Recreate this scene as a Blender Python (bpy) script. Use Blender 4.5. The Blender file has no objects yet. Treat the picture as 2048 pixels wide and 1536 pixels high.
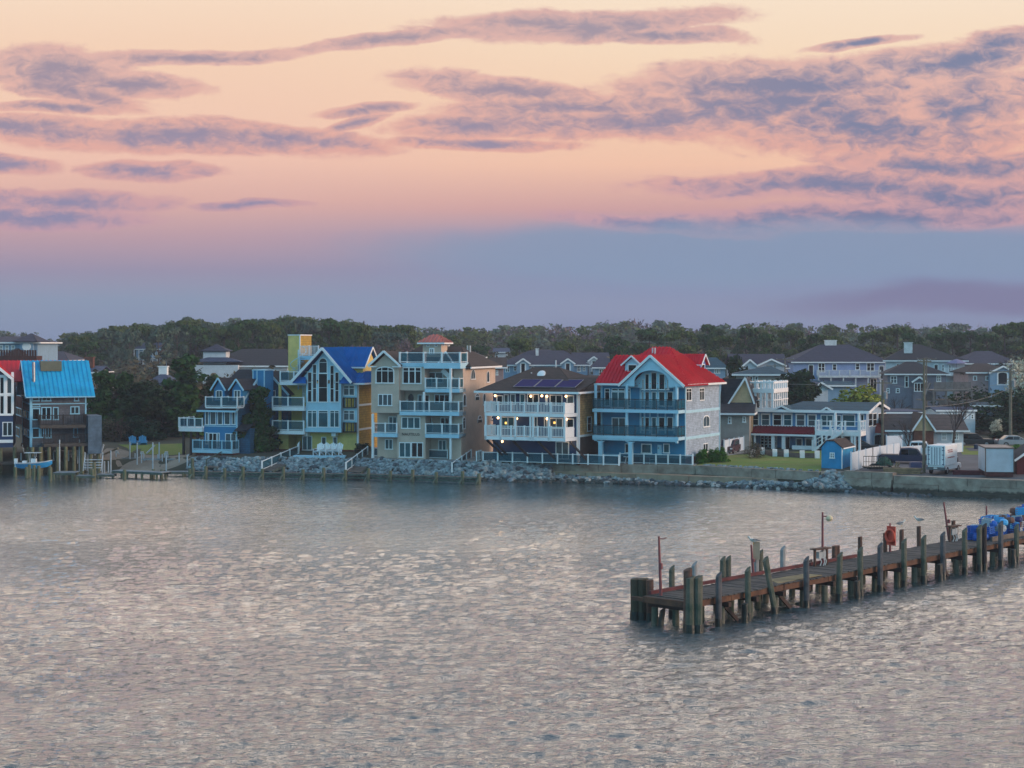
import bpy, bmesh, math, random
import numpy as np
from mathutils import Vector, Matrix
F=3300.0; YH=688.0; H=14.6
C=bpy.context.scene.collection
R=random.Random(7)
def W(px,py,Y): return Vector(((px-1024)*Y/F, Y, H-(py-YH)*Y/F))
def G(px,py,z=0.0):
    Y=(H-z)*F/(py-YH); return Vector(((px-1024)*Y/F,Y,z))
# ---------------------------------------------------------------- camera
cam=bpy.data.cameras.new('camera'); co=bpy.data.objects.new('camera',cam); C.objects.link(co)
co.location=(0,0,H); co.rotation_euler=(math.pi/2,0,0)
cam.sensor_width=36; cam.lens=36*F/2048; cam.shift_y=(YH-768)/2048.0; cam.clip_start=1; cam.clip_end=9000
bpy.context.scene.camera=co
sc=bpy.context.scene
sc.view_settings.view_transform='Standard'; sc.view_settings.look='None'; sc.view_settings.exposure=0; sc.view_settings.gamma=1
sc.cycles.max_bounces=6; sc.cycles.diffuse_bounces=2; sc.cycles.glossy_bounces=3; sc.cycles.transmission_bounces=4; sc.cycles.transparent_max_bounces=12; sc.cycles.volume_bounces=0
sc.cycles.use_denoising=True
def lin(c):
    if isinstance(c,str):
        c=[int(c[i:i+2],16)/255 for i in (0,2,4)]; return tuple(x/12.92 if x<.04045 else ((x+.055)/1.055)**2.4 for x in c)
    return tuple(c)
# ---------------------------------------------------------------- node helpers
class NT:
    def __init__(s,t): s.t=t; s.n=t.nodes; s.l=t.links
    def new(s,k,**kw):
        o=s.n.new(k)
        for a,b in kw.items(): setattr(o,a,b)
        return o
    def set(s,inp,v):
        if hasattr(v,'is_output'): s.l.new(v,inp)
        elif v is not None: inp.default_value=v
    def math(s,op,a,b=None,c=None,clamp=False):
        o=s.new('ShaderNodeMath',operation=op,use_clamp=clamp)
        s.set(o.inputs[0],a)
        if b is not None: s.set(o.inputs[1],b)
        if c is not None: s.set(o.inputs[2],c)
        return o.outputs[0]
    def mix(s,f,a,b,typ='MIX'):
        o=s.new('ShaderNodeMix',data_type='RGBA',blend_type=typ); s.set(o.inputs[0],f)
        s.set(o.inputs[6],a if hasattr(a,'is_output') else (*a[:3],1)); s.set(o.inputs[7],b if hasattr(b,'is_output') else (*b[:3],1))
        return o.outputs[2]
    def ramp(s,f,stops,interp='LINEAR'):
        o=s.new('ShaderNodeValToRGB'); s.set(o.inputs[0],f); e=o.color_ramp.elements; o.color_ramp.interpolation=interp
        while len(e)<len(stops): e.new(.5)
        for i,(p,c) in enumerate(stops): e[i].position=p; e[i].color=(*c[:3],1)
        return o.outputs[0]
    def noise(s,vec,scale,det=4,rough=.5,dist=0,dim='3D'):
        o=s.new('ShaderNodeTexNoise'); o.noise_dimensions=dim; s.set(o.inputs['Vector'],vec); o.inputs['Scale'].default_value=scale; o.inputs['Detail'].default_value=det; o.inputs['Roughness'].default_value=rough; o.inputs['Distortion'].default_value=dist
        return o.outputs[0]
    def maprange(s,v,a,b,c=0,d=1,kind='SMOOTHSTEP'):
        o=s.new('ShaderNodeMapRange',interpolation_type=kind); s.set(o.inputs[0],v)
        for i,x in enumerate((a,b,c,d)): o.inputs[i+1].default_value=x
        return o.outputs[0]
    def mapping(s,vec,loc=(0,0,0),rot=(0,0,0),scale=(1,1,1),typ='POINT'):
        o=s.new('ShaderNodeMapping',vector_type=typ); s.set(o.inputs[0],vec); o.inputs[1].default_value=loc; o.inputs[2].default_value=rot; o.inputs[3].default_value=scale
        return o.outputs[0]
# ---------------------------------------------------------------- sky and sun
SUN_AZ=math.radians(-13); SUN_EL=math.radians(13)
def build_world():
    w=bpy.data.worlds.new('World'); sc.world=w; w.use_nodes=True; t=NT(w.node_tree); t.n.clear()
    g=t.new('ShaderNodeTexCoord').outputs['Generated']
    sx=t.new('ShaderNodeSeparateXYZ'); t.l.new(g,sx.inputs[0]); x,y,z=sx.outputs
    ya=t.math('MAXIMUM',t.math('ABSOLUTE',y),.12)
    PX=t.math('DIVIDE',x,ya); PZ=t.math('DIVIDE',z,ya)      # tangents of azimuth and elevation
    cv=t.new('ShaderNodeCombineXYZ'); t.l.new(PX,cv.inputs[0]); t.l.new(PZ,cv.inputs[1]); P=cv.outputs[0]
    def e(py): return (YH-py)/F
    k=.30
    def st(L): return [(max(0,min(1,e(p)/k)),lin(c)) for p,c in L]
    fr_l=t.ramp(t.math('DIVIDE',PZ,k),st([(700,'7c8bac'),(600,'8595b0'),(540,'988fa9'),(470,'be9ca6'),(400,'dfb0a6'),(320,'f1c3b0'),(230,'f5ccb4'),(100,'f7d3b8'),(-60,'fae1c8'),(-250,'f8e3c9')]))
    fr_r=t.ramp(t.math('DIVIDE',PZ,k),st([(700,'8089aa'),(600,'858fb0'),(540,'7f91b4'),(470,'8f96b4'),(420,'cfa0a0'),(330,'f5c5aa'),(230,'f7d0b2'),(100,'f9ddc0'),(-60,'fbe7d0'),(-250,'f8e3c9')]))
    front=t.mix(t.maprange(PX,-.2,.12),fr_l,fr_r)
    # clouds: soft banks placed by direction, broken up with noise
    nz=t.noise(t.mapping(P,scale=(9,26,1)),1,7,.62,.4); nz2=t.noise(t.mapping(P,loc=(3,1,0),scale=(30,75,1)),1,5,.6,.2)
    nn=t.math('ADD',t.math('MULTIPLY',nz,.72),t.math('MULTIPLY',nz2,.28))
    Pd=t.new('ShaderNodeVectorMath',operation='ADD'); t.l.new(P,Pd.inputs[0])
    nc=t.new('ShaderNodeTexNoise'); t.l.new(t.mapping(P,scale=(7,12,1)),nc.inputs['Vector']); nc.inputs['Scale'].default_value=1; nc.inputs['Detail'].default_value=3
    sub=t.new('ShaderNodeVectorMath',operation='MULTIPLY_ADD'); t.l.new(nc.outputs['Color'],sub.inputs[0]); sub.inputs[1].default_value=(.05,.028,0); sub.inputs[2].default_value=(-.025,-.014,0)
    t.l.new(sub.outputs[0],Pd.inputs[1]); P2=Pd.outputs[0]
    def bank(px,py,a,b,rot=0,wt=1.0,src=None):
        m=t.mapping(src or P2,loc=((px-1024)/F,(YH-py)/F,0),rot=(0,0,math.radians(rot)),scale=(a/F,b/F,1),typ='TEXTURE')
        o=t.new('ShaderNodeVectorMath',operation='LENGTH'); t.l.new(m,o.inputs[0])
        return t.math('MULTIPLY',t.math('SUBTRACT',1.0,o.outputs['Value']),wt)
    banks=[(1150,50,370,34,4),(1310,62,240,22,-3),(800,86,310,17,4),(380,106,320,18,2),(120,142,175,52,-8),(240,165,200,32,-4),(150,185,150,34,-12),(120,222,150,16,0),
           (320,280,450,40,-2),(560,280,240,30,-4),(720,218,110,15,6),(700,245,80,14,14),
           (1560,165,420,62,3),(1480,205,640,44,3),(1150,215,300,30,0),(1900,115,300,44,8),(1500,210,560,60,4),(1010,180,240,28,-6),(950,245,210,32,3),(1250,235,300,42,2),(1750,250,430,78,-3),(1950,200,220,85,0),(2010,78,110,34,0),(1930,330,320,34,0),
           (1680,375,440,34,0),(1900,390,300,40,0),(1700,440,520,30,2),(960,285,230,16,0),(1720,78,120,12,8),(60,265,160,30,0),
           (150,405,230,26,0),(500,415,130,11,-1),(280,347,150,20,-2),(60,435,300,24,0),(20,340,120,22,0),(1330,455,270,20,-4)]
    M=None
    for b in banks:
        q=bank(*b); M=q if M is None else t.math('MAXIMUM',M,q)
    M=t.math('MAXIMUM',M,-1.0)
    # other scattered banks above the frame
    hi=t.math('MULTIPLY',t.maprange(PZ,.2,.32),t.math('SUBTRACT',t.noise(t.mapping(P,loc=(9,4,0),scale=(2.2,4.5,1)),1,4,.55),.60)); hi=t.math('MULTIPLY',hi,3.0)
    M=t.math('MAXIMUM',M,t.math('SUBTRACT',hi,.35))
    nz3=t.noise(t.mapping(P,loc=(7,2,0),scale=(75,150,1)),1,6,.65,.6)
    D=t.math('ADD',t.math('MULTIPLY',M,2.1),t.math('ADD',t.math('MULTIPLY',t.math('SUBTRACT',nn,.45),2.1),t.math('MULTIPLY',t.math('SUBTRACT',nz3,.5),1.1)))
    cov=t.maprange(D,-.15,.55); core=t.maprange(t.math('ADD',D,t.math('ADD',t.math('MULTIPLY',t.math('SUBTRACT',nz2,.5),1.6),t.math('MULTIPLY',t.math('SUBTRACT',nz3,.5),2.4))),.25,2.3)
    edge=t.ramp(t.math('DIVIDE',PZ,.2),[(0,lin('9a90ad')),(.35,lin('c59ca8')),(.6,lin('e4ab9f')),(.85,lin('e3b6ac')),(1,lin('dcb0aa'))])
    deep=t.ramp(t.math('DIVIDE',PZ,.2),[(0,lin('7b84aa')),(.45,lin('8a87a8')),(.75,lin('94899f')),(1,lin('a293a2'))])
    deepr=t.mix(t.maprange(PX,.0,.25),deep,lin('6c7a9f'))
    cc=t.mix(core,edge,deepr)
    front=t.mix(t.math('MULTIPLY',cov,.92),front,cc)
    # smooth blue cloud deck right of centre and the smoke coloured band above the trees at the right
    dk=t.maprange(t.math('ADD',bank(1560,505,1000,75,0,1,P2),t.math('MULTIPLY',t.math('SUBTRACT',nz,.5),.5)),.0,.45)
    front=t.mix(t.math('MULTIPLY',dk,.75),front,lin('8397b4'))
    sm=t.maprange(t.math('ADD',bank(1960,598,560,46,1.5,1,P2),t.math('MULTIPLY',t.math('SUBTRACT',nz,.5),.9)),.0,.6)
    front=t.mix(t.math('MULTIPLY',sm,.75),front,lin('736c93'))
    sl=t.maprange(t.math('ADD',bank(1150,620,1100,50,0,1,P2),t.math('MULTIPLY',t.math('SUBTRACT',nz,.5),.6)),.1,.9)
    front=t.mix(t.math('MULTIPLY',sl,.35),front,lin('8f98b4'))
    up=t.ramp(z,[(0,lin('f8e3c9')),(.22,(2.1,1.65,1.28)),(.40,(1.6,1.4,1.25)),(.58,(.62,.66,.74)),(.78,(.28,.42,.62)),(1,(.26,.42,.68))])
    front=t.mix(t.maprange(z,.2,.30),front,up)
    # the sky behind the camera, away from the sunset: clear blue dusk
    back=t.ramp(t.math('ADD',t.math('MULTIPLY',z,.5),.5),[(0,(.05,.16,.22)),(.5,(.20,.60,.80)),(.62,(.33,.88,1.14)),(.8,(.40,.76,1.04)),(1,(.26,.42,.68))])
    side=t.maprange(y,-.15,.25)
    col=t.mix(side,back,front)
    # warm glow round the sunset on the right
    dot=t.new('ShaderNodeVectorMath',operation='DOT_PRODUCT'); t.l.new(g,dot.inputs[0]); dot.inputs[1].default_value=(math.cos(SUN_AZ)*math.cos(SUN_EL),math.sin(SUN_AZ)*math.cos(SUN_EL),math.sin(SUN_EL))
    gl=t.math('POWER',t.math('MAXIMUM',dot.outputs['Value'],0),5)
    col=t.mix(t.math('MULTIPLY',gl,.8),col,(1.15,.66,.42))
    bg=t.new('ShaderNodeBackground'); t.l.new(col,bg.inputs[0]); bg.inputs[1].default_value=1.0
    t.l.new(bg.outputs[0],t.new('ShaderNodeOutputWorld').inputs[0])
    L=bpy.data.lights.new('sun','SUN'); L.energy=2.3; L.angle=math.radians(20); L.color=(1,.72,.55)
    o=bpy.data.objects.new('sun',L); C.objects.link(o); d=Vector((math.cos(SUN_AZ)*math.cos(SUN_EL),math.sin(SUN_AZ)*math.cos(SUN_EL),math.sin(SUN_EL)))
    o.rotation_euler=d.to_track_quat('Z','Y').to_euler(); o.location=(60,0,40)
build_world()
# ---------------------------------------------------------------- materials
MC={}
def mat(name,col,rough=.7,var=.12,vs=1.5,bump=None,metal=0,col2=None,island=0,spec=.5,emit=None,es=1,alpha=None,tide=None):
    if name in MC: return MC[name]
    m=bpy.data.materials.new(name); m.use_nodes=True; t=NT(m.node_tree); b=t.n['Principled BSDF']
    c=lin(col); oc=t.new('ShaderNodeTexCoord').outputs['Object']
    n=t.noise(oc,vs,5,.6); lo=tuple(x*(1-var*1.6) for x in c); hi=tuple(min(1,x*(1+var)) for x in c)
    if col2 is not None: lo,hi=c,lin(col2)
    k=t.mix(t.maprange(n,.32,.68,kind='LINEAR'),lo,hi)
    if island:
        gi=t.new('ShaderNodeNewGeometry').outputs['Random Per Island']
        k=t.mix(1,k,t.ramp(gi,[(0,(1-island,)*3),(1,(1+island*.7,1+island*.7,1+island*.45))]),'MULTIPLY')
    if tide is not None:     # dark weedy stain left by the tide, fixed to the surface
        sx=t.new('ShaderNodeSeparateXYZ'); t.l.new(oc,sx.inputs[0]); k=t.mix(t.maprange(t.math('ADD',sx.outputs[2],t.math('MULTIPLY',t.noise(oc,2.5,4),-.5)),tide-.35,tide-.1,.85,0),k,(.02,.024,.018))
    hgt=None
    if bump:
        kind,s,st=bump
        if kind=='noise': hgt=t.noise(oc,s,6,.65)
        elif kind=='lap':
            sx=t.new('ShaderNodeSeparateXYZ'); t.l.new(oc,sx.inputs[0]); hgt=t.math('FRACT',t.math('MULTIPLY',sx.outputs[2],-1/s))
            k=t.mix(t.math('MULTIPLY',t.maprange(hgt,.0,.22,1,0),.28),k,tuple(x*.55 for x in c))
        elif kind=='shingle':
            br=t.new('ShaderNodeTexBrick'); 
            sx=t.new('ShaderNodeSeparateXYZ'); t.l.new(oc,sx.inputs[0]); cb=t.new('ShaderNodeCombineXYZ')
            t.l.new(t.math('ADD',sx.outputs[0],t.math('MULTIPLY',sx.outputs[1],1.0)),cb.inputs[0]); t.l.new(sx.outputs[2],cb.inputs[1]); t.l.new(cb.outputs[0],br.inputs[0])
            br.inputs['Color1'].default_value=(1.15,1.15,1.15,1); br.inputs['Color2'].default_value=(.82,.82,.82,1); br.inputs['Mortar'].default_value=(.5,.5,.5,1)
            br.inputs['Scale'].default_value=1; br.inputs['Brick Width'].default_value=s; br.inputs['Row Height'].default_value=s*.62; br.inputs['Mortar Size'].default_value=s*.045
            k=t.mix(.8,k,br.outputs[0],'MULTIPLY'); hgt=br.outputs[1]; hgt=t.math('SUBTRACT',1,hgt)
        bp=t.new('ShaderNodeBump'); bp.inputs['Strength'].default_value=st; bp.inputs['Distance'].default_value=.02 if kind!='noise' else .06; t.l.new(hgt,bp.inputs['Height']); t.l.new(bp.outputs[0],b.inputs['Normal'])
    t.l.new(k,b.inputs['Base Color']); b.inputs['Roughness'].default_value=rough; b.inputs['Metallic'].default_value=metal; b.inputs['Specular IOR Level'].default_value=spec
    if emit: b.inputs['Emission Color'].default_value=(*lin(emit),1); b.inputs['Emission Strength'].default_value=es
    if alpha is not None: b.inputs['Alpha'].default_value=alpha
    MC[name]=m; return m
# ---------------------------------------------------------------- mesh builder
def tag(o,label=None,cat=None,group=None,kind=None):
    if label: o['label']=label
    if cat: o['category']=cat
    if group: o['group']=group
    if kind: o['kind']=kind
    return o
class MB:
    def __init__(s): s.v=[]; s.f=[]
    def add(s,vs,fs):
        k=len(s.v); s.marks=getattr(s,'marks',[])+[(k,len(s.f))]; s.v+= [tuple(v) for v in vs]; s.f+=[tuple(i+k for i in f) for f in fs]; return s
    def box(s,a,b):
        x0,y0,z0=[min(p,q) for p,q in zip(a,b)]; x1,y1,z1=[max(p,q) for p,q in zip(a,b)]
        return s.add([(x0,y0,z0),(x1,y0,z0),(x1,y1,z0),(x0,y1,z0),(x0,y0,z1),(x1,y0,z1),(x1,y1,z1),(x0,y1,z1)],
            [(0,3,2,1),(4,5,6,7),(0,1,5,4),(1,2,6,5),(2,3,7,6),(3,0,4,7)])
    def prism(s,pts,vec):
        n=len(pts); vec=Vector(vec); a=[Vector(p) for p in pts]; b=[p+vec for p in a]
        return s.add(a+b,[tuple(range(n))[::-1],tuple(range(n,2*n))]+[(i,(i+1)%n,n+(i+1)%n,n+i) for i in range(n)])
    def bar(s,p,q,w=.1,h=None,up=(0,0,1)):
        p=Vector(p); q=Vector(q); h=w if h is None else h; d=(q-p)
        if d.length<1e-6: return s
        d.normalize(); u=Vector(up); 
        if abs(d.dot(u))>.99: u=Vector((0,1,0))
        sd=d.cross(u).normalized(); u=sd.cross(d).normalized(); sd*=w/2; u*=h/2
        return s.add([p-sd-u,p+sd-u,p+sd+u,p-sd+u,q-sd-u,q+sd-u,q+sd+u,q-sd+u],[(0,3,2,1),(4,5,6,7),(0,1,5,4),(1,2,6,5),(2,3,7,6),(3,0,4,7)])
    def tube(s,pts,rs,n=8,cap=True):
        pts=[Vector(p) for p in pts]; 
        if not hasattr(rs,'__len__'): rs=[rs]*len(pts)
        k=len(s.v); s.marks=getattr(s,'marks',[])+[(k,len(s.f))]
        for i,p in enumerate(pts):
            d=(pts[min(i+1,len(pts)-1)]-pts[max(i-1,0)]).normalized(); u=Vector((1,0,0)) if abs(d.x)<.9 else Vector((0,1,0))
            a=d.cross(u).normalized(); b=d.cross(a).normalized()
            for j in range(n):
                t=2*math.pi*j/n; s.v.append(tuple(p+(a*math.cos(t)+b*math.sin(t))*rs[i]))
        for i in range(len(pts)-1):
            for j in range(n): s.f.append((k+i*n+j,k+i*n+(j+1)%n,k+(i+1)*n+(j+1)%n,k+(i+1)*n+j))
        if cap: s.f.append(tuple(range(k,k+n))[::-1]); e=k+(len(pts)-1)*n; s.f.append(tuple(range(e,e+n)))
        return s
    def each(s,name,m,parent=None,per=1,smooth=False):
        # every piece becomes an object of its own
        mk=s.marks[::per]+[(len(s.v),len(s.f))]; out=[]
        for (a,fa),(b,fb) in zip(mk,mk[1:]):
            q=MB(); q.v=s.v[a:b]; q.f=[tuple(i-a for i in f) for f in s.f[fa:fb]]; out.append(q.build(name,m,parent,smooth))
        return out
    def lathe(s,prof,c=(0,0,0),n=14):
        return s.tube([(c[0],c[1],c[2]+z) for r,z in prof],[max(r,1e-3) for r,z in prof],n)
    def xform(s,M,k=0):
        for i in range(k,len(s.v)): s.v[i]=tuple(M@Vector(s.v[i]))
        return s
    def build(s,name,m,parent=None,smooth=False,loc=None):
        me=bpy.data.meshes.new(name); me.from_pydata(s.v,[],s.f); me.validate(); 
        bm=bmesh.new(); bm.from_mesh(me); bmesh.ops.recalc_face_normals(bm,faces=bm.faces); bm.to_mesh(me); bm.free()
        me.materials.append(m)
        if smooth: me.polygons.foreach_set('use_smooth',[True]*len(me.polygons))
        o=bpy.data.objects.new(name,me); C.objects.link(o)
        if parent is not None: o.parent=parent
        if loc is not None: o.location=loc
        return o
def empty(name,loc,rz=0,label=None,cat=None,group=None):
    o=bpy.data.objects.new(name,None); C.objects.link(o); o.location=loc; o.rotation_euler=(0,0,rz); o.empty_display_size=.3
    return tag(o,label,cat,group)
def kids(o): return [c for c in bpy.data.objects if c.parent==o]
def reg(o):                                    # remembers a thing's children once, so copies stay quick
    o_ch=kids(o); return [(c,kids(c)) for c in o_ch]
def dup(o,ch,loc,rz=None,sc_=None,label=None,group=None):
    r=o.copy(); C.objects.link(r); r.location=loc
    if rz is not None: r.rotation_euler=(r.rotation_euler[0],r.rotation_euler[1],rz)
    if sc_ is not None: r.scale=sc_ if hasattr(sc_,'__len__') else (sc_,)*3
    if label: r['label']=label
    if group: r['group']=group
    for c,gs in ch:
        k=c.copy(); C.objects.link(k); k.parent=r
        for g in gs: q=g.copy(); C.objects.link(q); q.parent=k
    return r
def meshobj(name,v,f,m,smooth=False,parent=None):
    me=bpy.data.meshes.new(name); v=np.asarray(v,dtype=np.float32); f=np.asarray(f,dtype=np.int32)
    me.vertices.add(len(v)); me.vertices.foreach_set('co',v.ravel()); n=f.shape[1]
    me.loops.add(f.size); me.loops.foreach_set('vertex_index',f.ravel()); me.polygons.add(len(f)); me.polygons.foreach_set('loop_start',np.arange(0,f.size,n,dtype=np.int32))
    me.update(calc_edges=True); me.materials.append(m)
    if smooth: me.polygons.foreach_set('use_smooth',np.ones(len(f),dtype=bool))
    o=bpy.data.objects.new(name,me); C.objects.link(o)
    if parent is not None: o.parent=parent
    return o
# ---------------------------------------------------------------- water
def build_water():
    rs=np.random.RandomState(3)
    ys=[46.0]; 
    while ys[-1]<205: ys.append(ys[-1]+max(.13,min(.34,.13*(ys[-1]/60)**1.3)))
    ys=np.array([-400,-120,0,25,40,44]+ys+[215,260]); 
    t=np.concatenate([[-14,-6,-3,-1.8],np.linspace(-1.08,1.08,440),[1.8,3,6,14]])
    wd=np.clip(.335*ys+3,16,90)
    X=t[None,:]*wd[:,None]; Y=np.repeat(ys[:,None],len(t),1)
    Z=np.zeros_like(X)
    gust=.75+.35*np.sin(X*.05+Y*.031+1.3)*np.sin(Y*.045-X*.02)+.15*np.sin(X*.13-Y*.09)
    for i in range(130):
        lam=.38*(6.0)**(rs.rand()**1.7); 
        th=-math.pi/2+.2+rs.randn()*.42; k=2*math.pi/lam
        a=.0046*lam*(1.1 if lam<1.2 else 1.0); ph=rs.rand()*6.28
        s=np.sin(k*(X*math.cos(th)+Y*math.sin(th))+ph+ .6*np.sin(.11*X+ph)+.5*np.sin(.07*Y+2*ph))
        Z+=a*(s+.28*np.cos(2*(k*(X*math.cos(th)+Y*math.sin(th))+ph)))*gust
    Z*=np.interp(Y,[60,85,120,160],[1.0,.8,.45,.3])
    fade=np.clip((Y-40)/4,0,1)*np.clip((215-Y)/8,0,1)*(np.abs(t)[None,:]<1.1)
    Z*=fade
    nr,ncol=X.shape; v=np.stack([X,Y,Z],-1).reshape(-1,3); i=np.arange(nr-1)[:,None]*ncol+np.arange(ncol-1)[None,:]; i=i.ravel()
    f=np.stack([i,i+1,i+ncol+1,i+ncol],-1)
    m=bpy.data.materials.new('bay_water'); m.use_nodes=True; n=NT(m.node_tree); b=n.n['Principled BSDF']
    b.inputs['Base Color'].default_value=(.022,.055,.065,1); b.inputs['Roughness'].default_value=.05; b.inputs['IOR'].default_value=1.5; b.inputs['Coat Weight'].default_value=1; b.inputs['Coat IOR'].default_value=1.7; b.inputs['Coat Roughness'].default_value=.04
    oc=n.new('ShaderNodeTexCoord').outputs['Object']
    g=n.noise(n.mapping(oc,scale=(.02,.035,1)),1,3,.5)
    n1=n.noise(n.mapping(oc,rot=(0,0,.12),scale=(1.0,2.5,1)),1,8,.66,.35); n2=n.noise(n.mapping(oc,rot=(0,0,-.2),scale=(3.4,7.0,1)),1,4,.65,.3)
    h=n.math('ADD',n.math('MULTIPLY',n1,1.0),n.math('MULTIPLY',n2,.42)); 
    bp=n.new('ShaderNodeBump'); bp.inputs['Distance'].default_value=.22; sy=n.new('ShaderNodeSeparateXYZ'); n.l.new(oc,sy.inputs[0]); n.l.new(n.math('MULTIPLY',n.maprange(g,.36,.62,.6,1.0),n.maprange(sy.outputs[1],58,150,1.0,.5,'LINEAR')),bp.inputs['Strength']); n.l.new(h,bp.inputs['Height']); n.l.new(bp.outputs[0],b.inputs['Normal']); n.l.new(bp.outputs[0],b.inputs['Coat Normal'])
    o=meshobj('water',v,f,m,True); tag(o,kind='structure')
build_water()
# ---------------------------------------------------------------- house kit
WHT=mat('white_trim','e9ecee',.5,.05,.8); WHT2=mat('weathered_white','d3d6d8',.6,.12,1.2)
GLS=mat('dark_glass','06080c',.08,.3,.3,spec=.22); TEAL=mat('curtained_glass','25545e',.1,.25,.8,spec=.3); GREY=mat('pale_curtain_glass','4a565c',.1,.35,.9,spec=.3)
def vary(m):
    t=NT(m.node_tree); b=t.n['Principled BSDF']; l=b.inputs['Base Color'].links[0]; src=l.from_socket; t.l.remove(l); oi=t.new('ShaderNodeObjectInfo').outputs['Random']
    t.l.new(t.mix(t.ramp(oi,[(0,(0,0,0)),(.55,(0,0,0)),(.62,(.35,.35,.35)),(.85,(.35,.35,.35)),(.9,(1,1,1))],'CONSTANT'),src,(.06,.085,.10)),b.inputs['Base Color'])
vary(GLS)
RGL=bpy.data.materials.new('railing_glass'); RGL.use_nodes=True; _b=RGL.node_tree.nodes['Principled BSDF']; _b.inputs['Base Color'].default_value=(.015,.12,.17,1); _b.inputs['Roughness'].default_value=.08; _b.inputs['Specular IOR Level'].default_value=.25; _b.inputs['Alpha'].default_value=.48
DKM=mat('dark_metal','2a2724',.45,.2,3,metal=.4); GALV=mat('galvanised_metal','8c9196',.4,.15,3,metal=.6)
LAMP=mat('lit_lamp_globe','fff0d8',.4,0,1,emit='ffc890',es=4)
LITG=mat('lit_window_glow','ffdf9a',.4,.2,1,emit='ffc45c',es=1.6)
class Fr:
    def __init__(s,name,pr,z,th,pxl,crop,label,cat='house',group=None,L=None,left=False):
        # pr: pixel of the right front corner on the ground (left one when left=True); th: how far the front turns to the left
        s.th=math.radians(th); s.ex=Vector((math.cos(s.th),-math.sin(s.th),0)); s.ey=Vector((math.sin(s.th),math.cos(s.th),0)); s.crop=crop; s.z=z
        A=G(*pr,z)
        if left: s.P0=A; s.L=L if L else s._hit(pxl,0)[0]
        else:
            s.P0=A; s.L=L if L else -s._hit(pxl,0)[0]; s.P0=A-s.ex*s.L
        s.root=empty(name,s.P0,-s.th,label,cat,group)
    def q(s,x,y): return s.crop[0]+x/s.crop[2], s.crop[1]+y/s.crop[2]
    def _hit(s,px,v,py=None):
        d=Vector(((px-1024)/F,1,-((py if py is not None else YH)-YH)/F)); o=Vector((0,0,H))
        t=(s.P0+s.ey*v-o).dot(s.ey)/d.dot(s.ey); p=o+d*t-s.P0
        return p.dot(s.ex),p.z
    def F(s,x,y,v=0): px,py=s.q(x,y); return s._hit(px,v,py)
    def S(s,x,y,u):
        px,py=s.q(x,y); d=Vector(((px-1024)/F,1,-(py-YH)/F)); o=Vector((0,0,H)); t=(s.P0+s.ex*u-o).dot(s.ex)/d.dot(s.ex); p=o+d*t-s.P0
        return p.dot(s.ey),p.z
    def mb(s): return MB()
    def T(s,face,off):
        return {'F':lambda a,b,c:(a,off-c,b),'R':lambda a,b,c:(off+c,a,b),'L':lambda a,b,c:(off-c,a,b)}[face]
    def w(s,face,off,x0,y0,x1,y1,nx=1,ny=1,**k):
        f=(lambda x,y:s.F(x,y,off)) if face=='F' else (lambda x,y:s.S(x,y,off))
        a0,b1=f(x0,y0); a1,b0=f(x1,y1); a0,a1=min(a0,a1),max(a0,a1)
        return win(s.root,s.T(face,off),a0,b0,a1,b1,nx,ny,**k)
def obox(m,T,a0,b0,c0,a1,b1,c1):
    ps=[T(a0,b0,c0),T(a1,b1,c1)]; m.box(*ps)
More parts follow.
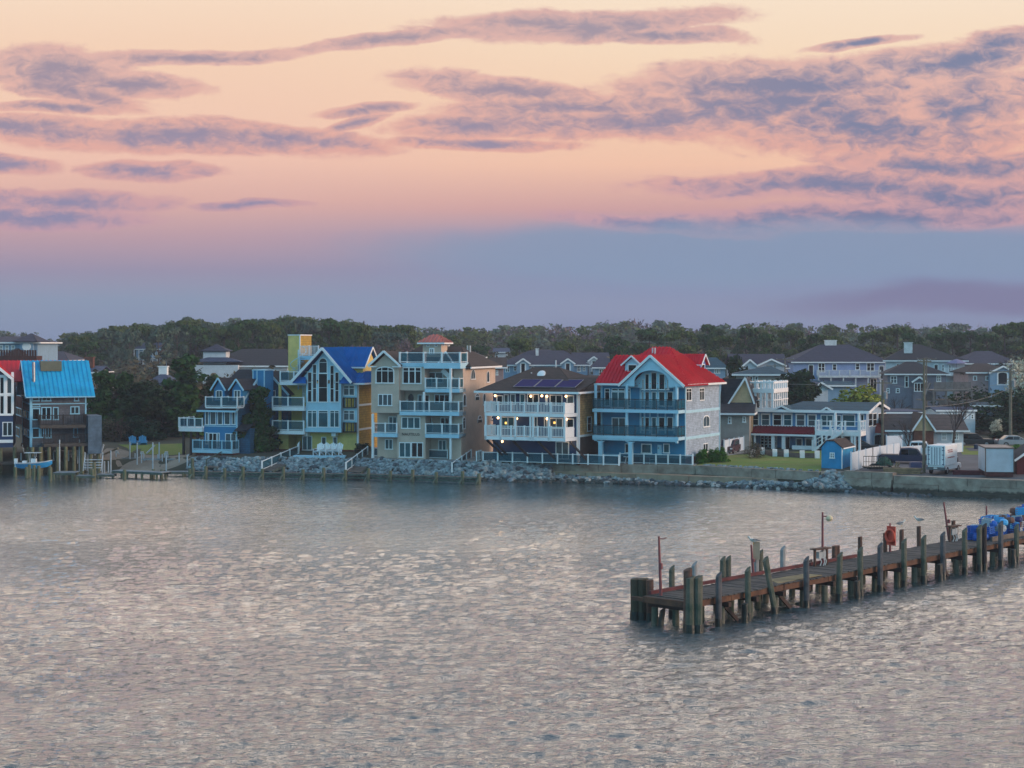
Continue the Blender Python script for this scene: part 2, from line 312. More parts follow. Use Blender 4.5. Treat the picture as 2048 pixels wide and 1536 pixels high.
def win(root,T,a0,b0,a1,b1,nx=1,ny=1,arch=0,fm=None,gm=None,t=.09,tm=.05,name='window',proj=.05,rows=None,label=None):
    fm=fm or WHT; gm=gm or GLS; m=MB(); g=MB(); h=b1-b0; w_=a1-a0
    if arch:
        r=w_/2*(arch if arch<1 else 1); n=10; bs=b1-r; cx=(a0+a1)/2
        P=[(cx-math.cos(math.pi*i/n)*w_/2,bs+math.sin(math.pi*i/n)*r) for i in range(n+1)]; Pi=[(cx-math.cos(math.pi*i/n)*(w_/2-t),bs+math.sin(math.pi*i/n)*(r-t)) for i in range(n+1)]
        for i in range(n):
            a,b_,c,d=P[i],P[i+1],Pi[i+1],Pi[i]
            fr=[Vector(T(*p,-.02)) for p in (a,b_,c,d)]; m.prism(fr,Vector(T(0,0,proj+.02))-Vector(T(0,0,0)))
        g.prism([Vector(T(x,y,-.02)) for x,y in [(a0+t*.5,b0+t*.5),(a1-t*.5,b0+t*.5)]+[(cx+math.cos(math.pi*i/n)*(w_/2-t*.5),bs+math.sin(math.pi*i/n)*(r-t*.5)) for i in range(n+1)]],Vector(T(0,0,.035))-Vector(T(0,0,0)))
        obox(m,T,a0,b0,-.02,a0+t,bs,proj); obox(m,T,a1-t,b0,-.02,a1,bs,proj); obox(m,T,a0-.04,b0-.08,-.02,a1+.04,b0+.03,proj+.04); top=bs
        if ny>1 or h>1.4*w_: obox(m,T,a0+t,bs-tm/2,0,a1-t,bs+tm/2,proj-.012)
        for i in range(1,nx): x=a0+w_*i/nx; obox(m,T,x-tm/2,b0+.03,0,x+tm/2,b1-t,proj-.01)
        if ny>2:
            for i in range(1,ny-1): y=b0+(bs-b0)*i/(ny-1); obox(m,T,a0+t,y-tm/2,0,a1-t,y+tm/2,proj-.014)
    else:
        obox(m,T,a0,b0,-.02,a0+t,b1,proj); obox(m,T,a1-t,b0,-.02,a1,b1,proj); obox(m,T,a0+t,b1-t,-.02,a1-t,b1,proj-.003); obox(m,T,a0-.04,b0-.06,-.02,a1+.04,b0+t*.6,proj+.03)
        for i in range(1,nx): x=a0+w_*i/nx; obox(m,T,x-tm,b0+t*.6,0,x+tm,b1-t,proj-.01)
        ys=rows if rows is not None else [i/ny for i in range(1,ny)]
        for r_ in ys: y=b0+h*r_; obox(m,T,a0+t,y-tm/2,0,a1-t,y+tm/2,proj-.014)
        obox(g,T,a0+t*.5,b0+t*.5,-.02,a1-t*.5,b1-t*.5,.02)
    o=m.build(name,fm,root); g.build('pane',gm,o)
    if label: o['label']=label
    return o
def rib_poly(m,pts,th=.12,rib=0,rw=.07,rh=.09,ov=0):
    # a roof plane: pts[0]->pts[1] runs along the eave; ribs run up the slope
    P=[Vector(p) for p in pts]; e=(P[1]-P[0]).normalized(); n=e.cross(P[2]-P[1]).normalized()
    if n.z<0: n=-n
    m.prism(P,n*th)
    if rib:
        s=n.cross(e).normalized(); 
        if s.z<0: s=-s
        q=[((p-P[0]).dot(e),(p-P[0]).dot(s)) for p in P]; x0=min(a for a,b in q); x1=max(a for a,b in q); k=int((x1-x0)/rib)
        for i in range(k+1):
            x=x0+rib*(i+.5); hits=[]
            for j in range(len(q)):
                (ax,ay),(bx,by)=q[j],q[(j+1)%len(q)]
                if (ax-x)*(bx-x)<0: hits.append(ay+(by-ay)*(x-ax)/(bx-ax))
            if len(hits)>=2:
                a,b=min(hits),max(hits)
                if b-a>.2: m.bar(P[0]+e*x+s*a+n*(th+rh/2-.01),P[0]+e*x+s*b+n*(th+rh/2-.01),rw,rh,n)
    return m
def hip(m,u0,v0,u1,v1,w0,w1,ra,rb,axis='u',rib=0,th=.12):
    # hip roof on a rectangle; the ridge runs from ra to rb along the axis
    if axis=='u':
        c=(v0+v1)/2; A,B=(ra,c,w1),(rb,c,w1)
        rib_poly(m,[(u0,v0,w0),(u1,v0,w0),B,A] if rb-ra>.05 else [(u0,v0,w0),(u1,v0,w0),A],th,rib); rib_poly(m,[(u1,v1,w0),(u0,v1,w0),A,B] if rb-ra>.05 else [(u1,v1,w0),(u0,v1,w0),A],th,rib)
        rib_poly(m,[(u1,v0,w0),(u1,v1,w0),B],th,rib); rib_poly(m,[(u0,v1,w0),(u0,v0,w0),A],th,rib)
    else:
        c=(u0+u1)/2; A,B=(c,ra,w1),(c,rb,w1)
        rib_poly(m,[(u0,v0,w0),(u1,v0,w0),A],th,rib); rib_poly(m,[(u1,v1,w0),(u0,v1,w0),B],th,rib)
        rib_poly(m,[(u1,v0,w0),(u1,v1,w0),B,A],th,rib); rib_poly(m,[(u0,v1,w0),(u0,v0,w0),A,B],th,rib)
    return m
def gable_v(m,ul,ur,wb,wa,v0,v1,rib=0,th=.12,uc=None,ov=0):
    # gable roof whose ridge runs along v (gable end faces the front)
    uc=(ul+ur)/2 if uc is None else uc
    rib_poly(m,[(ur,v0,wb),(ur,v1,wb),(uc,v1,wa),(uc,v0,wa)],th,rib); rib_poly(m,[(ul,v1,wb),(ul,v0,wb),(uc,v0,wa),(uc,v1,wa)],th,rib); return m
def gable_u(m,u0,u1,wb,wa,v0,v1,rib=0,th=.12):
    vc=(v0+v1)/2
    rib_poly(m,[(u0,v0,wb),(u1,v0,wb),(u1,vc,wa),(u0,vc,wa)],th,rib); rib_poly(m,[(u1,v1,wb),(u0,v1,wb),(u0,vc,wa),(u1,vc,wa)],th,rib); return m
def rail(root,pts,w,h=1.05,sp=1.8,kind='glass',m=None,post=.12,pm=None,name='railing',cap=.09,gm=None):
    m=m or WHT; a=MB(); g=MB()
    for i in range(len(pts)-1):
        p=Vector((*pts[i],w)) if len(pts[i])==2 else Vector(pts[i]); q=Vector((*pts[i+1],w)) if len(pts[i+1])==2 else Vector(pts[i+1]); L=(q-p).length; n=max(1,round(L/sp)); up=Vector((0,0,h)); d=(q-p).normalized()
        a.bar(p+up,q+up,cap,.07); a.bar(p+Vector((0,0,.12)),q+Vector((0,0,.12)),.06,.06)
        for k in range(n+1):
            if k==0 and i>0: continue
            c=p+(q-p)*k/n; a.box((c.x-post/2,c.y-post/2,c.z),(c.x+post/2,c.y+post/2,c.z+h+.09))
        if kind=='bal':
            nb=int(L/.17)
            for k in range(1,nb): c=p+(q-p)*k/nb; a.bar(c+Vector((0,0,.12)),c+up,.05)
        if kind=='glass': g.bar(p+Vector((0,0,.14+(h-.2)/2)),q+Vector((0,0,.14+(h-.2)/2)),.015,h-.24)
        if kind=='open': a.bar(p+up*.55,q+up*.55,.04,.04)
    o=a.build(name,m,root)
    if g.v: g.build('pane',gm or RGL,o)
    return o
def gtri(m,ul,ur,wb,wa,v,t=.15,uc=None):
    uc=(ul+ur)/2 if uc is None else uc
    return m.prism([(ul,v,wb),(ur,v,wb),(uc,v,wa)],(0,t,0))
def rakes(m,ul,ur,wb,wa,v,b=.28,t=.1,uc=None):
    uc=(ul+ur)/2 if uc is None else uc
    m.bar((ul,v,wb),(uc,v,wa),t,b,(0,0,1)); m.bar((ur,v,wb),(uc,v+.003,wa),t,b,(0,0,1)); return m
def lamp(root,p,r=.13):
    m=MB(); m.lathe([(-r,.02),(-r*.7,r*.72),(0,r),(r*.7,r*.72),(r,.02)] and [(.02,-r),(r*.72,-r*.7),(r,0),(r*.72,r*.7),(.02,r)],p,10); o=m.build('lamp',LAMP,root,True); return o
RED=mat('red_metal_roof','cc1026',.5,.08,.5,spec=.25); BLU=mat('blue_metal_roof','0060a8',.75,.12,.5,spec=.03); CYN=mat('cyan_metal_roof','20a4d2',.6,.14,.6,spec=.1); RUST=mat('copper_red_metal_roof','a2453c',.5,.12,.8)
BRN=mat('brown_shingle_roof','3a302d',.9,.18,2,('shingle',.5,.4)); GRYR=mat('dark_grey_shingle_roof','282b33',.9,.18,2,('shingle',.5,.4)); SLT=mat('slate_shingle_roof','34374a',.9,.16,2,('shingle',.6,.4)); TEALR=mat('teal_shingle_roof','12485a',.85,.16,2,('shingle',.5,.4))
FOUND=mat('brick_foundation','7a3a30',.9,.25,3,('shingle',.22,.5))
C5=(1160,660,4.8); C4=(940,660,4.8); C3=(720,640,4.8); C2=(340,640,4.5167); C6=(1420,660,4.8); C1=(0,620,4.2667); C7=(1660,640,4.2655)
# ================= blue house under the red metal roof
def house_red():
    f=Fr('blue_house',(1370,929),1.9,27,1202.7,C5,'blue waterfront house with bright red metal roof and big white arched gable'); r=f.root; L=f.L; D=10.6
    BF=mat('blue_house_paint','1f83ab',.7,.07,.7,('lap',.16,.5)); BS=mat('grey_blue_shingle_wall','a2b4c8',.85,.14,1.5,('shingle',.3,.4)); TB=mat('pale_blue_trim','a9d3e6',.6,.06,.8)
    e=8.35
    m=MB(); m.box((0,0,.7),(L,.25,e)).box((0,.25,.7),(.25,D,e)).box((.25,D-.25,.7),(L-.25,D,e)); m.build('front_wall',BF,r)
    m=MB(); m.box((L-.25,.25,.7),(L,D,e)); m.build('side_wall',BS,r)
    m=MB(); m.box((-.02,-.02,-.6),(L+.02,D,.7)); m.build('foundation',FOUND,r)
    m=MB()
    for y in (775,1030): v,w=f.S(1015,y,L); m.box((L,-.03,w-.28),(L+.06,D+.02,w+.02))
    for (a,b) in ((L-.02,-.06),(L-.02,D-.1)): m.box((a,b,.6),(a+.1,b+.16,e))
    m.box((-.06,-.06,.6),(.14,.0,e)); m.box((.3,-.05,.62),(L-.1,-.0,.85)); m.build('corner_trim',TB,r)
    # main roof
    ov=.55; m=MB(); A=f.F(700,172,D/2); B=f.F(862,172,D/2)
    hip(m,-ov,-ov,L+ov,D+ov,e,A[1],A[0],B[0],'u',.42)
    a=f.F(345,250,3.1); b=f.F(640,250,3.1)
    rib_poly(m,[(-ov-.02,-ov-.02,e+.02),(b[0],-ov-.02,e+.02),(b[0],3.1,a[1]),(a[0],3.1,a[1])],.12,.42); rib_poly(m,[(-ov-.02,7,e+.02),(-ov-.02,-ov-.02,e+.02),(a[0],3.1,a[1])],.12,.42); rib_poly(m,[(b[0],7,e+.02),(-ov-.02,7,e+.02),(a[0],3.1,a[1]),(b[0],3.1,a[1])],.12,.42)
    gl=f.F(385,535,-1.7); ga=f.F(682,258,-1.7); gr=f.F(1000,535,-1.7); ur=gr[0]+.1; ul=gl[0]-.1; uc=ga[0]; wb=min(gl[1],gr[1]); wa=ga[1]+.1
    gable_v(m,ul,ur,wb,wa,-1.95,5.2,.42,.1,uc); roof=m.build('roof',RED,r)
    m=MB(); n=16; aw0,ww0=f.F(520,540,-1.7); aw1,_=f.F(848,540,-1.7); _,at=f.F(690,388,-1.7); wb2=wb-.05; sp=at-wb2; ac=(aw0+aw1)/2
    pts=[(ul+.15,wb2),(uc,wa-.12),(ur-.15,wb2),(aw1,wb2)]+[(ac+math.cos(math.pi*i/n)*(aw1-aw0)/2,wb2+.55+(sp-.55)*math.sin(math.pi*i/n)) for i in range(n+1)]+[(aw0,wb2)]
    for i in range(4,len(pts)-1):        # the gable face as strips round the arch
        pass
    top=lambda x: wb2+(wa-.12-wb2)*((x-ul-.15)/(uc-ul-.15) if x<uc else (ur-.15-x)/(ur-.15-uc))
    arch=lambda x: wb2 if (x<=aw0 or x>=aw1) else wb2+.55+(sp-.55)*math.sqrt(max(0,1-((x-ac)/((aw1-aw0)/2))**2))
    xs=sorted(set([ul+.15,uc,ur-.15,aw0,aw1,aw0+1e-3,aw1-1e-3]+[ac-math.cos(math.pi*i/24)*(aw1-aw0)/2 for i in range(1,24)]))
    for x0,x1 in zip(xs,xs[1:]):
        if top(x0)-arch(x0)<1e-3 and top(x1)-arch(x1)<1e-3: continue
        m.prism([(x0,-1.7,arch(x0)),(x1,-1.7,arch(x1)),(x1,-1.7,top(x1)),(x0,-1.7,top(x0))],(0,.18,0))
    m.build('gable_front',TB,r)
    m=MB(); rakes(m,ul-.02,ur+.02,wb,wa+.02,-1.98,.26,.08,uc)
    for z in (e,): m.bar((-ov-.06,-ov-.06,z+.02),(ul,-ov-.06,z+.02),.1,.22); m.bar((L+ov+.06,-ov-.06,z+.02),(L+ov+.06,D+ov,z+.02),.1,.22); m.bar((ur,-ov-.06,z+.02),(L+ov,-ov-.06,z+.02),.1,.22)
    m.each('fascia',WHT,r)
    m=MB(); m.box((ul+.4,-1.5,wb-.06),(ur-.4,.0,wb+.02)); m.box((ul+.4,-1.5,wb+.02),(aw0-.1,0,wb+.1)); 
    m.v=[];m.f=[]; m.box((ul+.3,-1.5,wb-.04),(aw0,0,wb+.04)).box((aw1,-1.5,wb-.04),(ur-.3,0,wb+.04)); m.each('soffit',TB,r)
    m=MB(); gtri(m,ul+.6,ur-.6,e-.3,wa-.5,-.62,.2,uc); m.build('upper_wall',TB,r)
    # tall arched window group inside the gable
    for i,(x0,x1,y0) in enumerate(((600,612,470),(628,662,420),(686,736,405),(762,812,420),(840,850,470))):
        f.w('F',-.62,x0-4,y0,x1+4,572,1,1,t=.07,arch=0)
    for k,(y0,y1) in enumerate(((590,730),(835,960))):
        for x0,x1 in ((598,612),(628,664),(760,812),(840,890)): f.w('F',0,x0-5,y0,x1+5,y1,1,1,t=.08)
        f.w('F',0,686,y0,738,y1+45,1,1,t=.1,gm=TEAL,name='door')
        if k==0: f.w('F',0,236,560,290,730,1,2,rows=[.8]); f.w('F',0,300,590,435,745,2,1,gm=TEAL,name='sliding_door'); f.w('F',0,305,560,432,584,2,1,t=.06); f.w('F',0,455,560,486,730,1,2,rows=[.8])
        else: f.w('F',0,305,838,440,1010,2,1,gm=GREY,name='sliding_door')
    m=MB()
    for x in (582,620,672,748,822,905):
        u,_=f.F(x,700); _,a=f.F(x,1010); m.box((u-.09,-.06,3.2),(u+.09,0,e))
    m.each('pilaster',TB,r)
    # balconies
    for y0 in (762,1018):
        u0,w0=f.F(120,y0,-1.9); u1,w1=f.F(1000,y0+4,-1.9); w=(w0+w1)/2; u1=L+.02
        m=MB(); m.box((u0,-1.95,w-.34),(u1,0,w)).box((u0,-1.9,w-.5),(u1-.2,-1.6,w-.34)) if y0>900 else m.box((u0,-1.95,w-.34),(u1,0,w)); m.box((u0,0,w-.34),(-.0,1.2,w)); m.build('balcony',TB,r)
        o=rail(r,[(u0+.05,1.1),(u0+.05,-1.9),(u1-.05,-1.9),(u1-.05,-.05)],w,1.08,1.15,'glass',DKM,.05)
    m=MB(); _,wl=f.F(150,1065,-1.9)
    for x,v,b in ((150,-1.7,wl),(450,-1.7,wl),(930,-1.7,wl)):
        u,_=f.F(x,900,v); m.tube([(u,v,b),(u,v,e)],.16,10)
    m.each('balcony_column',TB,r)
    m=MB(); u,_=f.F(200,1200,-1.6); 
    for uu in (u,f.F(488,1200,-1.6)[0]): m.box((uu-.22,-1.8,-.1),(uu+.22,-1.4,wl-.15)); m.prism([(uu-.22,-1.75,wl-.15),(uu-.5,-1.75,wl+.02),(uu+.5,-1.75,wl+.02),(uu+.22,-1.75,wl-.15)],(0,.3,0))
    m.each('porch_column',TB,r,2)
    # ground floor
    f.w('F',0,588,1090,690,1185,1,1,gm=TEAL,t=.12); f.w('F',0,800,1090,862,1180,1,1,gm=TEAL); f.w('F',0,432,1088,480,1180,1,1)
    u,w=f.F(745,1100); u1,_=f.F(785,1100); m=MB(); m.box((u,-.07,.75),(u1,0,w)); d=m.build('door',TB,r); d['label']='pale panelled ground floor door'; m=MB(); m.box((u+.1,-.12,1.6),(u+.16,-.07,1.7)); m.build('handle',DKM,d)
    # right side windows
    f.w('R',L,1018,560,1068,676,2,2,rows=[.72]); f.w('R',L,1145,556,1190,672,2,2,rows=[.72]); f.w('R',L,1178,820,1243,922,2,1,arch=.5,t=.12); f.w('R',L,1180,1090,1226,1168,2,1)
    # dormers: one on the left slope, one on the right
    def dormer(ax,half,w0,w1,wt,face,lab):
        m=MB(); g=MB(); rf=MB(); k=MB()
        if face=='F':
            u,v=ax; m.box((u-half,v,w0),(u+half,v+2.6,w1)); gtri(m,u-half,u+half,w1,wt-.08,v,2.2); gable_v(rf,u-half-.35,u+half+.35,w1-.18,wt+.12,v-.3,v+3.6,.4,.08); rakes(k,u-half-.37,u+half+.37,w1-.18,wt+.14,v-.33,.16,.06)
            d=m.build('dormer',TB,r); rf.build('dormer_roof',RED,d); k.build('fascia',WHT,d); win(r,f.T('F',v),u-half*.62,w0+.35,u+half*.62,w1-.05,1,1)
        else:
            u,v=ax; m.box((u-3.4,v-half,w0),(u,v+half,w1)); m.prism([(u,v-half,w1),(u,v+half,w1),(u,v,wt-.08)],(-2.6,0,0))
            rib_poly(rf,[(u-4.6,v-half-.35,w1-.18),(u+.3,v-half-.35,w1-.18),(u+.3,v,wt+.1),(u-4.6,v,wt+.1)],.08,.4); rib_poly(rf,[(u+.3,v+half+.35,w1-.18),(u-4.6,v+half+.35,w1-.18),(u-4.6,v,wt+.1),(u+.3,v,wt+.1)],.08,.4)
            k.bar((u+.33,v-half-.37,w1-.18),(u+.33,v,wt+.13),.06,.16,(0,0,1)); k.bar((u+.335,v+half+.37,w1-.18),(u+.335,v,wt+.13),.06,.16,(0,0,1)); k.bar((u-3,v-half-.37,w1-.15),(u+.3,v-half-.37,w1-.15),.08,.12)
            d=m.build('dormer',mat('dormer_blue','5a7fc0',.7,.08,1),r); rf.build('dormer_roof',RED,d); k.build('fascia',WHT,d); win(r,f.T('R',u),v-half*.6,w0+.45,v+half*.6,w1-.05,1,1)
        d['label']=lab
    u,w0=f.F(503,430,1.0); _,w1=f.F(503,325,1.0); _,wt=f.F(490,262,1.0); dormer((u,1.0),.85,w0,w1,wt,'F','front facing dormer with a small gable')
    uR=L-1.2; v,w0=f.S(1180,438,uR); _,w1=f.S(1180,322,uR); _,wt=f.S(1205,245,uR); dormer((uR,v),.85,w0,w1,wt,'R','side facing dormer with blue cheek')
    m=MB(); 
    for x in (690,714): u,w=f.F(x,175,4); m.tube([(u,4.2,w-.8),(u,4.2,w+.05)],.09,8)
    m.each('vent_pipe',WHT2,r)
    return f
HR=house_red()
# ================= navy house with white balconies
def house_navy():
    f=Fr('navy_house',(1155,927),1.9,24,986,C4,'navy house with white baluster balconies, glowing lamps and solar panels on its brown roof'); r=f.root; L=f.L; D=13
    NV=mat('navy_paint','1b3a63',.7,.1,.8,('lap',.16,.4)); OCH=mat('ochre_shingle_wall','c49a66',.88,.2,1.6,('shingle',.4,.5)); e=f.F(700,598)[1]
    m=MB(); m.box((0,0,0),(L,.25,e)).box((0,.25,0),(.25,D,e)).box((.25,D-.25,0),(L,D,e)); m.build('front_wall',NV,r)
    sp=f.S(1060,1020,L)[1]; m=MB(); m.box((L-.25,.25,sp),(L,D-.25,e)); m.build('side_wall',OCH,r); m=MB(); m.box((L-.25,.25,-.2),(L-.03,D-.25,sp)); m.build('lower_side_wall',mat('dark_brown_lower_wall','4e3d33',.9,.2,2),r)
    m=MB(); m.box((L-.1,-.06,0),(L+.06,.2,e)); m.box((L,.2,sp-.1),(L+.05,D,sp+.14)); m.tube([(L+.12,.25,.1),(L+.12,.25,e-.3),(L+.45,.2,e)],.06,8); m.build('corner_trim',WHT,r)
    ov=.8; m=MB(); a=f.F(620,368,6); b=f.F(850,368,6); hip(m,-ov-.6,-ov-.9,L+ov,D+ov,e,a[1],a[0],b[0],'u',0,.14)
    # small cross hip at the front right
    p=f.F(905,470,1.5); l=f.F(730,597,-1.7); q=f.F(1040,603,-1.7); rib_poly(m,[(l[0],-1.75,e+.03),(q[0],-1.75,e+.03),(p[0],2.2,p[1])],.13); rib_poly(m,[(q[0],-1.75,e+.03),(q[0]+.0,5,e+1.4),(p[0],2.2,p[1])],.13); rib_poly(m,[(l[0],5,e+1.4),(l[0],-1.75,e+.03),(p[0],2.2,p[1])],.13)
    m.build('roof',BRN,r)
    m=MB(); m.bar((-ov-.65,-1.75,e+.02),(L+ov+.05,-1.75,e+.02),.12,.22); m.bar((L+ov+.05,-1.7,e+.02),(L+ov+.05,D+ov,e+.02),.12,.2); m.build('gutter',WHT,r)
    # solar panels on the front slope
    A=Vector((-ov-.6,-ov-.9,e)); B=Vector((L+ov,-ov-.9,e)); Cc=Vector((b[0],D/2,a[1])); s=((Cc-B)-(Cc-B).dot((B-A).normalized())*(B-A).normalized()).normalized(); ex=Vector((1,0,0)); n=ex.cross(s).normalized()
    vb=.9; base=lambda u,t: Vector((u,A.y,A.z))+s*t+n*.26
    u0=f.F(385,570,0)[0]; sp_=mat('solar_panel','04145a',.5,.15,.5,spec=.03)
    for i in range(3):
        m=MB(); uu=u0+.75+i*2.42; k=[base(uu,1.0),base(uu+2.3,1.0),base(uu+2.3,3.6),base(uu,3.6)]; m.prism(k,n*.06); o=m.build('solar_panel',sp_,r)
        m=MB(); 
        for i_ in range(4): m.bar(k[i_]+n*.05,k[(i_+1)%4]+n*.05,.05,.05,n)
        m.build('frame',GALV,o)
    m=MB(); u,w=f.F(712,413,4.2); m.lathe([(.02,.1),(.45,.06),(.5,0),(.3,-.1),(.1,-.35)],(0,0,0),14); k=MB(); o=m.build('satellite_dish',WHT,r,True,(u,3.4,w-.1)); o.rotation_euler=(.9,0,0)
    m=MB()
    for x,y in ((590,415),(825,450),(757,300)): u,w=f.F(x,y,4); m.tube([(u,4 if y>350 else 6,w-.7),(u,4 if y>350 else 6,w+.1)],.08,8)
    m.each('vent_pipe',WHT2,r)
    # balconies with a chamfered right corner
    vb=-2.6
    for y0 in (800,1030):
        ul=f.F(140,y0-8,vb)[0]; ur,w=f.F(905,y0+14,vb); w=(f.F(300,y0,vb)[1]+w)/2+.1; u2=L+.0
        m=MB(); m.prism([(ul,vb,w-.38),(ur,vb,w-.38),(u2,-.9,w-.38),(u2,0,w-.38),(ul,0,w-.38)],(0,0,.36)); m.box((ul,0,w-.38),(-.02,2,w-.02)); m.build('balcony',WHT,r)
        rail(r,[(ul+.06,1.9),(ul+.06,vb+.06),(ur,vb+.06)],w,1.1,1.62,'bal',WHT,.18); 
        m=MB(); m.prism([(ur,vb+.06,w),(u2-.05,-.95,w),(u2-.05,-.95,w+1.1),(ur,vb+.06,w+1.1)],(.04,.05,0)); m.build('solid_railing',WHT,r)
    _,wt=f.F(300,800,vb)
    wl=f.F(300,1030,vb)[1]
    m=MB()
    for x in (150,292,434,578,605,755,908): u,_=f.F(x,900,vb); m.box((u-.1,vb+.0,wl-.3),(u+.1,vb+.2,wt-.25))
    m.each('balcony_post',WHT,r)
    m=MB()
    for x in (240,): u,_=f.F(x,700,vb+.4)
    m=MB(); 
    for uu,vv in ((f.F(155,1050,vb)[0],vb+.2),(f.F(200,1050,vb)[0],vb+.5),(f.F(400,1060,vb)[0],vb+.3),(f.F(640,1060,vb)[0],vb+.3),(f.F(945,1060,vb)[0],vb+.5)): m.bar((uu,vv,wl-.35),(uu+1.4,-.05,.1),.2,.2)
    m.each('support_brace',mat('dark_timber','2d2a2c',.85,.2,2),r)
    # windows
    for x0,x1,y0,y1,nx,gm,nm in ((255,318,625,715,1,GLS,'window'),(325,372,615,712,1,GREY,'window'),(385,440,612,712,1,GREY,'window'),(478,532,612,715,1,TEAL,'window'),(548,665,612,712,2,GLS,'sliding_door'),(725,745,625,715,1,GLS,'window'),(765,888,620,722,2,GLS,'sliding_door'),(928,1000,625,722,1,GREY,'window'),
        (300,430,830,945,2,TEAL,'sliding_door'),(612,650,830,935,1,GREY,'window'),(712,745,828,935,1,GLS,'window'),(762,895,842,945,2,GREY,'sliding_door'),(928,1000,848,950,1,GLS,'window'),(822,952,1068,1240,2,GREY,'sliding_door')):
        f.w('F',0,x0,y0,x1,y1,nx,1,gm=gm,name=nm,t=.11)
    f.w('R',L,1124,832,1163,968,1,2,t=.1)
    m=MB(); 
    for x,y in ((345,893),(812,890)):
        u,w=f.F(x,y); 
        k=MB(); k.box((u-.12,-.03,w-.12),(u+.12,-.0,w+.12)); o=k.build('indoor_lamp',LITG,r)
    for x,y in ((242,630),(584,636),(690,632),(738,636),(922,636),(270,843),(449,850),(740,852),(926,856),(310,1070),(968,1082)):
        u,w=f.F(x,y,-.3); lamp(r,(u,-.3,w),.14); m=MB(); 
        pl=bpy.data.lights.new('lamp_light','POINT'); pl.energy=5; pl.color=(1,.66,.36); pl.shadow_soft_size=.15; po=bpy.data.objects.new('lamp_light',pl); C.objects.link(po); po.parent=r; po.location=(u,-.55,w)
    return f
HN=house_navy()
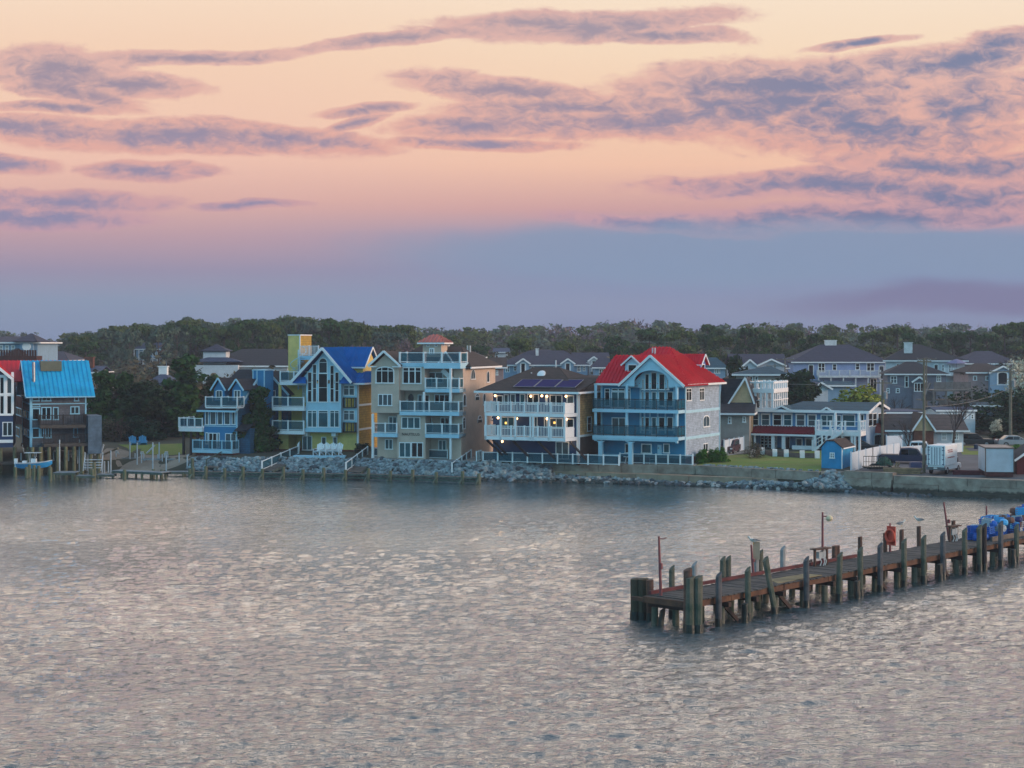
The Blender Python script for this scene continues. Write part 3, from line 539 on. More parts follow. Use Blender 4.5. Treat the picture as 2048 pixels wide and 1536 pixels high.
# ================= tan house
def house_tan():
    f=Fr('tan_house',(921,919),1.9,16,742,C3,'tall tan stucco house with glass balconies, roof terrace and small red roofed tower'); r=f.root; L=f.L; D=13.4
    TN=mat('tan_stucco','c6b2a2',.9,.08,.8,('noise',6,.15)); _,e=f.F(800,455)
    eL=f.F(240,455)[1]
    u_a=f.F(375,600)[0]; u_b=f.F(615,600)[0]; u_0=f.F(108,600)[0]; fl=[f.F(500,y,0)[1] for y in (1320,1110,895,675,455)]
    w0,w1,w2,w3,w4=fl; rec=1.9
    m=MB(); m.box((u_b-.2,rec,-.2),(L,D,w4)); m.box((u_0,rec,-.2),(u_b-.2,D,w4))
    m.build('main_wall',TN,r)
    m=MB(); m.box((u_0,.0,w2),(u_a,rec,w4+.05)); m.box((u_a+.0,.25,w3-.02),(u_b,rec,w4)); m.box((f.F(355,1000)[0],.1,-.2),(f.F(625,1000)[0],rec,w2-.15)); m.box((f.F(150,1200)[0],.9,-.2),(f.F(355,1000)[0],rec,w1-.1)); m.box((f.F(870,1200)[0],.25,-.2),(L,rec,w1-.05)); m.box((f.F(875,600)[0],.9,w1-.05),(L,rec,w4)); m.build('front_bays',TN,r)
    # gable over the left bay
    m=MB(); ga=f.F(230,305,-.4); gl=f.F(82,440,-.4); gr=f.F(385,440,-.4); gtri(m,u_0+.05,u_a,w4,ga[1]-.3,.0,.3,ga[0]); m.build('gable_front',TN,r)
    m=MB(); gable_v(m,gl[0],gr[0],gl[1],ga[1],-.45,5,0,.1,ga[0]); 
    a=f.F(500,262,6); hip(m,u_0-.2,rec+2.6,L-6.5,D+.6,w4,w4+2.4,u_0+3,L-8,'u')
    rr=f.S(960,262,L-4.5); m2=MB(); A=f.F(840,262,7); 
    hip(m,A[0]-3.6,1.8,L+.6,D+.5,w4,A[1],A[0],A[0]+1.3,'u')
    m.build('roof',BRN,r)
    m=MB(); rakes(m,gl[0]-.05,gr[0]+.05,gl[1]-.02,ga[1]+.06,-.5,.24,.08,ga[0]); m.bar((L+.62,1.8,w4-.05),(L+.62,D+.6,w4-.05),.12,.2); m.box((gl[0],-.5,gl[1]-.15),(gl[0]+.9,.0,gl[1]-.03)).box((gr[0]-.9,-.5,gl[1]-.15),(gr[0],.0,gl[1]-.03)); m.each('fascia',WHT,r)
    # slabs, rails and columns
    def bal(x0,x1,y,v,wtop,side=True):
        a=f.F(x0,y,v)[0]; b=f.F(x1,y,v)[0] if x1<930 else L+.0
        m=MB(); m.box((a,v,wtop-.42),(b,rec,wtop)); m.build('balcony',TB_,r)
        P=[(a+.06,rec-.1),(a+.06,v+.05),(b-.06,v+.05)]+([(b-.06,rec-.9)] if side else [])
        if not side: P=[(a+.06,v+.05),(b-.06,v+.05)]
        rail(r,P,wtop,1.12,1.55,'glass',WHT,.15)
    TB_=mat('pale_blue_trim','a9d3e6',.6,.06,.8)
    bal(622,960,670,-.3,f.F(700,658,-.3)[1]); bal(380,960,885,-.5,f.F(600,880,-.5)[1]); bal(625,960,1100,-.5,f.F(700,1095,-.5)[1]); bal(128,357,1092,-.3,f.F(240,1088,-.3)[1],False)
    # roof terrace
    v=-.2; a=f.F(370,412,v); b=L+.05; wt=f.F(700,412,v)[1]; us=f.F(612,412,v)[0]
    m=MB(); m.box((us,v,wt-.62),(b,rec+2.6,wt-.0)).box((a[0],.2,wt-.45),(us,rec+2.6,wt-.01)); m.build('roof_terrace',TB_,r)
    rail(r,[(a[0],2.5),(a[0],.25),(us,.25),(us,v+.05),(b-.05,v+.05),(b-.05,rec+.4)],wt,1.12,2.1,'glass',WHT,.2)
    m=MB()
    for x,y0,y1,vv in ((868,465,1330,-.45),(612,690,900,-.45),(120,900,1315,-.25)):
        u=f.F(x,800,vv)[0]; m.box((u-.12,vv-.0,f.F(x,y1,vv)[1]-.1),(u+.12,vv+.24,f.F(x,y0,vv)[1]))
    m.each('balcony_column',WHT,r)
    # windows
    f.w('F',0,150,445,330,604,3,2,arch=.45,t=.12,tm=.07); f.w('F',0.25,410,452,590,610,3,2,rows=[.76],t=.1,tm=.07); f.w('F',0,174,710,310,822,3,1); f.w('F',.1,398,930,580,1042,3,1,gm=TEAL)
    f.w('F',rec,650,500,800,600,2,1,gm=GREY,name='sliding_door'); f.w('F',rec,715,712,860,800,3,1); f.w('F',rec,555,715,600,875,1,1,name='door'); f.w('F',rec,400,712,430,790,1,1); f.w('F',rec,640,935,692,1090,1,1); f.w('F',rec,772,935,860,1080,2,1,name='sliding_door'); f.w('F',rec,275,925,355,1060,2,1,gm=TEAL,name='sliding_door'); f.w('F',rec,615,715,668,875,1,1,name='door')
    u,w=f.F(490,750,rec); m=MB(); m.prism([(u+math.cos(t*.4488)*.32,rec-.06,w+math.sin(t*.4488)*.5) for t in range(14)],(0,.05,0)); m.build('oval_window',GLS,r)
    f.w('F',.9,240,1142,316,1240,2,1,gm=TEAL); f.w('F',rec,752,1150,830,1250,2,1,gm=TEAL,t=.1); f.w('F',.1,375,1172,490,1318,2,1,gm=TEAL,name='sliding_door',t=.1); f.w('F',.1,492,1172,608,1318,2,1,name='sliding_door',t=.1)
    for x0,y0,x1,y1,nx,ar in ((1062,470,1105,565,2,1),(1215,487,1240,595,1,1),(988,708,1016,824,1,1),(1180,700,1205,812,1,1),(1104,700,1146,730,2,1),(985,928,1010,1040,1,1),(1128,915,1170,947,2,1),(1255,915,1285,947,1,1)): f.w('R',L,x0,y0,x1,y1,nx,1,arch=ar,t=.09)
    # tower
    vt=4.5; a=f.F(603,330,vt); b=f.F(780,330,vt); t=f.F(700,222,vt)[1]; bt=w4+.3; wd=b[0]-a[0]
    m=MB(); m.box((a[0],vt,bt),(b[0],vt+wd,t)); tw=m.build('tower',TN,r); m=MB(); o=.5; hip(m,a[0]-o,vt-o,b[0]+o,vt+wd+o,t,f.F(740,148,vt+wd/2)[1],(a[0]+b[0])/2-.35,(a[0]+b[0])/2+.35,'u',.42,.1); m.build('tower_roof',mat('salmon_metal_roof','b8685c',.45,.1,.8),tw)
    m=MB(); z=t-.02; 
    for p,q in (((a[0]-o,vt-o),(b[0]+o,vt-o)),((b[0]+o,vt-o),(b[0]+o,vt+wd+o))): m.bar((*p,z),(*q,z),.1,.16)
    m.build('fascia',WHT,tw); f.w('F',vt,665,268,715,330,2,1,t=.14)
    for x in (640,718): f.w('F',vt,x,237,x+26,248,1,1,t=.03)
    for x in (792,838): f.w('R',b[0],x,235,x+17,246,1,1,t=.03)
    # small white gables on the terrace and sign lettering
    u,w=f.F(822,305,2.6); m=MB(); rakes(m,u-.9,u+.9,w-1.3,w,2.6,.16,.1); m.build('terrace_gable_trim',WHT,r)
    cu=bpy.data.curves.new('name_lettering','FONT'); cu.body='NAUTILUS'; cu.size=.42; cu.extrude=.02; cu.align_x='CENTER'; cu.align_y='CENTER'; cu.space_character=1.1
    to=bpy.data.objects.new('name_lettering',cu); C.objects.link(to); dg=bpy.context.evaluated_depsgraph_get(); me=bpy.data.meshes.new_from_object(to.evaluated_get(dg)); bpy.data.objects.remove(to)
    me.materials.clear(); me.materials.append(mat('black_lettering','17150f',.6,.1,1)); to=bpy.data.objects.new('name_lettering',me); C.objects.link(to); to.parent=r; u,w=f.F(488,1098,.1); to.location=(u,.07,w); to.rotation_euler=(math.pi/2,0,0)
    m=MB(); m.box((0-.1,rec+.02,-.8),(L+.02,D,-.2)); m.box((L-1.2,.3,-.8),(L+.03,rec,.15)); m.build('foundation',FOUND,r)
    # spiral stair on the upper balcony
    m=MB(); u,w=f.F(870,560,1.2); pu,pw=f.F(790,480,1.2); m.bar((u+.3,1.2,w-.2),(pu,1.2,pw),.12,.5); m.build('stair',WHT,r)
    m=MB()
    for x in (1020,1045): u,w=f.F(x,262,8); m.tube([(u,8.5,w-1.6),(u,8.5,w+.2)],.09,8)
    u,w=f.F(1123,350,6); m.each('vent_pipe',WHT2,r)
    return f
HT=house_tan()
TBL=MC['pale_blue_trim']
# ================= yellow house with the blue metal roof
def house_yellow():
    f=Fr('yellow_house',(714,906),1.8,15,556,C2,'yellow waterfront house with cobalt blue metal roof, tall gable window wall and square stair tower'); r=f.root; L=f.L; D=17
    YG=mat('olive_yellow_wall','dcc274',.8,.1,1,('lap',.2,.4)); MU=mat('mustard_shingle_wall','b0903c',.85,.12,1.4,('shingle',.45,.5))
    uB=f.F(1228,700)[0]; uC=f.F(1700,700)[0]; L=uC; e=f.F(1700,575)[1]; rec=2.2
    m=MB(); m.box((uB,.0,.35),(L-.25,D,e)); m.box((f.F(975,1100)[0],rec,.35),(uB,D*.6,f.F(1000,560)[1]-.2)); m.build('front_wall',YG,r)
    m=MB(); m.box((L-.25,.02,.35),(L,D,e)); m.build('side_wall',MU,r)
    m=MB(); m.box((f.F(985,1190)[0],-.04,-.3),(L+.03,D,.35)); m.build('foundation',FOUND,r)
    m=MB()
    for y in (770,990): w=f.S(1705,y,L)[1]; m.box((L,.1,w-.12),(L+.05,D,w+.12))
    m.box((L-.16,-.06,.35),(L+.06,.12,e)); m.each('corner_trim',WHT,r)
    # bay with the great window wall
    vb=-1.1; a=f.F(1228,700,vb)[0]; b=f.F(1545,700,vb)[0]; zb=f.F(1380,1015,vb)[1]; zt=f.F(1380,575,vb)[1]; ga=f.F(1378,262,vb-.6); gl=f.F(1105,572,vb-.6); gr=f.F(1632,560,vb-.6); uc=ga[0]; wb=(gl[1]+gr[1])/2
    m=MB(); m.box((a,vb,zb),(b,.0,zt)); m.prism([(gl[0]+.9,vb,wb+.3),(gr[0]-.5,vb,wb+.3),(uc,vb,ga[1]-.25)],(0,1.2,0)); m.box((a-.1,vb-.15,f.F(1380,1012,vb)[1]),(b+.1,vb+.0,f.F(1380,975,vb)[1])); m.build('window_bay',TBL,r)
    m=MB(); a1=f.F(1545,700,-.4)[0]; m.box((a1,-.4,f.F(1600,1010,-.4)[1]),(f.F(1690,700,-.4)[0],.0,e+.1)); m.build('side_bay',TBL,r)
    m=MB(); m.box((a-.3,vb+.2,f.F(1300,1045)[1]),(a+.1,0,zb)); m.box((f.F(1480,1040)[0],vb+.3,f.F(1300,1045)[1]),(f.F(1520,1040)[0],0,zb)); m.each('bracket',WHT,r)
    m=MB(); gable_v(m,gl[0]-.1,gr[0]+.1,wb,ga[1]+.1,vb-.75,14,.42,.12,uc); hip(m,gr[0]-2.6,-.8,L+1.0,D+.4,e,e+3.4,L-2.5,L-2.4,'u',.42)
    v1=f.F(1660,280,4)[1]; c=f.F(1750,285,4)
    m.build('roof',BLU,r)
    m=MB(); rakes(m,gl[0]-.15,gr[0]+.15,wb,ga[1]+.1,vb-.8,.3,.1,uc); m.bar((gr[0],-.85,e),(L+1,-.85,e),.1,.2); m.bar((L+1.05,-.8,e),(L+1.05,D,e),.1,.2); m.each('fascia',WHT,r)
    m=MB(); 
    for s_,x in ((1,1105),(-1,1525)):
        u0=f.F(x,570,vb-.7)[0]; u1=f.F(x+120 if s_>0 else x+115,570,vb-.7)[0]; w=f.F(x,572,vb-.7)[1]; m.prism([(u0,vb-.7,w),(u1,vb-.7,w),(u1-.3,vb-.1,w+.75),(u0+.3,vb-.1,w+.75)],(0,.3,0))
    m.each('eave_return',BLU,r)
    # gable panes, stepped under the rakes, and the round window
    for x0,x1,yt in ((1243,1283,470),(1288,1326,400),(1446,1484,410),(1490,1528,470)):
        u0,_=f.F(x0,500,vb); u1,_=f.F(x1,500,vb); _,z0=f.F(x0,740,vb); _,z1=f.F(x0,yt,vb); win(r,f.T('F',vb),u0,z0,u1,z1,1,3,t=.07,tm=.06,rows=[.38,.66] if yt>450 else [.36,.76])
    f.w('F',vb,1340,480,1426,742,1,2,t=.09,rows=[.5]); f.w('F',vb,1343,340,1424,480,1,1,arch=1,t=.1,tm=.05)
    for x0,x1 in ((1242,1328),(1340,1430),(1444,1530)): f.w('F',vb,x0,815,x1,968,2 if x1!=1430 else 1,2,gm=TEAL,t=.08,rows=[.86])
    for y0,y1 in ((590,680),(815,905)): f.w('F',-.4,1568,y0,1668,y1,2,2,rows=[.7],gm=GREY,t=.08)
    for y0,y1 in ((700,795),(925,1015)):
        u0,z1=f.F(1562,y0,-.75); u1,z0=f.F(1678,y1,-.75); m=MB(); m.box((u0,-.75,z0),(u1,-.4,z0+.12)).box((u0,-.75,z1-.1),(u1,-.4,z1)); m.box((u0,-.74,z0+.12),(u0+.09,-.4,z1-.1)).box((u1-.09,-.74,z0+.12),(u1,-.4,z1-.1)).box((u0+.5,-.74,z0+.12),(u0+.6,-.4,z1-.1)).box((u1-.6,-.74,z0+.12),(u1-.5,-.4,z1-.1)); o=m.build('window_balcony',DKM,r)
        m=MB(); m.box((u0+.3,-.7,z0+.12),(u1-.3,-.42,z1-.1)); m.build('panel',MU,o)
    for x0,x1,y0,y1 in ((1368,1412,1055,1140),(1472,1512,1055,1140)): f.w('F',0,x0,y0,x1,y1,1,1,gm=GREY,t=.08)
    f.w('F',0,1195,1045,1285,1175,2,1,gm=TEAL,name='sliding_door'); f.w('F',rec,1195,585,1222,740,2,2); f.w('F',rec,1195,815,1222,960,2,2); f.w('F',rec,1012,828,1052,910,1,1); f.w('F',rec,1045,1040,1120,1180,1,1,name='door',gm=mat('grey_door','474c4e',.6))
    # left balconies
    for y0,x0,vv in ((785,920,-1.6),(998,920,-1.6),(555,990,-.4)):
        a_,w=f.F(x0,y0,vv); m=MB(); m.box((a_,vv,w-.42),(a-.02,rec,w)); m.build('balcony',WHT,r); rail(r,[(a_+.07,rec-.1),(a_+.07,vv+.07),(a-.1,vv+.07)],w,1.15,1.9,'glass',WHT,.15)
    m=MB(); u=f.F(993,800,-.2)[0]; m.box((u-.14,-.3,1.0),(u+.14,-.02,f.F(993,570,-.2)[1])); u=f.F(985,1150,-.1)[0]; m.box((u,-.1,.3),(u+1.2,rec,f.F(985,1030)[1])); m.each('balcony_column',YG,r)
    # stair tower with spiral stair and upper deck
    vt=3; a_=f.F(1068,300,vt)[0]; b_=f.F(1172,300,vt)[0]; zt=f.F(1120,140,vt)[1]; m=MB(); m.box((a_,vt,e-4),(b_,vt+.2,zt)).box((a_,vt+.2,e-4),(b_,vt+3.6,zt)); tw=m.build('stair_tower',YG,r)
    m=MB(); m.box((b_,vt+.05,e-2),(b_+.06,vt+3.6,zt)); m.build('side_panel',MU,tw); m=MB(); m.box((a_-.05,vt-.06,zt),(b_+.12,vt+3.7,zt+.12)); m.box((b_-.05,vt-.05,e-2),(b_+.08,vt+.05,zt)); m.each('trim',WHT,tw)
    m=MB(); c=Vector(((f.F(1150,350,1.6)[0]),1.9,e+.3)); 
    for k in range(18): t=k*.45; z=e-.6+k*.24; m.bar(c*1+Vector((0,0,z-c.z)),Vector((c.x+math.cos(t)*.9,c.y+math.sin(t)*.9,z)),.25,.05)
    pts=[Vector((c.x+math.cos(k*.45)*.95,c.y+math.sin(k*.45)*.95,e+.3+k*.24)) for k in range(18)]; m.tube(pts,.04,5); m.tube([(c.x,c.y,e-.8),(c.x,c.y,e+4)],.06,6); m.build('spiral_stair',TBL,r)
    ud,w=f.F(1172,322,2.2); u2=f.F(1340,322,2.2)[0]; m=MB(); m.box((ud,2.2,w-.5),(u2,4.5,w)); m.build('upper_deck',TBL,r); rail(r,[(ud,2.25),(u2,2.25)],w,1.15,1.2,'bal',WHT,.12)
    # dormer at the right
    u=L-.4; v0,z0=f.S(1700,470,u); d0=f.F(1700,370,2)[1]; m=MB(); m.box((u-3,2.2,e+.2),(u+.2,6.8,e+2.1)); gt=[(u+.2,2.2,e+2.1),(u+.2,6.8,e+2.1),(u+.2,4.5,e+3.9)]; m.prism(gt,(-2,0,0)); dm=m.build('dormer',YG,r)
    m=MB(); rib_poly(m,[(u-4,1.8,e+1.9),(u+.6,1.8,e+1.9),(u+.6,4.5,e+4.2),(u-4,4.5,e+4.2)],.1,.42); rib_poly(m,[(u+.6,7.2,e+1.9),(u-4,7.2,e+1.9),(u-4,4.5,e+4.2),(u+.6,4.5,e+4.2)],.1,.42); m.build('dormer_roof',BLU,dm); m=MB(); m.bar((u+.62,1.8,e+1.9),(u+.62,4.5,e+4.25),.06,.2); m.bar((u+.625,7.2,e+1.9),(u+.625,4.5,e+4.25),.06,.2); m.bar((u-4,1.75,e+1.85),(u+.6,1.75,e+1.85),.08,.18); m.each('fascia',WHT,dm)
    return f
HY=house_yellow()
# ================= blue cottage with two dormers
def house_cottage():
    f=Fr('blue_cottage',(474,908),1.8,22,408,C2,'small blue cottage with two white railed dormer balconies and a square blue chimney'); r=f.root; L=f.L; D=12
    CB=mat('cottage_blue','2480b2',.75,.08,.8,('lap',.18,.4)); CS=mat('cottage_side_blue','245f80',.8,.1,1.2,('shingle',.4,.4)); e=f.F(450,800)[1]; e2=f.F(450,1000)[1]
    m=MB(); m.box((0,0,-.3),(L,5.5,e)); m.build('front_wall',CB,r)
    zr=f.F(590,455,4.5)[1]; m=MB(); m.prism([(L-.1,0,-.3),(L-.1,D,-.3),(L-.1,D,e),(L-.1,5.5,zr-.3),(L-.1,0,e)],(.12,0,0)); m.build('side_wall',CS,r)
    m=MB(); rib_poly(m,[(-.5,-.7,e-.3),(L+.3,-.7,e-.3),(L+.3,5.5,zr),(-.5+1.9,5.5,zr)],.14); rib_poly(m,[(L+.3,D+.3,e-.3),(-.5,D+.3,e-.3),(-.5+1.9,5.5,zr),(L+.3,5.5,zr)],.14); rib_poly(m,[(-.5,D+.3,e-.3),(-.5,-.7,e-.3),(1.4,5.5,zr)],.14); m.build('roof',MC['dark_grey_shingle_roof'],r)
    m=MB(); m.bar((-.5,-.75,e-.28),(L+.3,-.75,e-.28),.12,.22); m.bar((L+.34,-.7,e-.25),(L+.34,5.5,zr+.05),.08,.28); m.bar((L+.34,D+.3,e-.25),(L+.34,5.5,zr+.05),.08,.28); m.box((L-.1,-.06,-.3),(L+.05,.1,e-.3)); m.each('fascia',TBL,r)
    # right cross gable and chimney
    v=7; x0=f.F(860,600,v)[0]; x1=f.F(1065,650,v)[0]; ap=f.F(893,468,v); zb=f.F(1060,655,v)[1]; m=MB(); 
    m.prism([(x0-.8,v,0),(x1,v,0),(x1,v,zb),(ap[0],v,ap[1]-.1),(x0-.8,v,ap[1]-1.2)],(0,4,0)); w2=m.build('right_wing',CS,r); m=MB(); rib_poly(m,[(x1+.3,v-.3,zb-.3),(x1+.3,v+4,zb-.3),(ap[0],v+4,ap[1]),(ap[0],v-.3,ap[1])],.12); m.build('wing_roof',MC['dark_grey_shingle_roof'],w2)
    m=MB(); m.bar((x1+.3,v-.33,zb-.3),(ap[0],v-.33,ap[1]+.05),.08,.25); m.bar((x0-.4,v-.33,ap[1]-.9),(ap[0],v-.335,ap[1]+.05),.08,.25); m.each('fascia',TBL,w2)
    u,w=f.F(885,525,v); m=MB(); m.tube([(u,v-.02,w),(u,v-.08,w)],.38,16); m.build('round_vent',TBL,r); f.w('F',v,905,635,955,690,1,1)
    a=f.F(748,500,4)[0]; b=f.F(856,500,4)[0]; zt=f.F(800,457,4)[1]; m=MB(); m.box((a,4,3),(b,6,zt)); c=m.build('chimney',CB,r); m=MB(); m.box((a-.08,3.92,zt),(b+.08,6.08,zt+.12)); 
    for q in (a,a+.55,b-.1): m.box((q-.02,3.95,3),(q+.1,4.0,zt))
    m.each('trim',TBL,c)
    # dormers with balconies
    for cx,x0,x1,ya,xr0,xr1,ar in ((436,398,492,535,320,460,1),(602,562,655,545,465,605,0)):
        v=.6; u0=f.F(x0,700,v)[0]; u1=f.F(x1,700,v)[0]; zb_=f.F(cx,715,v)[1]; zt=f.F(cx,625,v)[1]; za=f.F(cx,ya,v)[1]; uc=(u0+u1)/2
        m=MB(); m.box((u0,v,zb_-.6),(u1,v+3.5,zt)); gtri(m,u0,u1,zt,za-.1,v,3); d=m.build('dormer',CB,r); m=MB(); gable_v(m,u0-.3,u1+.3,zt-.15,za+.1,v-.3,v+4.5,0,.1); m.build('dormer_roof',MC['dark_grey_shingle_roof'],d)
        m=MB(); rakes(m,u0-.33,u1+.33,zt-.15,za+.14,v-.33,.18,.07); m.each('fascia',TBL,d); win(r,f.T('F',v),u0+.25,zb_,u1-.25,zt-.1,2,1,gm=GREY,arch=.35 if ar else 0,name='balcony_door')
        vb=-.9; a_,w=f.F(xr0,785,vb); b_=f.F(xr1,785,vb)[0]; m=MB(); m.box((a_,vb,w-.15),(b_,v,w)); m.build('balcony',WHT,r); rail(r,[(a_,v),(a_,vb+.05),(b_,vb+.05),(b_,v)],w,1.15,1.6,'bal' if 0 else 'glass',WHT,.13)
    for x0,x1 in ((318,352),(362,418),(428,478),(490,546),(558,592)): f.w('F',0,x0,822,x1,945,1,1,gm=GREY,t=.1)
    m=MB(); w=f.F(450,812)[1]; m.box((-.02,-.07,w),(L,-.0,w+.15)); w=f.F(450,955)[1]; m.box((-.02,-.07,w-.12),(L,0,w)); m.each('trim',TBL,r)
    f.w('F',0,322,1015,346,1120,1,1,gm=TEAL); f.w('F',0,350,1018,425,1170,2,1,name='sliding_door'); f.w('F',0,430,1018,450,1150,1,1,gm=TEAL); f.w('F',0,500,1022,600,1175,2,1,name='sliding_door',gm=GREY); f.w('R',L,605,1050,630,1140,1,1)
    # decks: long front one, and the round ended one on posts to the left
    v=-1.6; a,w=f.F(200,1170,v); b=f.F(560,1190,v)[0]; m=MB(); m.box((a,v,w-.35),(b,0,w)); m.build('deck',TBL,r); rail(r,[(a+.06,-.1),(a+.06,v+.06),(b-.05,v+.06),(b-.05,-.1)],w,1.1,1.3,'glass',TBL,.12)
    m=MB(); m.box((a+.3,v+.3,-.6),(b,0,w-.35)); m.build('foundation',FOUND,r)
    v=-.4; a,w=f.F(55,970,v); b=0; m=MB(); m.prism([(a,v+.5,w-.45),(a+.5,v,w-.45),(b,v,w-.45),(b,3.5,w-.45),(a,3.5,w-.45)],(0,0,.45)); dk=m.build('side_deck',WHT,r); rail(r,[(a+.05,3.3),(a+.05,v+.5),(a+.5,v+.05),(b,v+.05)],w,1.1,.95,'glass',WHT,.12)
    m=MB()
    for x in (118,185,245): u=f.F(x,1000,v+.5)[0]; m.box((u-.12,v+.5,-.3),(u+.12,v+.74,w-.45))
    m.each('deck_post',mat('dark_timber','2d2a2c',.85),r)
    # small lean to roof beside the tree
    m=MB(); p=f.F(680,895,2); q=f.F(600,1005,-.4); m.prism([(L,-.6,q[1]),(L+1.6,-.6,q[1]),(L+1.6,2.6,p[1]),(L,2.6,p[1])],(0,0,.15)); m.build('porch_roof',MC['dark_grey_shingle_roof'],r); m=MB(); m.box((L,.4,-.3),(L+1.5,4,q[1]+.3)); m.build('porch_wall',CS,r)
    return f
HC=house_cottage()
# ================= grey shingle house on piles, cyan roof
def house_grey():
    f=Fr('grey_pile_house',(61,918),1.6,-22,172,C1,'grey weathered shingle house on timber piles with turquoise metal roof',left=True); r=f.root; L=f.L; D=9
    GW=mat('weathered_grey_shingle','5d6068',.9,.2,1.6,('shingle',.35,.6)); TC=mat('light_blue_trim','8cc3dc',.6,.08,1); dt=mat('old_brown_timber','4a4540',.9,.25,2.5)
    e=f.F(500,718)[1]; zf=f.F(500,1165)[1]
    m=MB(); m.box((0,0,zf),(L,D,e)); ap=f.S(145,440,0) ; zr=f.F(400,440,D/2)[1]; m.prism([(0,0,e),(0,D,e),(0,D/2,zr-.1)],(.2,0,0)); m.prism([(L-.2,0,e),(L-.2,D,e),(L-.2,D/2,zr-.1)],(.2,0,0)); m.build('walls',GW,r)
    m=MB(); rib_poly(m,[(-.6,-.9,e-.35),(L+.9,-.9,e-.35),(L+.9,D/2,zr),(-.6,D/2,zr)],.14,.5); rib_poly(m,[(L+.9,D+.9,e-.35),(-.6,D+.9,e-.35),(-.6,D/2,zr),(L+.9,D/2,zr)],.14,.5); m.build('roof',CYN,r)
    m=MB(); m.bar((-.64,-.9,e-.3),(-.64,D/2,zr+.05),.08,.3); m.bar((-.64,D+.9,e-.3),(-.64,D/2,zr+.05),.08,.3); m.bar((-.6,-.94,e-.3),(L+.9,-.94,e-.3),.08,.14); m.box((-.08,-.08,zf),(.18,.1,e)); m.box((L-.12,-.05,zf),(L+.05,.1,e)); w=f.F(500,800)[1]; m.box((.2,-.05,w-.06),(L,-.0,w+.06)); m.box((-.05,0,w-.1),(0,D,w+.1)); m.box((-.06,D-.14,zf),(.1,D+.06,e)); m.each('trim',TC,r)
    m=MB(); u,z=f.F(292,640,1.0); m.tube([(u,1.2,z-.5),(u,1.6,f.F(292,460,3)[1]+.2)],.17,10); m.build('flue_pipe',GALV,r)
    a,z=f.F(345,520,3.0); b,z2=f.F(523,458,3.0); m=MB(); m.box((a,2.6,z),(b,4.2,z2+.3)); m.build('roof_box',mat('drab_roof_box','6a6a58',.9,.1),r)
    for x0,y0,x1,y1,n in ((272,728,336,775,1),(355,728,436,775,2),(632,725,674,775,1),(272,838,342,935,1),(352,828,438,935,2),(452,828,500,935,1),(600,822,678,885,2),(272,1005,340,1088,1),(345,1000,375,1088,1),(385,1000,440,1090,2),(625,1005,665,1085,1)): f.w('F',0,x0,y0,x1,y1,n,1,fm=TC,t=.11)
    m=MB(); u0,z0=f.F(272,805); 
    f.w('F',0,272,806,342,825,1,1,fm=TC,t=.06)
    def side(x0,y0,x1,y1,n):
        d=[]
        v0,b1=f.S(x0,y0,0); v1,b0=f.S(x1,y1,0); win(r,f.T('L',0),min(v0,v1),b0,max(v0,v1),b1,n,1,fm=TC,t=.1)
    for q in ((140,655,212,745,4),(128,822,250,935,6),(120,985,168,1085,2),(203,1000,252,1088,3),(135,500,160,535,1),(165,570,190,610,1)): side(*q)
    # decks and dark railings
    v=-2.3; a,w=f.F(345,985,v); b=f.F(735,985,v)[0]; m=MB(); m.box((a,v,w-.35),(b,0,w)); m.build('deck',dt,r); rail(r,[(a,-.1),(a,v+.05),(b,v+.05),(b,-.1)],w,1.1,1.4,'bal',mat('black_brown_railing','2b2726',.8,.2,2),.12)
    m=MB(); m.box((b+.2,v-.2,.6),(b+1.7,1.5,w+1.0)); m.build('stair_tower',mat('grey_blue_boards','55697a',.9,.2,1.5,('lap',.4,.5)),r)
    m=MB(); a2=f.F(375,1145,v)[0]; b2=f.F(845,1145,v)[0]; w2=f.F(500,1140,v)[1]; m.box((a2,v,w2-.35),(b2,0,w2)); m.box((-.2,-.4,zf-.4),(L+.3,D,zf)); m.each('deck',dt,r); rail(r,[(a2,v+.05),(b2,v+.05),(b2,-.1)],w2,1.0,1.2,'bal',mat('black_brown_railing','2b2726',.8),.12)
    m=MB()
    for i in range(9):
        for vv in (v+.2,D*.45): u=-.0+i*(b2)/8; m.tube([(u,vv,-2.6),(u,vv,zf-.4 if vv>0 else w2-.35)],.2,9)
    m.each('pile',mat('tan_green_pile','6b6a4f',.9,.25,2.5,('noise',5,.4)),r)
    return f
HG=house_grey()
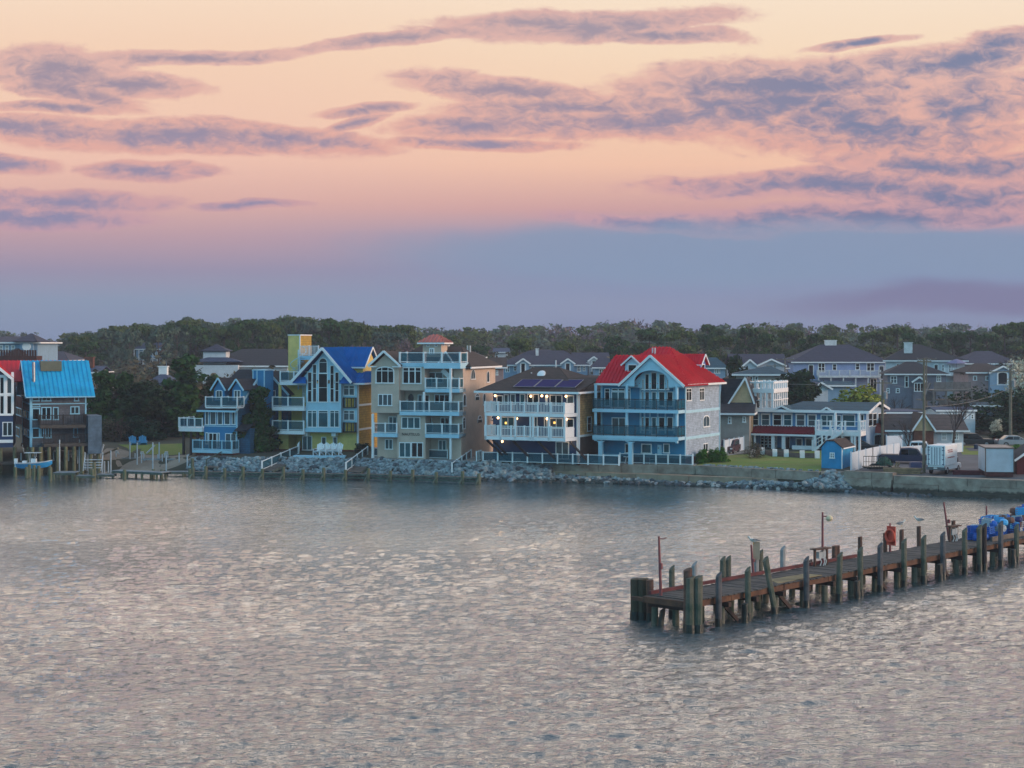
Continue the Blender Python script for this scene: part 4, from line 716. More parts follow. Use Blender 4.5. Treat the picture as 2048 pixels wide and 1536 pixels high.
# ================= navy house with red roof at the left edge
def house_left():
    f=Fr('navy_red_roof_house',(-60,918),1.7,-15,26,C1,'navy house with red metal roof and tall white framed gable windows at the left edge',left=True); r=f.root; L=f.L; D=10
    NV=MC['navy_paint']; e=f.F(50,620)[1]; zf=f.F(50,1150)[1]; ap=f.F(-60,425,-.5)
    m=MB(); m.box((0,0,zf-.3),(L,D,e)); m.build('walls',NV,r); uc=L/2-.7; ul=-1.2; ur=f.F(105,590,-.5)[0]; wb=f.F(105,590,-.5)[1]; sl=2.4/2.0; 
    q=f.F(0,505,-.5); sl=(q[1]-wb)/(ur-q[0]); wa=wb+sl*(ur-uc); m=MB(); rib_poly(m,[(ur,-.6,wb),(ur,D,wb),(uc,D,wa),(uc,-.6,wa)],.14,.5); rib_poly(m,[(2*uc-ur,D,wb),(2*uc-ur,-.6,wb),(uc,-.6,wa),(uc,D,wa)],.14,.5); 
    rib_poly(m,[(uc,3,e),(L+8,3,e),(L+6,D/2+3,f.F(200,440,8)[1]),(uc,D/2+3,f.F(200,440,8)[1])],.14,.5); m.build('roof',RED,r)
    m=MB(); m.prism([(2*uc-ur+.4,-.0,wb),(ur-.4,0,wb),(uc,0,wa-.35)],(0,.3,0)); m.build('gable_front',NV,r); m=MB(); rakes(m,2*uc-ur-.05,ur+.05,wb,wa+.03,-.65,.3,.1); m.each('fascia',WHT,r)
    m=MB(); 
    for x in (45,108): u=f.F(x,700)[0]; m.box((u-.14,-.12,f.F(x,890)[1]),(u+.14,-.0,f.F(x,530)[1]))
    for y in (562,720,893): w=f.F(0,y)[1]; m.box((-1,-.1,w-.12),(L,-.003,w+.12))
    w=f.F(0,1115)[1]; m.box((-1,-.1,w-.25),(L,-.003,w+.1)); m.each('trim',WHT,r)
    for x0,y0,x1,y1,n in ((-40,570,38,715,2),(55,575,103,712,1),(-40,728,38,888,2),(55,728,103,888,1),(20,955,108,1073,2)): f.w('F',0,x0,y0,x1,y1,n,1,t=.1)
    m=MB()
    for i in range(6): u=.3+i*1.5; m.tube([(u,.2,-2.5),(u,.2,zf-.3)],.2,9)
    m.each('pile',MC['tan_green_pile'],r)
    m=MB(); m.box((-1,-2,-.55),(L+.2,0,-.35)); m.build('landing',MC['old_brown_timber'],r)
    return f
HL=house_left()
# ================= long blue house with white pergola tower
def house_pergola():
    f=Fr('long_blue_house',(1732,905),1.9,24,1498,C6,'long two storey blue house with white pergola tower, red porch awning and outside stair'); r=f.root; L=f.L; D=10.5
    PB=mat('porch_house_blue','4f86b4',.75,.08,.8,('lap',.16,.4)); PS=mat('pale_blue_siding','93aec8',.8,.08,1,('lap',.18,.4)); e=f.F(1000,775)[1]
    m=MB(); m.box((0,0,0),(L,.25,e)).box((0,.25,0),(L-.25,D,e)); m.build('front_wall',PB,r)
    vr=D/2; ra=f.S(1628,698,L)[1]; m=MB(); m.prism([(L-.25,.25,0),(L-.25,D,0),(L-.25,D,e),(L-.25,vr,ra-.3),(L-.25,.25,e)],(.25,0,0)); m.build('side_wall',PS,r)
    m=MB(); uS=f.F(790,700)[0]; rib_poly(m,[(uS-2.2,-.8,e-.15),(L+.5,-.8,e-.15),(L+.5,vr,ra),(uS,vr,ra)],.14); rib_poly(m,[(L+.5,D+.8,e-.15),(uS-2.2,D+.8,e-.15),(uS,vr,ra),(L+.5,vr,ra)],.14); rib_poly(m,[(uS-2.2,D+.8,e-.15),(uS-2.2,-.8,e-.15),(uS,vr,ra)],.14)
    for x0,x1,xa,ya in ((575,800,688,742),(1050,1190,1120,758)):
        a,b=f.F(x0,772,-.85),f.F(x1,778,-.85); q=f.F(xa,ya,-.85); gable_v(m,a[0],b[0],e-.12,q[1]+.1,-.95,2.5,0,.1)
    m.build('roof',TEALR,r)
    m=MB(); m.box((-.3,-.75,e-.2),(uS-1,D,e+.05)); m.build('flat_roof',WHT2,r)
    m=MB(); m.bar((-.3,-.85,e-.05),(L+.5,-.85,e-.05),.12,.32); m.bar((L+.54,-.8,e-.1),(L+.54,vr,ra+.08),.08,.28); m.bar((L+.545,D+.8,e-.1),(L+.545,vr,ra+.08),.08,.28)
    for x0,x1,xa,ya in ((575,800,688,742),(1050,1190,1120,758)):
        a,b=f.F(x0,772,-.85),f.F(x1,778,-.85); q=f.F(xa,ya,-.85); rakes(m,a[0],b[0],e-.12,q[1]+.15,-.98,.2,.07)
    m.each('fascia',WHT,r)
    m=MB(); 
    for x0,x1,xa,ya in ((600,780,688,752),(1065,1180,1120,765)): a,b=f.F(x0,772,0)[0],f.F(x1,778,0)[0]; gtri(m,a,b,e-.1,f.F(xa,ya,-.85)[1],-.8,.3)
    m.each('gable_infill',PB,r)
    for x0,x1,y0,y1 in ((385,475,798,918),(488,580,800,920),(600,695,800,920),(700,792,800,922),(822,918,803,925),(934,1026,806,926)): f.w('F',0,x0,y0,x1,y1,1,2,t=.16,gm=TEAL if x0 in (488,700) else GLS)
    f.w('F',0,1062,812,1185,925,2,1,t=.12,gm=TEAL,name='french_door'); f.w('F',0,1270,810,1395,925,1,1,gm=TEAL); f.w('F',0,1215,815,1262,925,1,1,gm=GREY); f.w('F',0,1445,810,1480,925,1,1)
    for x0,x1 in ((822,890),(912,985)): f.w('F',0,x0,1035,x1,1130,1,1,t=.14,gm=GREY)
    f.w('F',0,485,1010,595,1155,3,5,t=.08,tm=.06,name='garage_door'); f.w('F',0,615,1015,645,1130,1,2); f.w('F',0,715,1020,770,1160,1,1,name='door'); f.w('F',0,1040,1030,1105,1130,1,1,gm=GREY); f.w('F',0,1180,1015,1262,1150,2,1,name='sliding_door'); f.w('F',0,1290,1015,1350,1150,1,1,name='door')
    for x0,x1 in ((1520,1556),(1562,1598),(1612,1648),(1655,1688)): f.w('R',L,x0,800,x1,918,1,2,t=.09)
    f.w('R',L,1575,1010,1625,1150,1,1,t=.1,gm=GREY,name='door'); f.w('R',L,1635,1030,1665,1100,1,1)
    v,w=f.S(1600,985,L); m=MB(); rib_poly(m,[(L+1.5,v-1.1,w),(L+1.5,v+1.6,w),(L+.0,v+1.0,w+1.0),(L,v-.5,w+1.0)],.1,.3); m.prism([(L,v-1.1,w),(L+1.5,v-1.1,w),(L,v-.5,w+1.0)],(0,.08,0)); m.build('door_hood',RUST,r); m=MB(); m.box((L,v-1.0,w-.2),(L+1.4,v+1.5,w)); m.build('hood_soffit',WHT,r)
    # red awning over the porch
    va=-2.6; a,w=f.F(285,990,va); b=f.F(1002,996,va)[0]; w2=f.F(400,932,0)[1]; m=MB(); rib_poly(m,[(a,va,w),(b,va,w),(b-.3,0,w2+.1),(a+1.5,0,w2+.1)],.1,.35); rib_poly(m,[(a,0,w),(a,va,w),(a+1.5,0,w2+.1)],.1,.35); m.build('porch_roof',mat('dark_red_metal_roof','7c1c26',.55,.12,.7,spec=.3),r)
    m=MB(); m.box((a,va-.03,w-.22),(b,va+.1,w)); m.build('porch_beam',WHT,r); m=MB()
    for x in (372,430,603,704,1000): u=f.F(x,1100,va+.2)[0]; s_=.1 if x<500 else .2; m.box((u-s_,va+.2,0),(u+s_,va+.2+2*s_,w-.2))
    m.each('porch_column',WHT,r)
    m=MB(); u0=f.F(785,1150,va+.3)[0]; m.box((u0,va+.4,0),(b,va+.6,.75)); m.build('porch_low_wall',WHT,r)
    # balcony, posts and stair
    vb=-2.9; a,w=f.F(1008,968,vb); b=L-.0; w=f.F(1250,972,vb)[1]; m=MB(); m.box((a,vb,w-.55),(b,0,w)); m.build('balcony',WHT,r); rail(r,[(a+.08,-.1),(a+.08,vb+.08),(b-.1,vb+.08),(b-.1,-.1)],w,1.15,1.75,'open',WHT,.2)
    m=MB()
    for x in (1010,1118,1270,1362,1390,1435): u=f.F(x,1100,vb+.1)[0]; m.box((u-.12,vb+.05,0),(u+.12,vb+.3,w-.5))
    for x in (1205,1432): u=f.F(x,850,vb+.6)[0]; m.box((u-.12,vb+.3,w),(u+.12,vb+.55,e-.1))
    m.each('balcony_post',WHT,r)
    vs=vb-1.0; p0=f.F(985,1150,vs); p1=f.F(1262,975,vs); m=MB()
    for q in (vs,vs+.95): m.bar((p0[0],q,p0[1]-.1),(p1[0],q,p1[1]-.1),.08,.3)
    n=14
    for i in range(n): t=(i+.5)/n; u=p0[0]+(p1[0]-p0[0])*t; z=p0[1]+(p1[1]-p0[1])*t; m.box((u-.16,vs,z-.04),(u+.16,vs+.95,z+.02))
    m.bar((p0[0],vs,p0[1]+.95),(p1[0],vs,p1[1]+.95),.09,.09); m.bar((p0[0],vs,p0[1]+.5),(p1[0],vs,p1[1]+.5),.05,.07)
    for t in (0,.33,.66,1): u=p0[0]+(p1[0]-p0[0])*t; z=p0[1]+(p1[1]-p0[1])*t; m.box((u-.08,vs-.06,z-.2),(u+.08,vs+.08,z+1.1))
    m.build('outside_stair',WHT,r)
    # pergola tower
    vp=.6; a=f.F(380,700,vp)[0]; b=f.F(598,700,vp)[0]; zb=e+.05; zt=f.F(480,490,vp)[1]; zm=f.F(480,580,vp)[1]; d=6.5; m=MB(); post=[]
    for i in range(5):
        u=a+(b-a)*i/4; m.box((u-.13,vp,zb),(u+.13,vp+.26,zt)); 
    for i in range(1,8): v=vp+d*i/7; m.box((b-.13,v,zb),(b+.13,v+.26,zt))
    for v in (vp+d/2,vp+d): m.box((a-.13,v,zb),(a+.13,v+.26,zt))
    for i in range(1,4): u=a+(b-a)*i/4; m.box((u-.13,vp+d,zb),(u+.13,vp+d+.26,zt))
    m.each('pergola_post',WHT,r); m=MB()
    for z,h in ((zt-.28,.2),(zm-.3,.5),(zb+1.05,.12),(zb+.05,.14)):
        m.box((a-.1,vp-.05,z),(b+.14,vp+.0,z+h)); m.box((b+.14,vp-.05,z),(b+.19,vp+d+.3,z+h)); m.box((a-.1,vp+d+.27,z),(b,vp+d+.32,z+h)); m.box((a-.19,vp-.05,z),(a-.14,vp+d+.3,z+h))
    m.each('pergola_beam',WHT,r); m=MB(); m.box((a,vp+.3,zm-.3),(b,vp+d,zm-.1)); m.build('pergola_floor',WHT2,r); m=MB(); m.bar((b-.4,vp+d,zb),(b-.4,vp+1.5,zm),.9,.14,(0,0,1)); m.build('pergola_stair',WHT,r)
    for i in range(2): u=a+(b-a)*(.32+i*.25); m=MB()
    return f
HP=house_pergola()
# ---------------------------------------------------------------- terrain
BANK=[(-900,925,1.2),(0,925,1.2),(180,922,1.2),(250,919,1.0),(340,915,1.2),(400,914,1.6),(480,916,1.7),(600,917,1.75),(740,919,1.8),(860,922,1.8),(950,925,1.8),(1030,925,1.8),(1160,926,1.8),(1390,932,1.8),(1640,945,1.8),(1700,946,1.75),(1790,952,1.7),(2048,962,1.6),(2600,985,1.6)]
EDGE=[(-900,938),(0,938),(180,936),(250,940),(340,944),(400,947),(480,949),(600,952),(740,955),(860,958),(950,962),(1030,964),(1160,966),(1390,973),(1640,982),(1700,983),(1790,985),(2048,993),(2600,1016)]
BP=[G(*b) for b in BANK]; EP=[G(*b,0) for b in EDGE]
def lerp_line(P,X):
    if X<=P[0].x: return P[0]
    for a,b in zip(P,P[1:]):
        if a.x<=X<=b.x: return a.lerp(b,(X-a.x)/(b.x-a.x))
    return P[-1]
def landz(X,Y):
    b=lerp_line(BP,X); t=Y-b.y
    if t<0:
        if X>G(1045,925,1.8).x: return b.z if t>-.03 else max(-1.2,-.1+t*.4)
        e=lerp_line(EP,X); k=max(0,min(1.6,-t/max(.5,(b.y-e.y)))); return b.z*(1-k)-.25*k
    s=min(1,t/9); s=s*s*(3-2*s); return b.z+(1.95-b.z)*s+min(3.2,max(0,t-9)*.011)
def build_land():
    xs=np.concatenate([[-2500,-1200,-600,-300,-160,-110],np.arange(-84,100,2.0),[110,160,300,600,1200,2500]]); ts=[-14,-9,-6,-4.5,-3,-1.5,-.06,0,1.5,3,5,7,9,14,22,35,60,100,160,260,420,700,1200,2400,5000]
    v=[];nc=len(xs)
    for t in ts:
        for x in xs:
            b=lerp_line(BP,float(x)); y=b.y+t; v.append((float(x),y,landz(float(x),y) if t<5000 else 6))
    f=[(j*nc+i,j*nc+i+1,(j+1)*nc+i+1,(j+1)*nc+i) for j in range(len(ts)-1) for i in range(nc-1)]
    o=meshobj('ground',v,f,mat('sandy_scrub_ground','4d4a3a',.95,.3,.06,('noise',3,.6),col2='2e3524'),True); tag(o,kind='structure')
build_land()
def sheet(name,corners,m,n=14,dz=.035,kind='structure'):
    A,B,Cc,D=[G(*c) if len(c)==3 else G(*c,1.8) for c in corners]; v=[]
    for j in range(n+1):
        for i in range(n+1):
            p=A.lerp(B,i/n).lerp(D.lerp(Cc,i/n),j/n); v.append((p.x,p.y,landz(p.x,p.y)+dz))
    f=[(j*(n+1)+i,j*(n+1)+i+1,(j+1)*(n+1)+i+1,(j+1)*(n+1)+i) for j in range(n) for i in range(n)]
    return tag(meshobj(name,v,f,m,True),kind=kind)
GRS=mat('spring_grass','5c7a24',.95,.25,.25,('noise',14,.8),col2='7c7a38'); ASP=mat('worn_asphalt','5d5c60',.92,.2,.2,('noise',20,.3)); CON=mat('pale_concrete_paving','8f8c86',.9,.15,.3,('noise',8,.2)); SND=mat('pale_beach_sand','8d8273',.95,.2,.3,('noise',9,.5))
sheet('lawn',[(1392,931.5),(1642,944),(1646,908),(1440,916)],GRS,20,.05)
sheet('lawn',[(262,906,1.5),(372,908,1.5),(366,894,1.6),(236,897,1.6)],GRS,12,.05)
sheet('lawn',[(1925,915,1.9),(2120,917,1.9),(2120,899,2),(1915,899,2)],GRS,12,.05)
sheet('beach',[(190,925,1.1),(385,920,1.2),(372,909,1.5),(214,906,1.4)],SND,12,.03)
sheet('parking_lot',[(1700,944),(2250,968),(2250,916,1.9),(1720,905,1.9)],ASP,16,.04)
sheet('paving',[(1030,925.5),(1392,932),(1400,921),(1000,914)],CON,16,.03)
sheet('paving',[(742,919),(950,924),(950,915),(742,910)],CON,10,.03)
sheet('driveway',[(1450,915,1.9),(1500,909,1.9),(1500,895,2),(1440,900,2)],CON,8,.06)
sheet('road',[(1940,908,1.95),(2300,910,1.95),(2300,903,2),(1930,901.5,2)],ASP,10,.07)
# ---------------------------------------------------------------- sea walls
CW=mat('stained_concrete','a89e90',.93,.3,.8,('noise',4,.6),col2='74655a',tide=.6); CW2=mat('rust_brown_concrete','86705e',.93,.3,.7,('noise',4,.7),col2='a5957f')
def seawall(name,label,tiers,P0,P1,seed,m):
    rr=random.Random(seed); k=MB(); d=(P1-P0); L=d.length; d/=L; n=Vector((d.y,-d.x,0)); 
    if n.y>0: n=-n
    for z0,z1,out,bl in tiers:
        s=0
        while s<L:
            b=min(L,s+bl*rr.uniform(.7,1.3)); o=out+rr.uniform(-.05,.05); zz=z1+rr.uniform(-.03,.02)
            a0=P0+d*(s+.02)+n*o; a1=P0+d*(b-.02)+n*o; c1=P0+d*(b-.02)-n*.7; c0=P0+d*(s+.02)-n*.7
            k.prism([Vector((p.x,p.y,z0)) for p in (a0,a1,c1,c0)],(0,0,zz-z0)); s=b
    return tag(k.build(name,m),label,'sea wall')
def bk(px): 
    for (a,A),(b,B) in zip(zip(BANK,BP),zip(BANK[1:],BP[1:])):
        if a[0]<=px<=b[0]: return A.lerp(B,(px-a[0])/(b[0]-a[0]))
seawall('seawall','long low grey concrete sea wall below the terrace rail and lawn',[(.95,1.86,.2,3.4)],bk(1030),bk(1392),1,CW)
seawall('seawall','grey concrete sea wall section along the edge of the right lawn',[(.95,1.86,.2,3.4)],bk(1392)+Vector((.05,-.02,0)),bk(1640),11,CW)
seawall('seawall','last short piece of grey sea wall behind the rock heap by the blue shed',[(.95,1.86,.2,3.4)],bk(1640)+Vector((.05,-.02,0)),bk(1690),12,CW)
seawall('lower_seawall','stained lower ledge of stone blocks above the rocks under the terrace',[(.1,1.0,.75,2.6)],bk(1085),bk(1560),2,CW2)
# ---------------------------------------------------------------- rocks
RKM=[mat('rock_blue_grey','7e8a92',.9,.35,1.5,('noise',6,.6),island=.0),mat('rock_pale','a3a3a0',.9,.3,1.5,('noise',6,.6)),mat('rock_dark','4b5258',.9,.3,1.5,('noise',6,.6))]
def rock_mesh(seed,sub=2):
    rr=random.Random(seed); bm=bmesh.new(); bmesh.ops.create_icosphere(bm,subdivisions=sub,radius=1)
    pl=[(Vector((rr.gauss(0,1),rr.gauss(0,1),rr.gauss(0,1))).normalized(),rr.uniform(.55,.85)) for _ in range(11)]
    s=Vector((1,rr.uniform(.65,.95),rr.uniform(.5,.8)))
    for v in bm.verts:
        for n,d in pl:
            k=v.co.dot(n)-d
            if k>0: v.co-=n*k
        v.co=Vector((v.co.x*s.x,v.co.y*s.y,v.co.z*s.z))
    vs=[tuple(v.co) for v in bm.verts]; fs=[tuple(v.index for v in f.verts) for f in bm.faces]; bm.free(); return np.array(vs),np.array(fs)
RK=[rock_mesh(i) for i in range(9)]; RKL=[rock_mesh(i+20,2 if i<3 else 1) for i in range(9)]; RKME=[]
for i,(v,f) in enumerate(RK):
    for j in range(2):
        me=bpy.data.meshes.new('boulder'); me.from_pydata(v.tolist(),[],f.tolist()); me.materials.append(RKM[(i+j)%3]); RKME.append(me)
def rocks():
    rr=random.Random(5); L=[]
    def put(X,Y,z,s): L.append((X,Y,z,s,(Y/160)/s))
    def band(x0,x1,n,f0,f1,s0,s1,zoff=0,keep=lambda p,k:True):
        for _ in range(n):
            px=rr.uniform(x0,x1); b=bk(px); e=lerp_line(EP,b.x); k=rr.uniform(f0,f1); p=b.lerp(e,k); s=rr.uniform(s0,s1)*(1+.35*(rr.random()<.12)); put(p.x,p.y,max(-.15,b.z*(1-k)+zoff)+s*.1,s)
    band(385,475,520,.05,1.15,.18,.42); band(475,950,2500,-.02,1.12,.17,.40); band(950,1100,900,.0,1.15,.18,.44)
    for _ in range(1300):       # foot of the wall
        px=rr.uniform(1080,1640); b=bk(px); e=lerp_line(EP,b.x); k=rr.uniform(.0,1.0); p=(b+Vector((-.2,-1.2,0))).lerp(e,k); s=rr.uniform(.22,.5); put(p.x,p.y,.72*(1-k)**.8-.05,s)
    for _ in range(620):       # heap at the step in the wall
        px=rr.uniform(1608,1700); b=bk(px); e=lerp_line(EP,b.x); k=rr.uniform(-.12,1.0); p=b.lerp(e+Vector((0,-.6,0)),k); t=max(0,1-abs(px-1665)/62); s=rr.uniform(.2,.46); put(p.x,p.y,max(-.1,(1.9-.0)*(1-max(0,k))*(.35+.65*t)),s)
    for _ in range(90):
        px=rr.uniform(1400,1640); b=bk(px); put(b.x,b.y+rr.uniform(.75,1.4),1.9,rr.uniform(.14,.28))
    for _ in range(200):
        px=rr.uniform(1700,2100); b=bk(px); put(b.x+rr.uniform(-.2,.2),b.y-rr.uniform(1.2,3.2),-.1,rr.uniform(.25,.6)*(1 if px<1850 else .6))
    L.sort(key=lambda r:r[4]); V=[];Fc=[];n=0
    for i,(X,Y,z,s,_) in enumerate(L):
        ro=(rr.uniform(-.5,.5),rr.uniform(-.5,.5),rr.uniform(0,6.28))
        if i<300:
            o=bpy.data.objects.new('boulder',rr.choice(RKME[:]) if z>.04 else RKME[[i for i in range(18) if (i//2+i%2)%3==2][rr.randrange(6)]]); C.objects.link(o); o.location=(X,Y,z); o.rotation_euler=ro; o.scale=(s,)*3; tag(o,'large angular grey rock in the heaped stone bank along the shore','boulder','rocks of the shore bank')
        else:
            v,f=RKL[i%9]; from mathutils import Euler; M=np.array(Euler(ro).to_matrix()); V.append(v@M.T*s+np.array([X,Y,z])); Fc.append(f+n); n+=len(v)
    m=mat('riprap_mix','8896a0',.92,.3,1.2,('noise',6,.6),island=.45,tide=.36); o=meshobj('riprap',np.concatenate(V),np.concatenate(Fc),m); tag(o,'loose grey and blue stones heaped below the houses and sea wall','rocks',kind='stuff')
rocks()
def wharf():
    # stepped quay of big blocks at the right
    seawall('quay_wall','tall quay wall of stacked concrete blocks stained brown, below the white truck',[(-.6,.35,1.0,4.2),(.36,1.0,.75,4.0),(1.01,1.78,.6,5.5)],bk(1790),bk(2590),4,CW)
    seawall('quay_wall','short raised stretch of pale quay wall beside the shore rocks',[(-.6,.7,.9,2.8),(.71,1.3,.7,3.2),(1.31,2.0,.3,2.6)],bk(1690),bk(1788),6,CW)
wharf()
# ---------------------------------------------------------------- timber bulkhead, gangways and rails
GP=mat('green_brown_piling','4f6048',.9,.35,2,('noise',7,.6),col2='6b6a58'); GT=mat('green_weathered_timber','4d5f57',.9,.3,1.5,('noise',8,.5)); BT=mat('grey_brown_planks','6d6660',.9,.3,1.2,('noise',8,.4)); PW=mat('pale_pole','b9c4cc',.6,.12,1.5)
def bulkhead(px0,px1,ys,posts,label):
    root=empty('timber_bulkhead',G(px0,ys[0],.6),0,label,'bulkhead'); inv=Matrix.Translation(-root.location)
    a=G(px0,ys[0],.55); b=G(px1,ys[1],.55); m=MB()
    for z,t,h in ((.0,.35,.16),(-.32,.12,.2)): m.bar(a-root.location+Vector((0,0,z)),b-root.location+Vector((0,0,z)),t,h)
    m.each('rail_beam',GT,root); m=MB(); m.bar(a-root.location+Vector((0,.4,.06)),b-root.location+Vector((0,.4,.06)),.75,.05); m.build('walkway',BT,root)
    m=MB()
    for i,px in enumerate(posts):
        t=(px-px0)/(px1-px0); p=a.lerp(b,t)-root.location; h=.75 if i%2 else .55; m.tube([p+Vector((0,-.22,-1.8)),p+Vector((0,-.22,h-.05)),p+Vector((0,-.22,h))],[.2,.18,.12],9)
    m.each('post',GP,root)
    m=MB()
    for px in posts: t=(px-px0)/(px1-px0); p=a.lerp(b,t)-root.location; m.bar(p+Vector((-.1,-.35,-.1)),p+Vector((-.6,-.75,-1.0)),.16,.16); 
    m.each('brace',GT,root)
bulkhead(385,741,(945,950),[387,413,451,488,527,569,608,649,692,737],'green stained timber bulkhead in front of the blue cottage and yellow house')
bulkhead(741,962,(950,957),[782,827,874,926,958],'green stained timber bulkhead with walkway in front of the tan house')
def gangway(top,bot,w,label,white=True,np_=4):
    a=G(*top); b=G(*bot); root=empty('gangway',b,0,label,'gangway'); o=b; d=(a-b); s=Vector((d.y,-d.x,0)).normalized()*w; m=MB()
    for k in range(int(d.length/.22)): t=(k+.5)/int(d.length/.22); p=d*t; m.bar(p,p+s,.2,.05,(0,0,1))
    m.build('ramp',BT,root); m=MB(); m.bar((0,0,-.1),d-Vector((0,0,.1)),.1,.22); m.bar(s+Vector((0,0,-.1)),d+s-Vector((0,0,.1)),.1,.22); m.each('stringer',GT,root)
    if white:
        for q in (Vector((0,0,0)),): rail(root,[tuple(q),tuple(d+q)],0,1.0,d.length/np_,'glass',WHT,.16)
    else:
        m=MB(); m.bar((0,0,.9),d+Vector((0,0,.9)),.1,.1)
        for k in range(4): m.bar(d*k/3,d*k/3+Vector((0,0,.95)),.12)
        m.each('hand_rail',GT,root)
gangway((597,909,1.8),(524,941,.75),1.2,'sloping gangway with white posts in front of the yellow house left corner')
gangway((735,911,1.8),(692,944,.75),1.6,'sloping gangway with white posts between the yellow and tan houses')
gangway((942,918,1.8),(904,945,.75),1.6,'sloping gangway with white posts right of the tan house')
gangway((459,911,1.5),(413,935,.7),1.2,'dark timber gangway without white posts below the blue cottage',False)
def wrail(pts,label,sp,h=1.05,post=.16):
    P=[G(*p) for p in pts]; r=empty('terrace_railing',P[0],0,label,'railing'); rail(r,[tuple(p-P[0]) for p in P],0,h,sp,'glass',WHT,post)
wrail([(953,923,1.83),(962,920.5,1.83)],'short white gate rail at the top of the right gangway',.8)
wrail([(966,923.5,1.83),(1238,931.3,1.83)],'long white terrace railing in front of the navy house',1.75)
wrail([(1240,926.5,1.83),(1385,931.0,1.83),(1386,927,1.83)],'long white terrace railing in front of the red roofed house',1.3)
wrail([(744,905.5,1.83),(895,918.5,1.83)] and [(747,913.5,1.83),(895,918.3,1.83)],'thin white rail along the terrace of the tan house',2.4,1.0,.12)
wrail([(596,908,1.83),(600,901,1.83)],'short white rail beside the yellow house porch',.9)
# low white deck under the four chairs
def platform(c,w,d,h,name,label,cat,m):
    r=G(*c); k=MB(); k.box((0,0,-h),(w,d,0)); o=k.build(name,m); o.location=r; return tag(o,label,cat)
platform((585,912,2.0),5.9,1.6,.45,'low_deck','low pale deck platform under the white garden chairs','deck',MC['pale_blue_trim'])
def adirondack(m):
    r=empty('garden_chair',(0,0,0)); 
    k=MB(); k.prism([(-.33,-.3,.42),(.33,-.3,.42),(.33,.35,.25),(-.33,.35,.25)],(0,0,.05)); k.build('seat',m,r)
    k=MB()
    for i in range(5): x=-.28+i*.14; k.bar((x,.33,.25),(x*1.15,.65,1.05+.08*(2-abs(i-2))),.12,.03,(0,-1,.3))
    k.build('backrest',m,r); 
    for s in (-1,1):
        k=MB(); k.bar((s*.38,-.38,.6),(s*.38,.45,.62),.14,.03); k.build('armrest',m,r); k=MB(); k.bar((s*.36,-.32,0),(s*.36,-.32,.6),.05,.1); k.build('leg',m,r); k=MB(); k.bar((s*.34,-.3,.4),(s*.34,.6,.02),.04,.12); k.build('leg',m,r)
    return r
ch=adirondack(WHT); chk=reg(ch); L4=[(636,'first'),(648,'second'),(661,'third'),(674,'fourth')]
for i,(px,w) in enumerate(L4):
    p=G(px,910.5,2.02); lab=f'white slatted garden chair on the low deck by the yellow house, {w} from the left'
    if i==0: ch.location=p; ch.rotation_euler=(0,0,-.35); tag(ch,lab,'garden chair','white chairs on the low deck'); ch.scale=(1.15,)*3
    else: c=dup(ch,chk,p,-.35,None,lab)
ch2=adirondack(mat('sky_blue_paint','3f9fd0',.6,.08,1)); k2=reg(ch2); ch2.location=G(268,894.5,1.75); ch2.rotation_euler=(0,0,.5); ch2.scale=(1.2,)*3; tag(ch2,'sky blue slatted chair on the left lawn, nearer the bare bush','garden chair','blue chairs on the left lawn'); dup(ch2,k2,G(286,894,1.75),.3,None,'sky blue slatted chair on the left lawn, nearer the dark round bush')
for px,lab in ((1308,'white slatted chair behind the terrace rail of the red roofed house, left one'),(1322,'white slatted chair behind the terrace rail of the red roofed house, right one')): dup(ch,chk,G(px,927.5,1.85),-.3,1.1,lab,'chairs behind the rail of the red roofed house')
for px,lab in ((1052,'white slatted chair behind the rail of the navy house, left one'),(1068,'white slatted chair behind the rail of the navy house, right one')): dup(ch,chk,G(px,922.5,1.85),-.3,1.1,lab,'chairs behind the rail of the navy house')
# small table set on the terrace
r=empty('garden_table',G(1256,927,1.85),-.3,'white round topped garden table on the terrace of the red roofed house','table'); k=MB(); k.lathe([(.5,.7),(.5,.74),(.02,.745)]); k.build('table_top',WHT,r); k=MB()
for s in (-.3,.3): k.bar((s,-.2,0),(s*.6,0,.7),.05); k.bar((s,.2,0),(s*.6,0,.7),.05)
k.each('leg',WHT,r)
# ---------------------------------------------------------------- small docks on the left
Q4=lambda x,y:(x/5.12,850+y/5.12)
def pole(x,yt,yb,r,m,name,label,cat,group,z=0.0,lean=0):
    if x<1000: yb=max(yb,478)
    px,py=Q4(x,yb); b=G(px,py,z); zt=H-(Q4(x,yt)[1]-YH)*b.y/F; k=MB(); k.tube([(0,0,-1.2),(lean*.5,0,(zt-z)*.5),(lean,0,zt-z-.04),(lean,0,zt-z)],[r,r*.97,r*.92,r*.6],8); o=k.build(name,m); o.location=b; return tag(o,label,cat,group)
for x,yt,yb in ((512,222,430),(548,222,400),(610,150,500),(597,225,500),(683,212,400),(702,158,460),(812,148,490),(793,220,410),(892,155,400),(908,195,400),(1135,262,480),(1213,265,400),(1048,370,480),(1070,370,480),(1330,175,440),(1405,180,450),(1565,178,470),(1630,178,440),(1617,300,440),(1703,310,475),(1835,283,460),(1918,305,480),(1110,370,480),(215,285,400)):
    pole(x,yt,yb,.085,PW,'dock_pole','thin pale pole standing among the small docks on the left','pole','thin pale poles of the left docks')
o=pole(980,200,440,.1,PW,'dock_pole','pale pole leaning to the right among the left docks','pole','thin pale poles of the left docks',lean=.9); pole(1005,260,450,.09,PW,'dock_pole','thin pale pole standing among the small docks on the left','pole','thin pale poles of the left docks')
k=MB(); A=G(*Q4(965,345),1.0); B=G(*Q4(1210,238),2.6); k.bar((0,0,0),B-A,.16,.16); o=k.build('leaning_plank',mat('straw_timber','948a70',.9)); o.location=A; tag(o,'long pale plank slanting up the bank behind the left docks','plank')
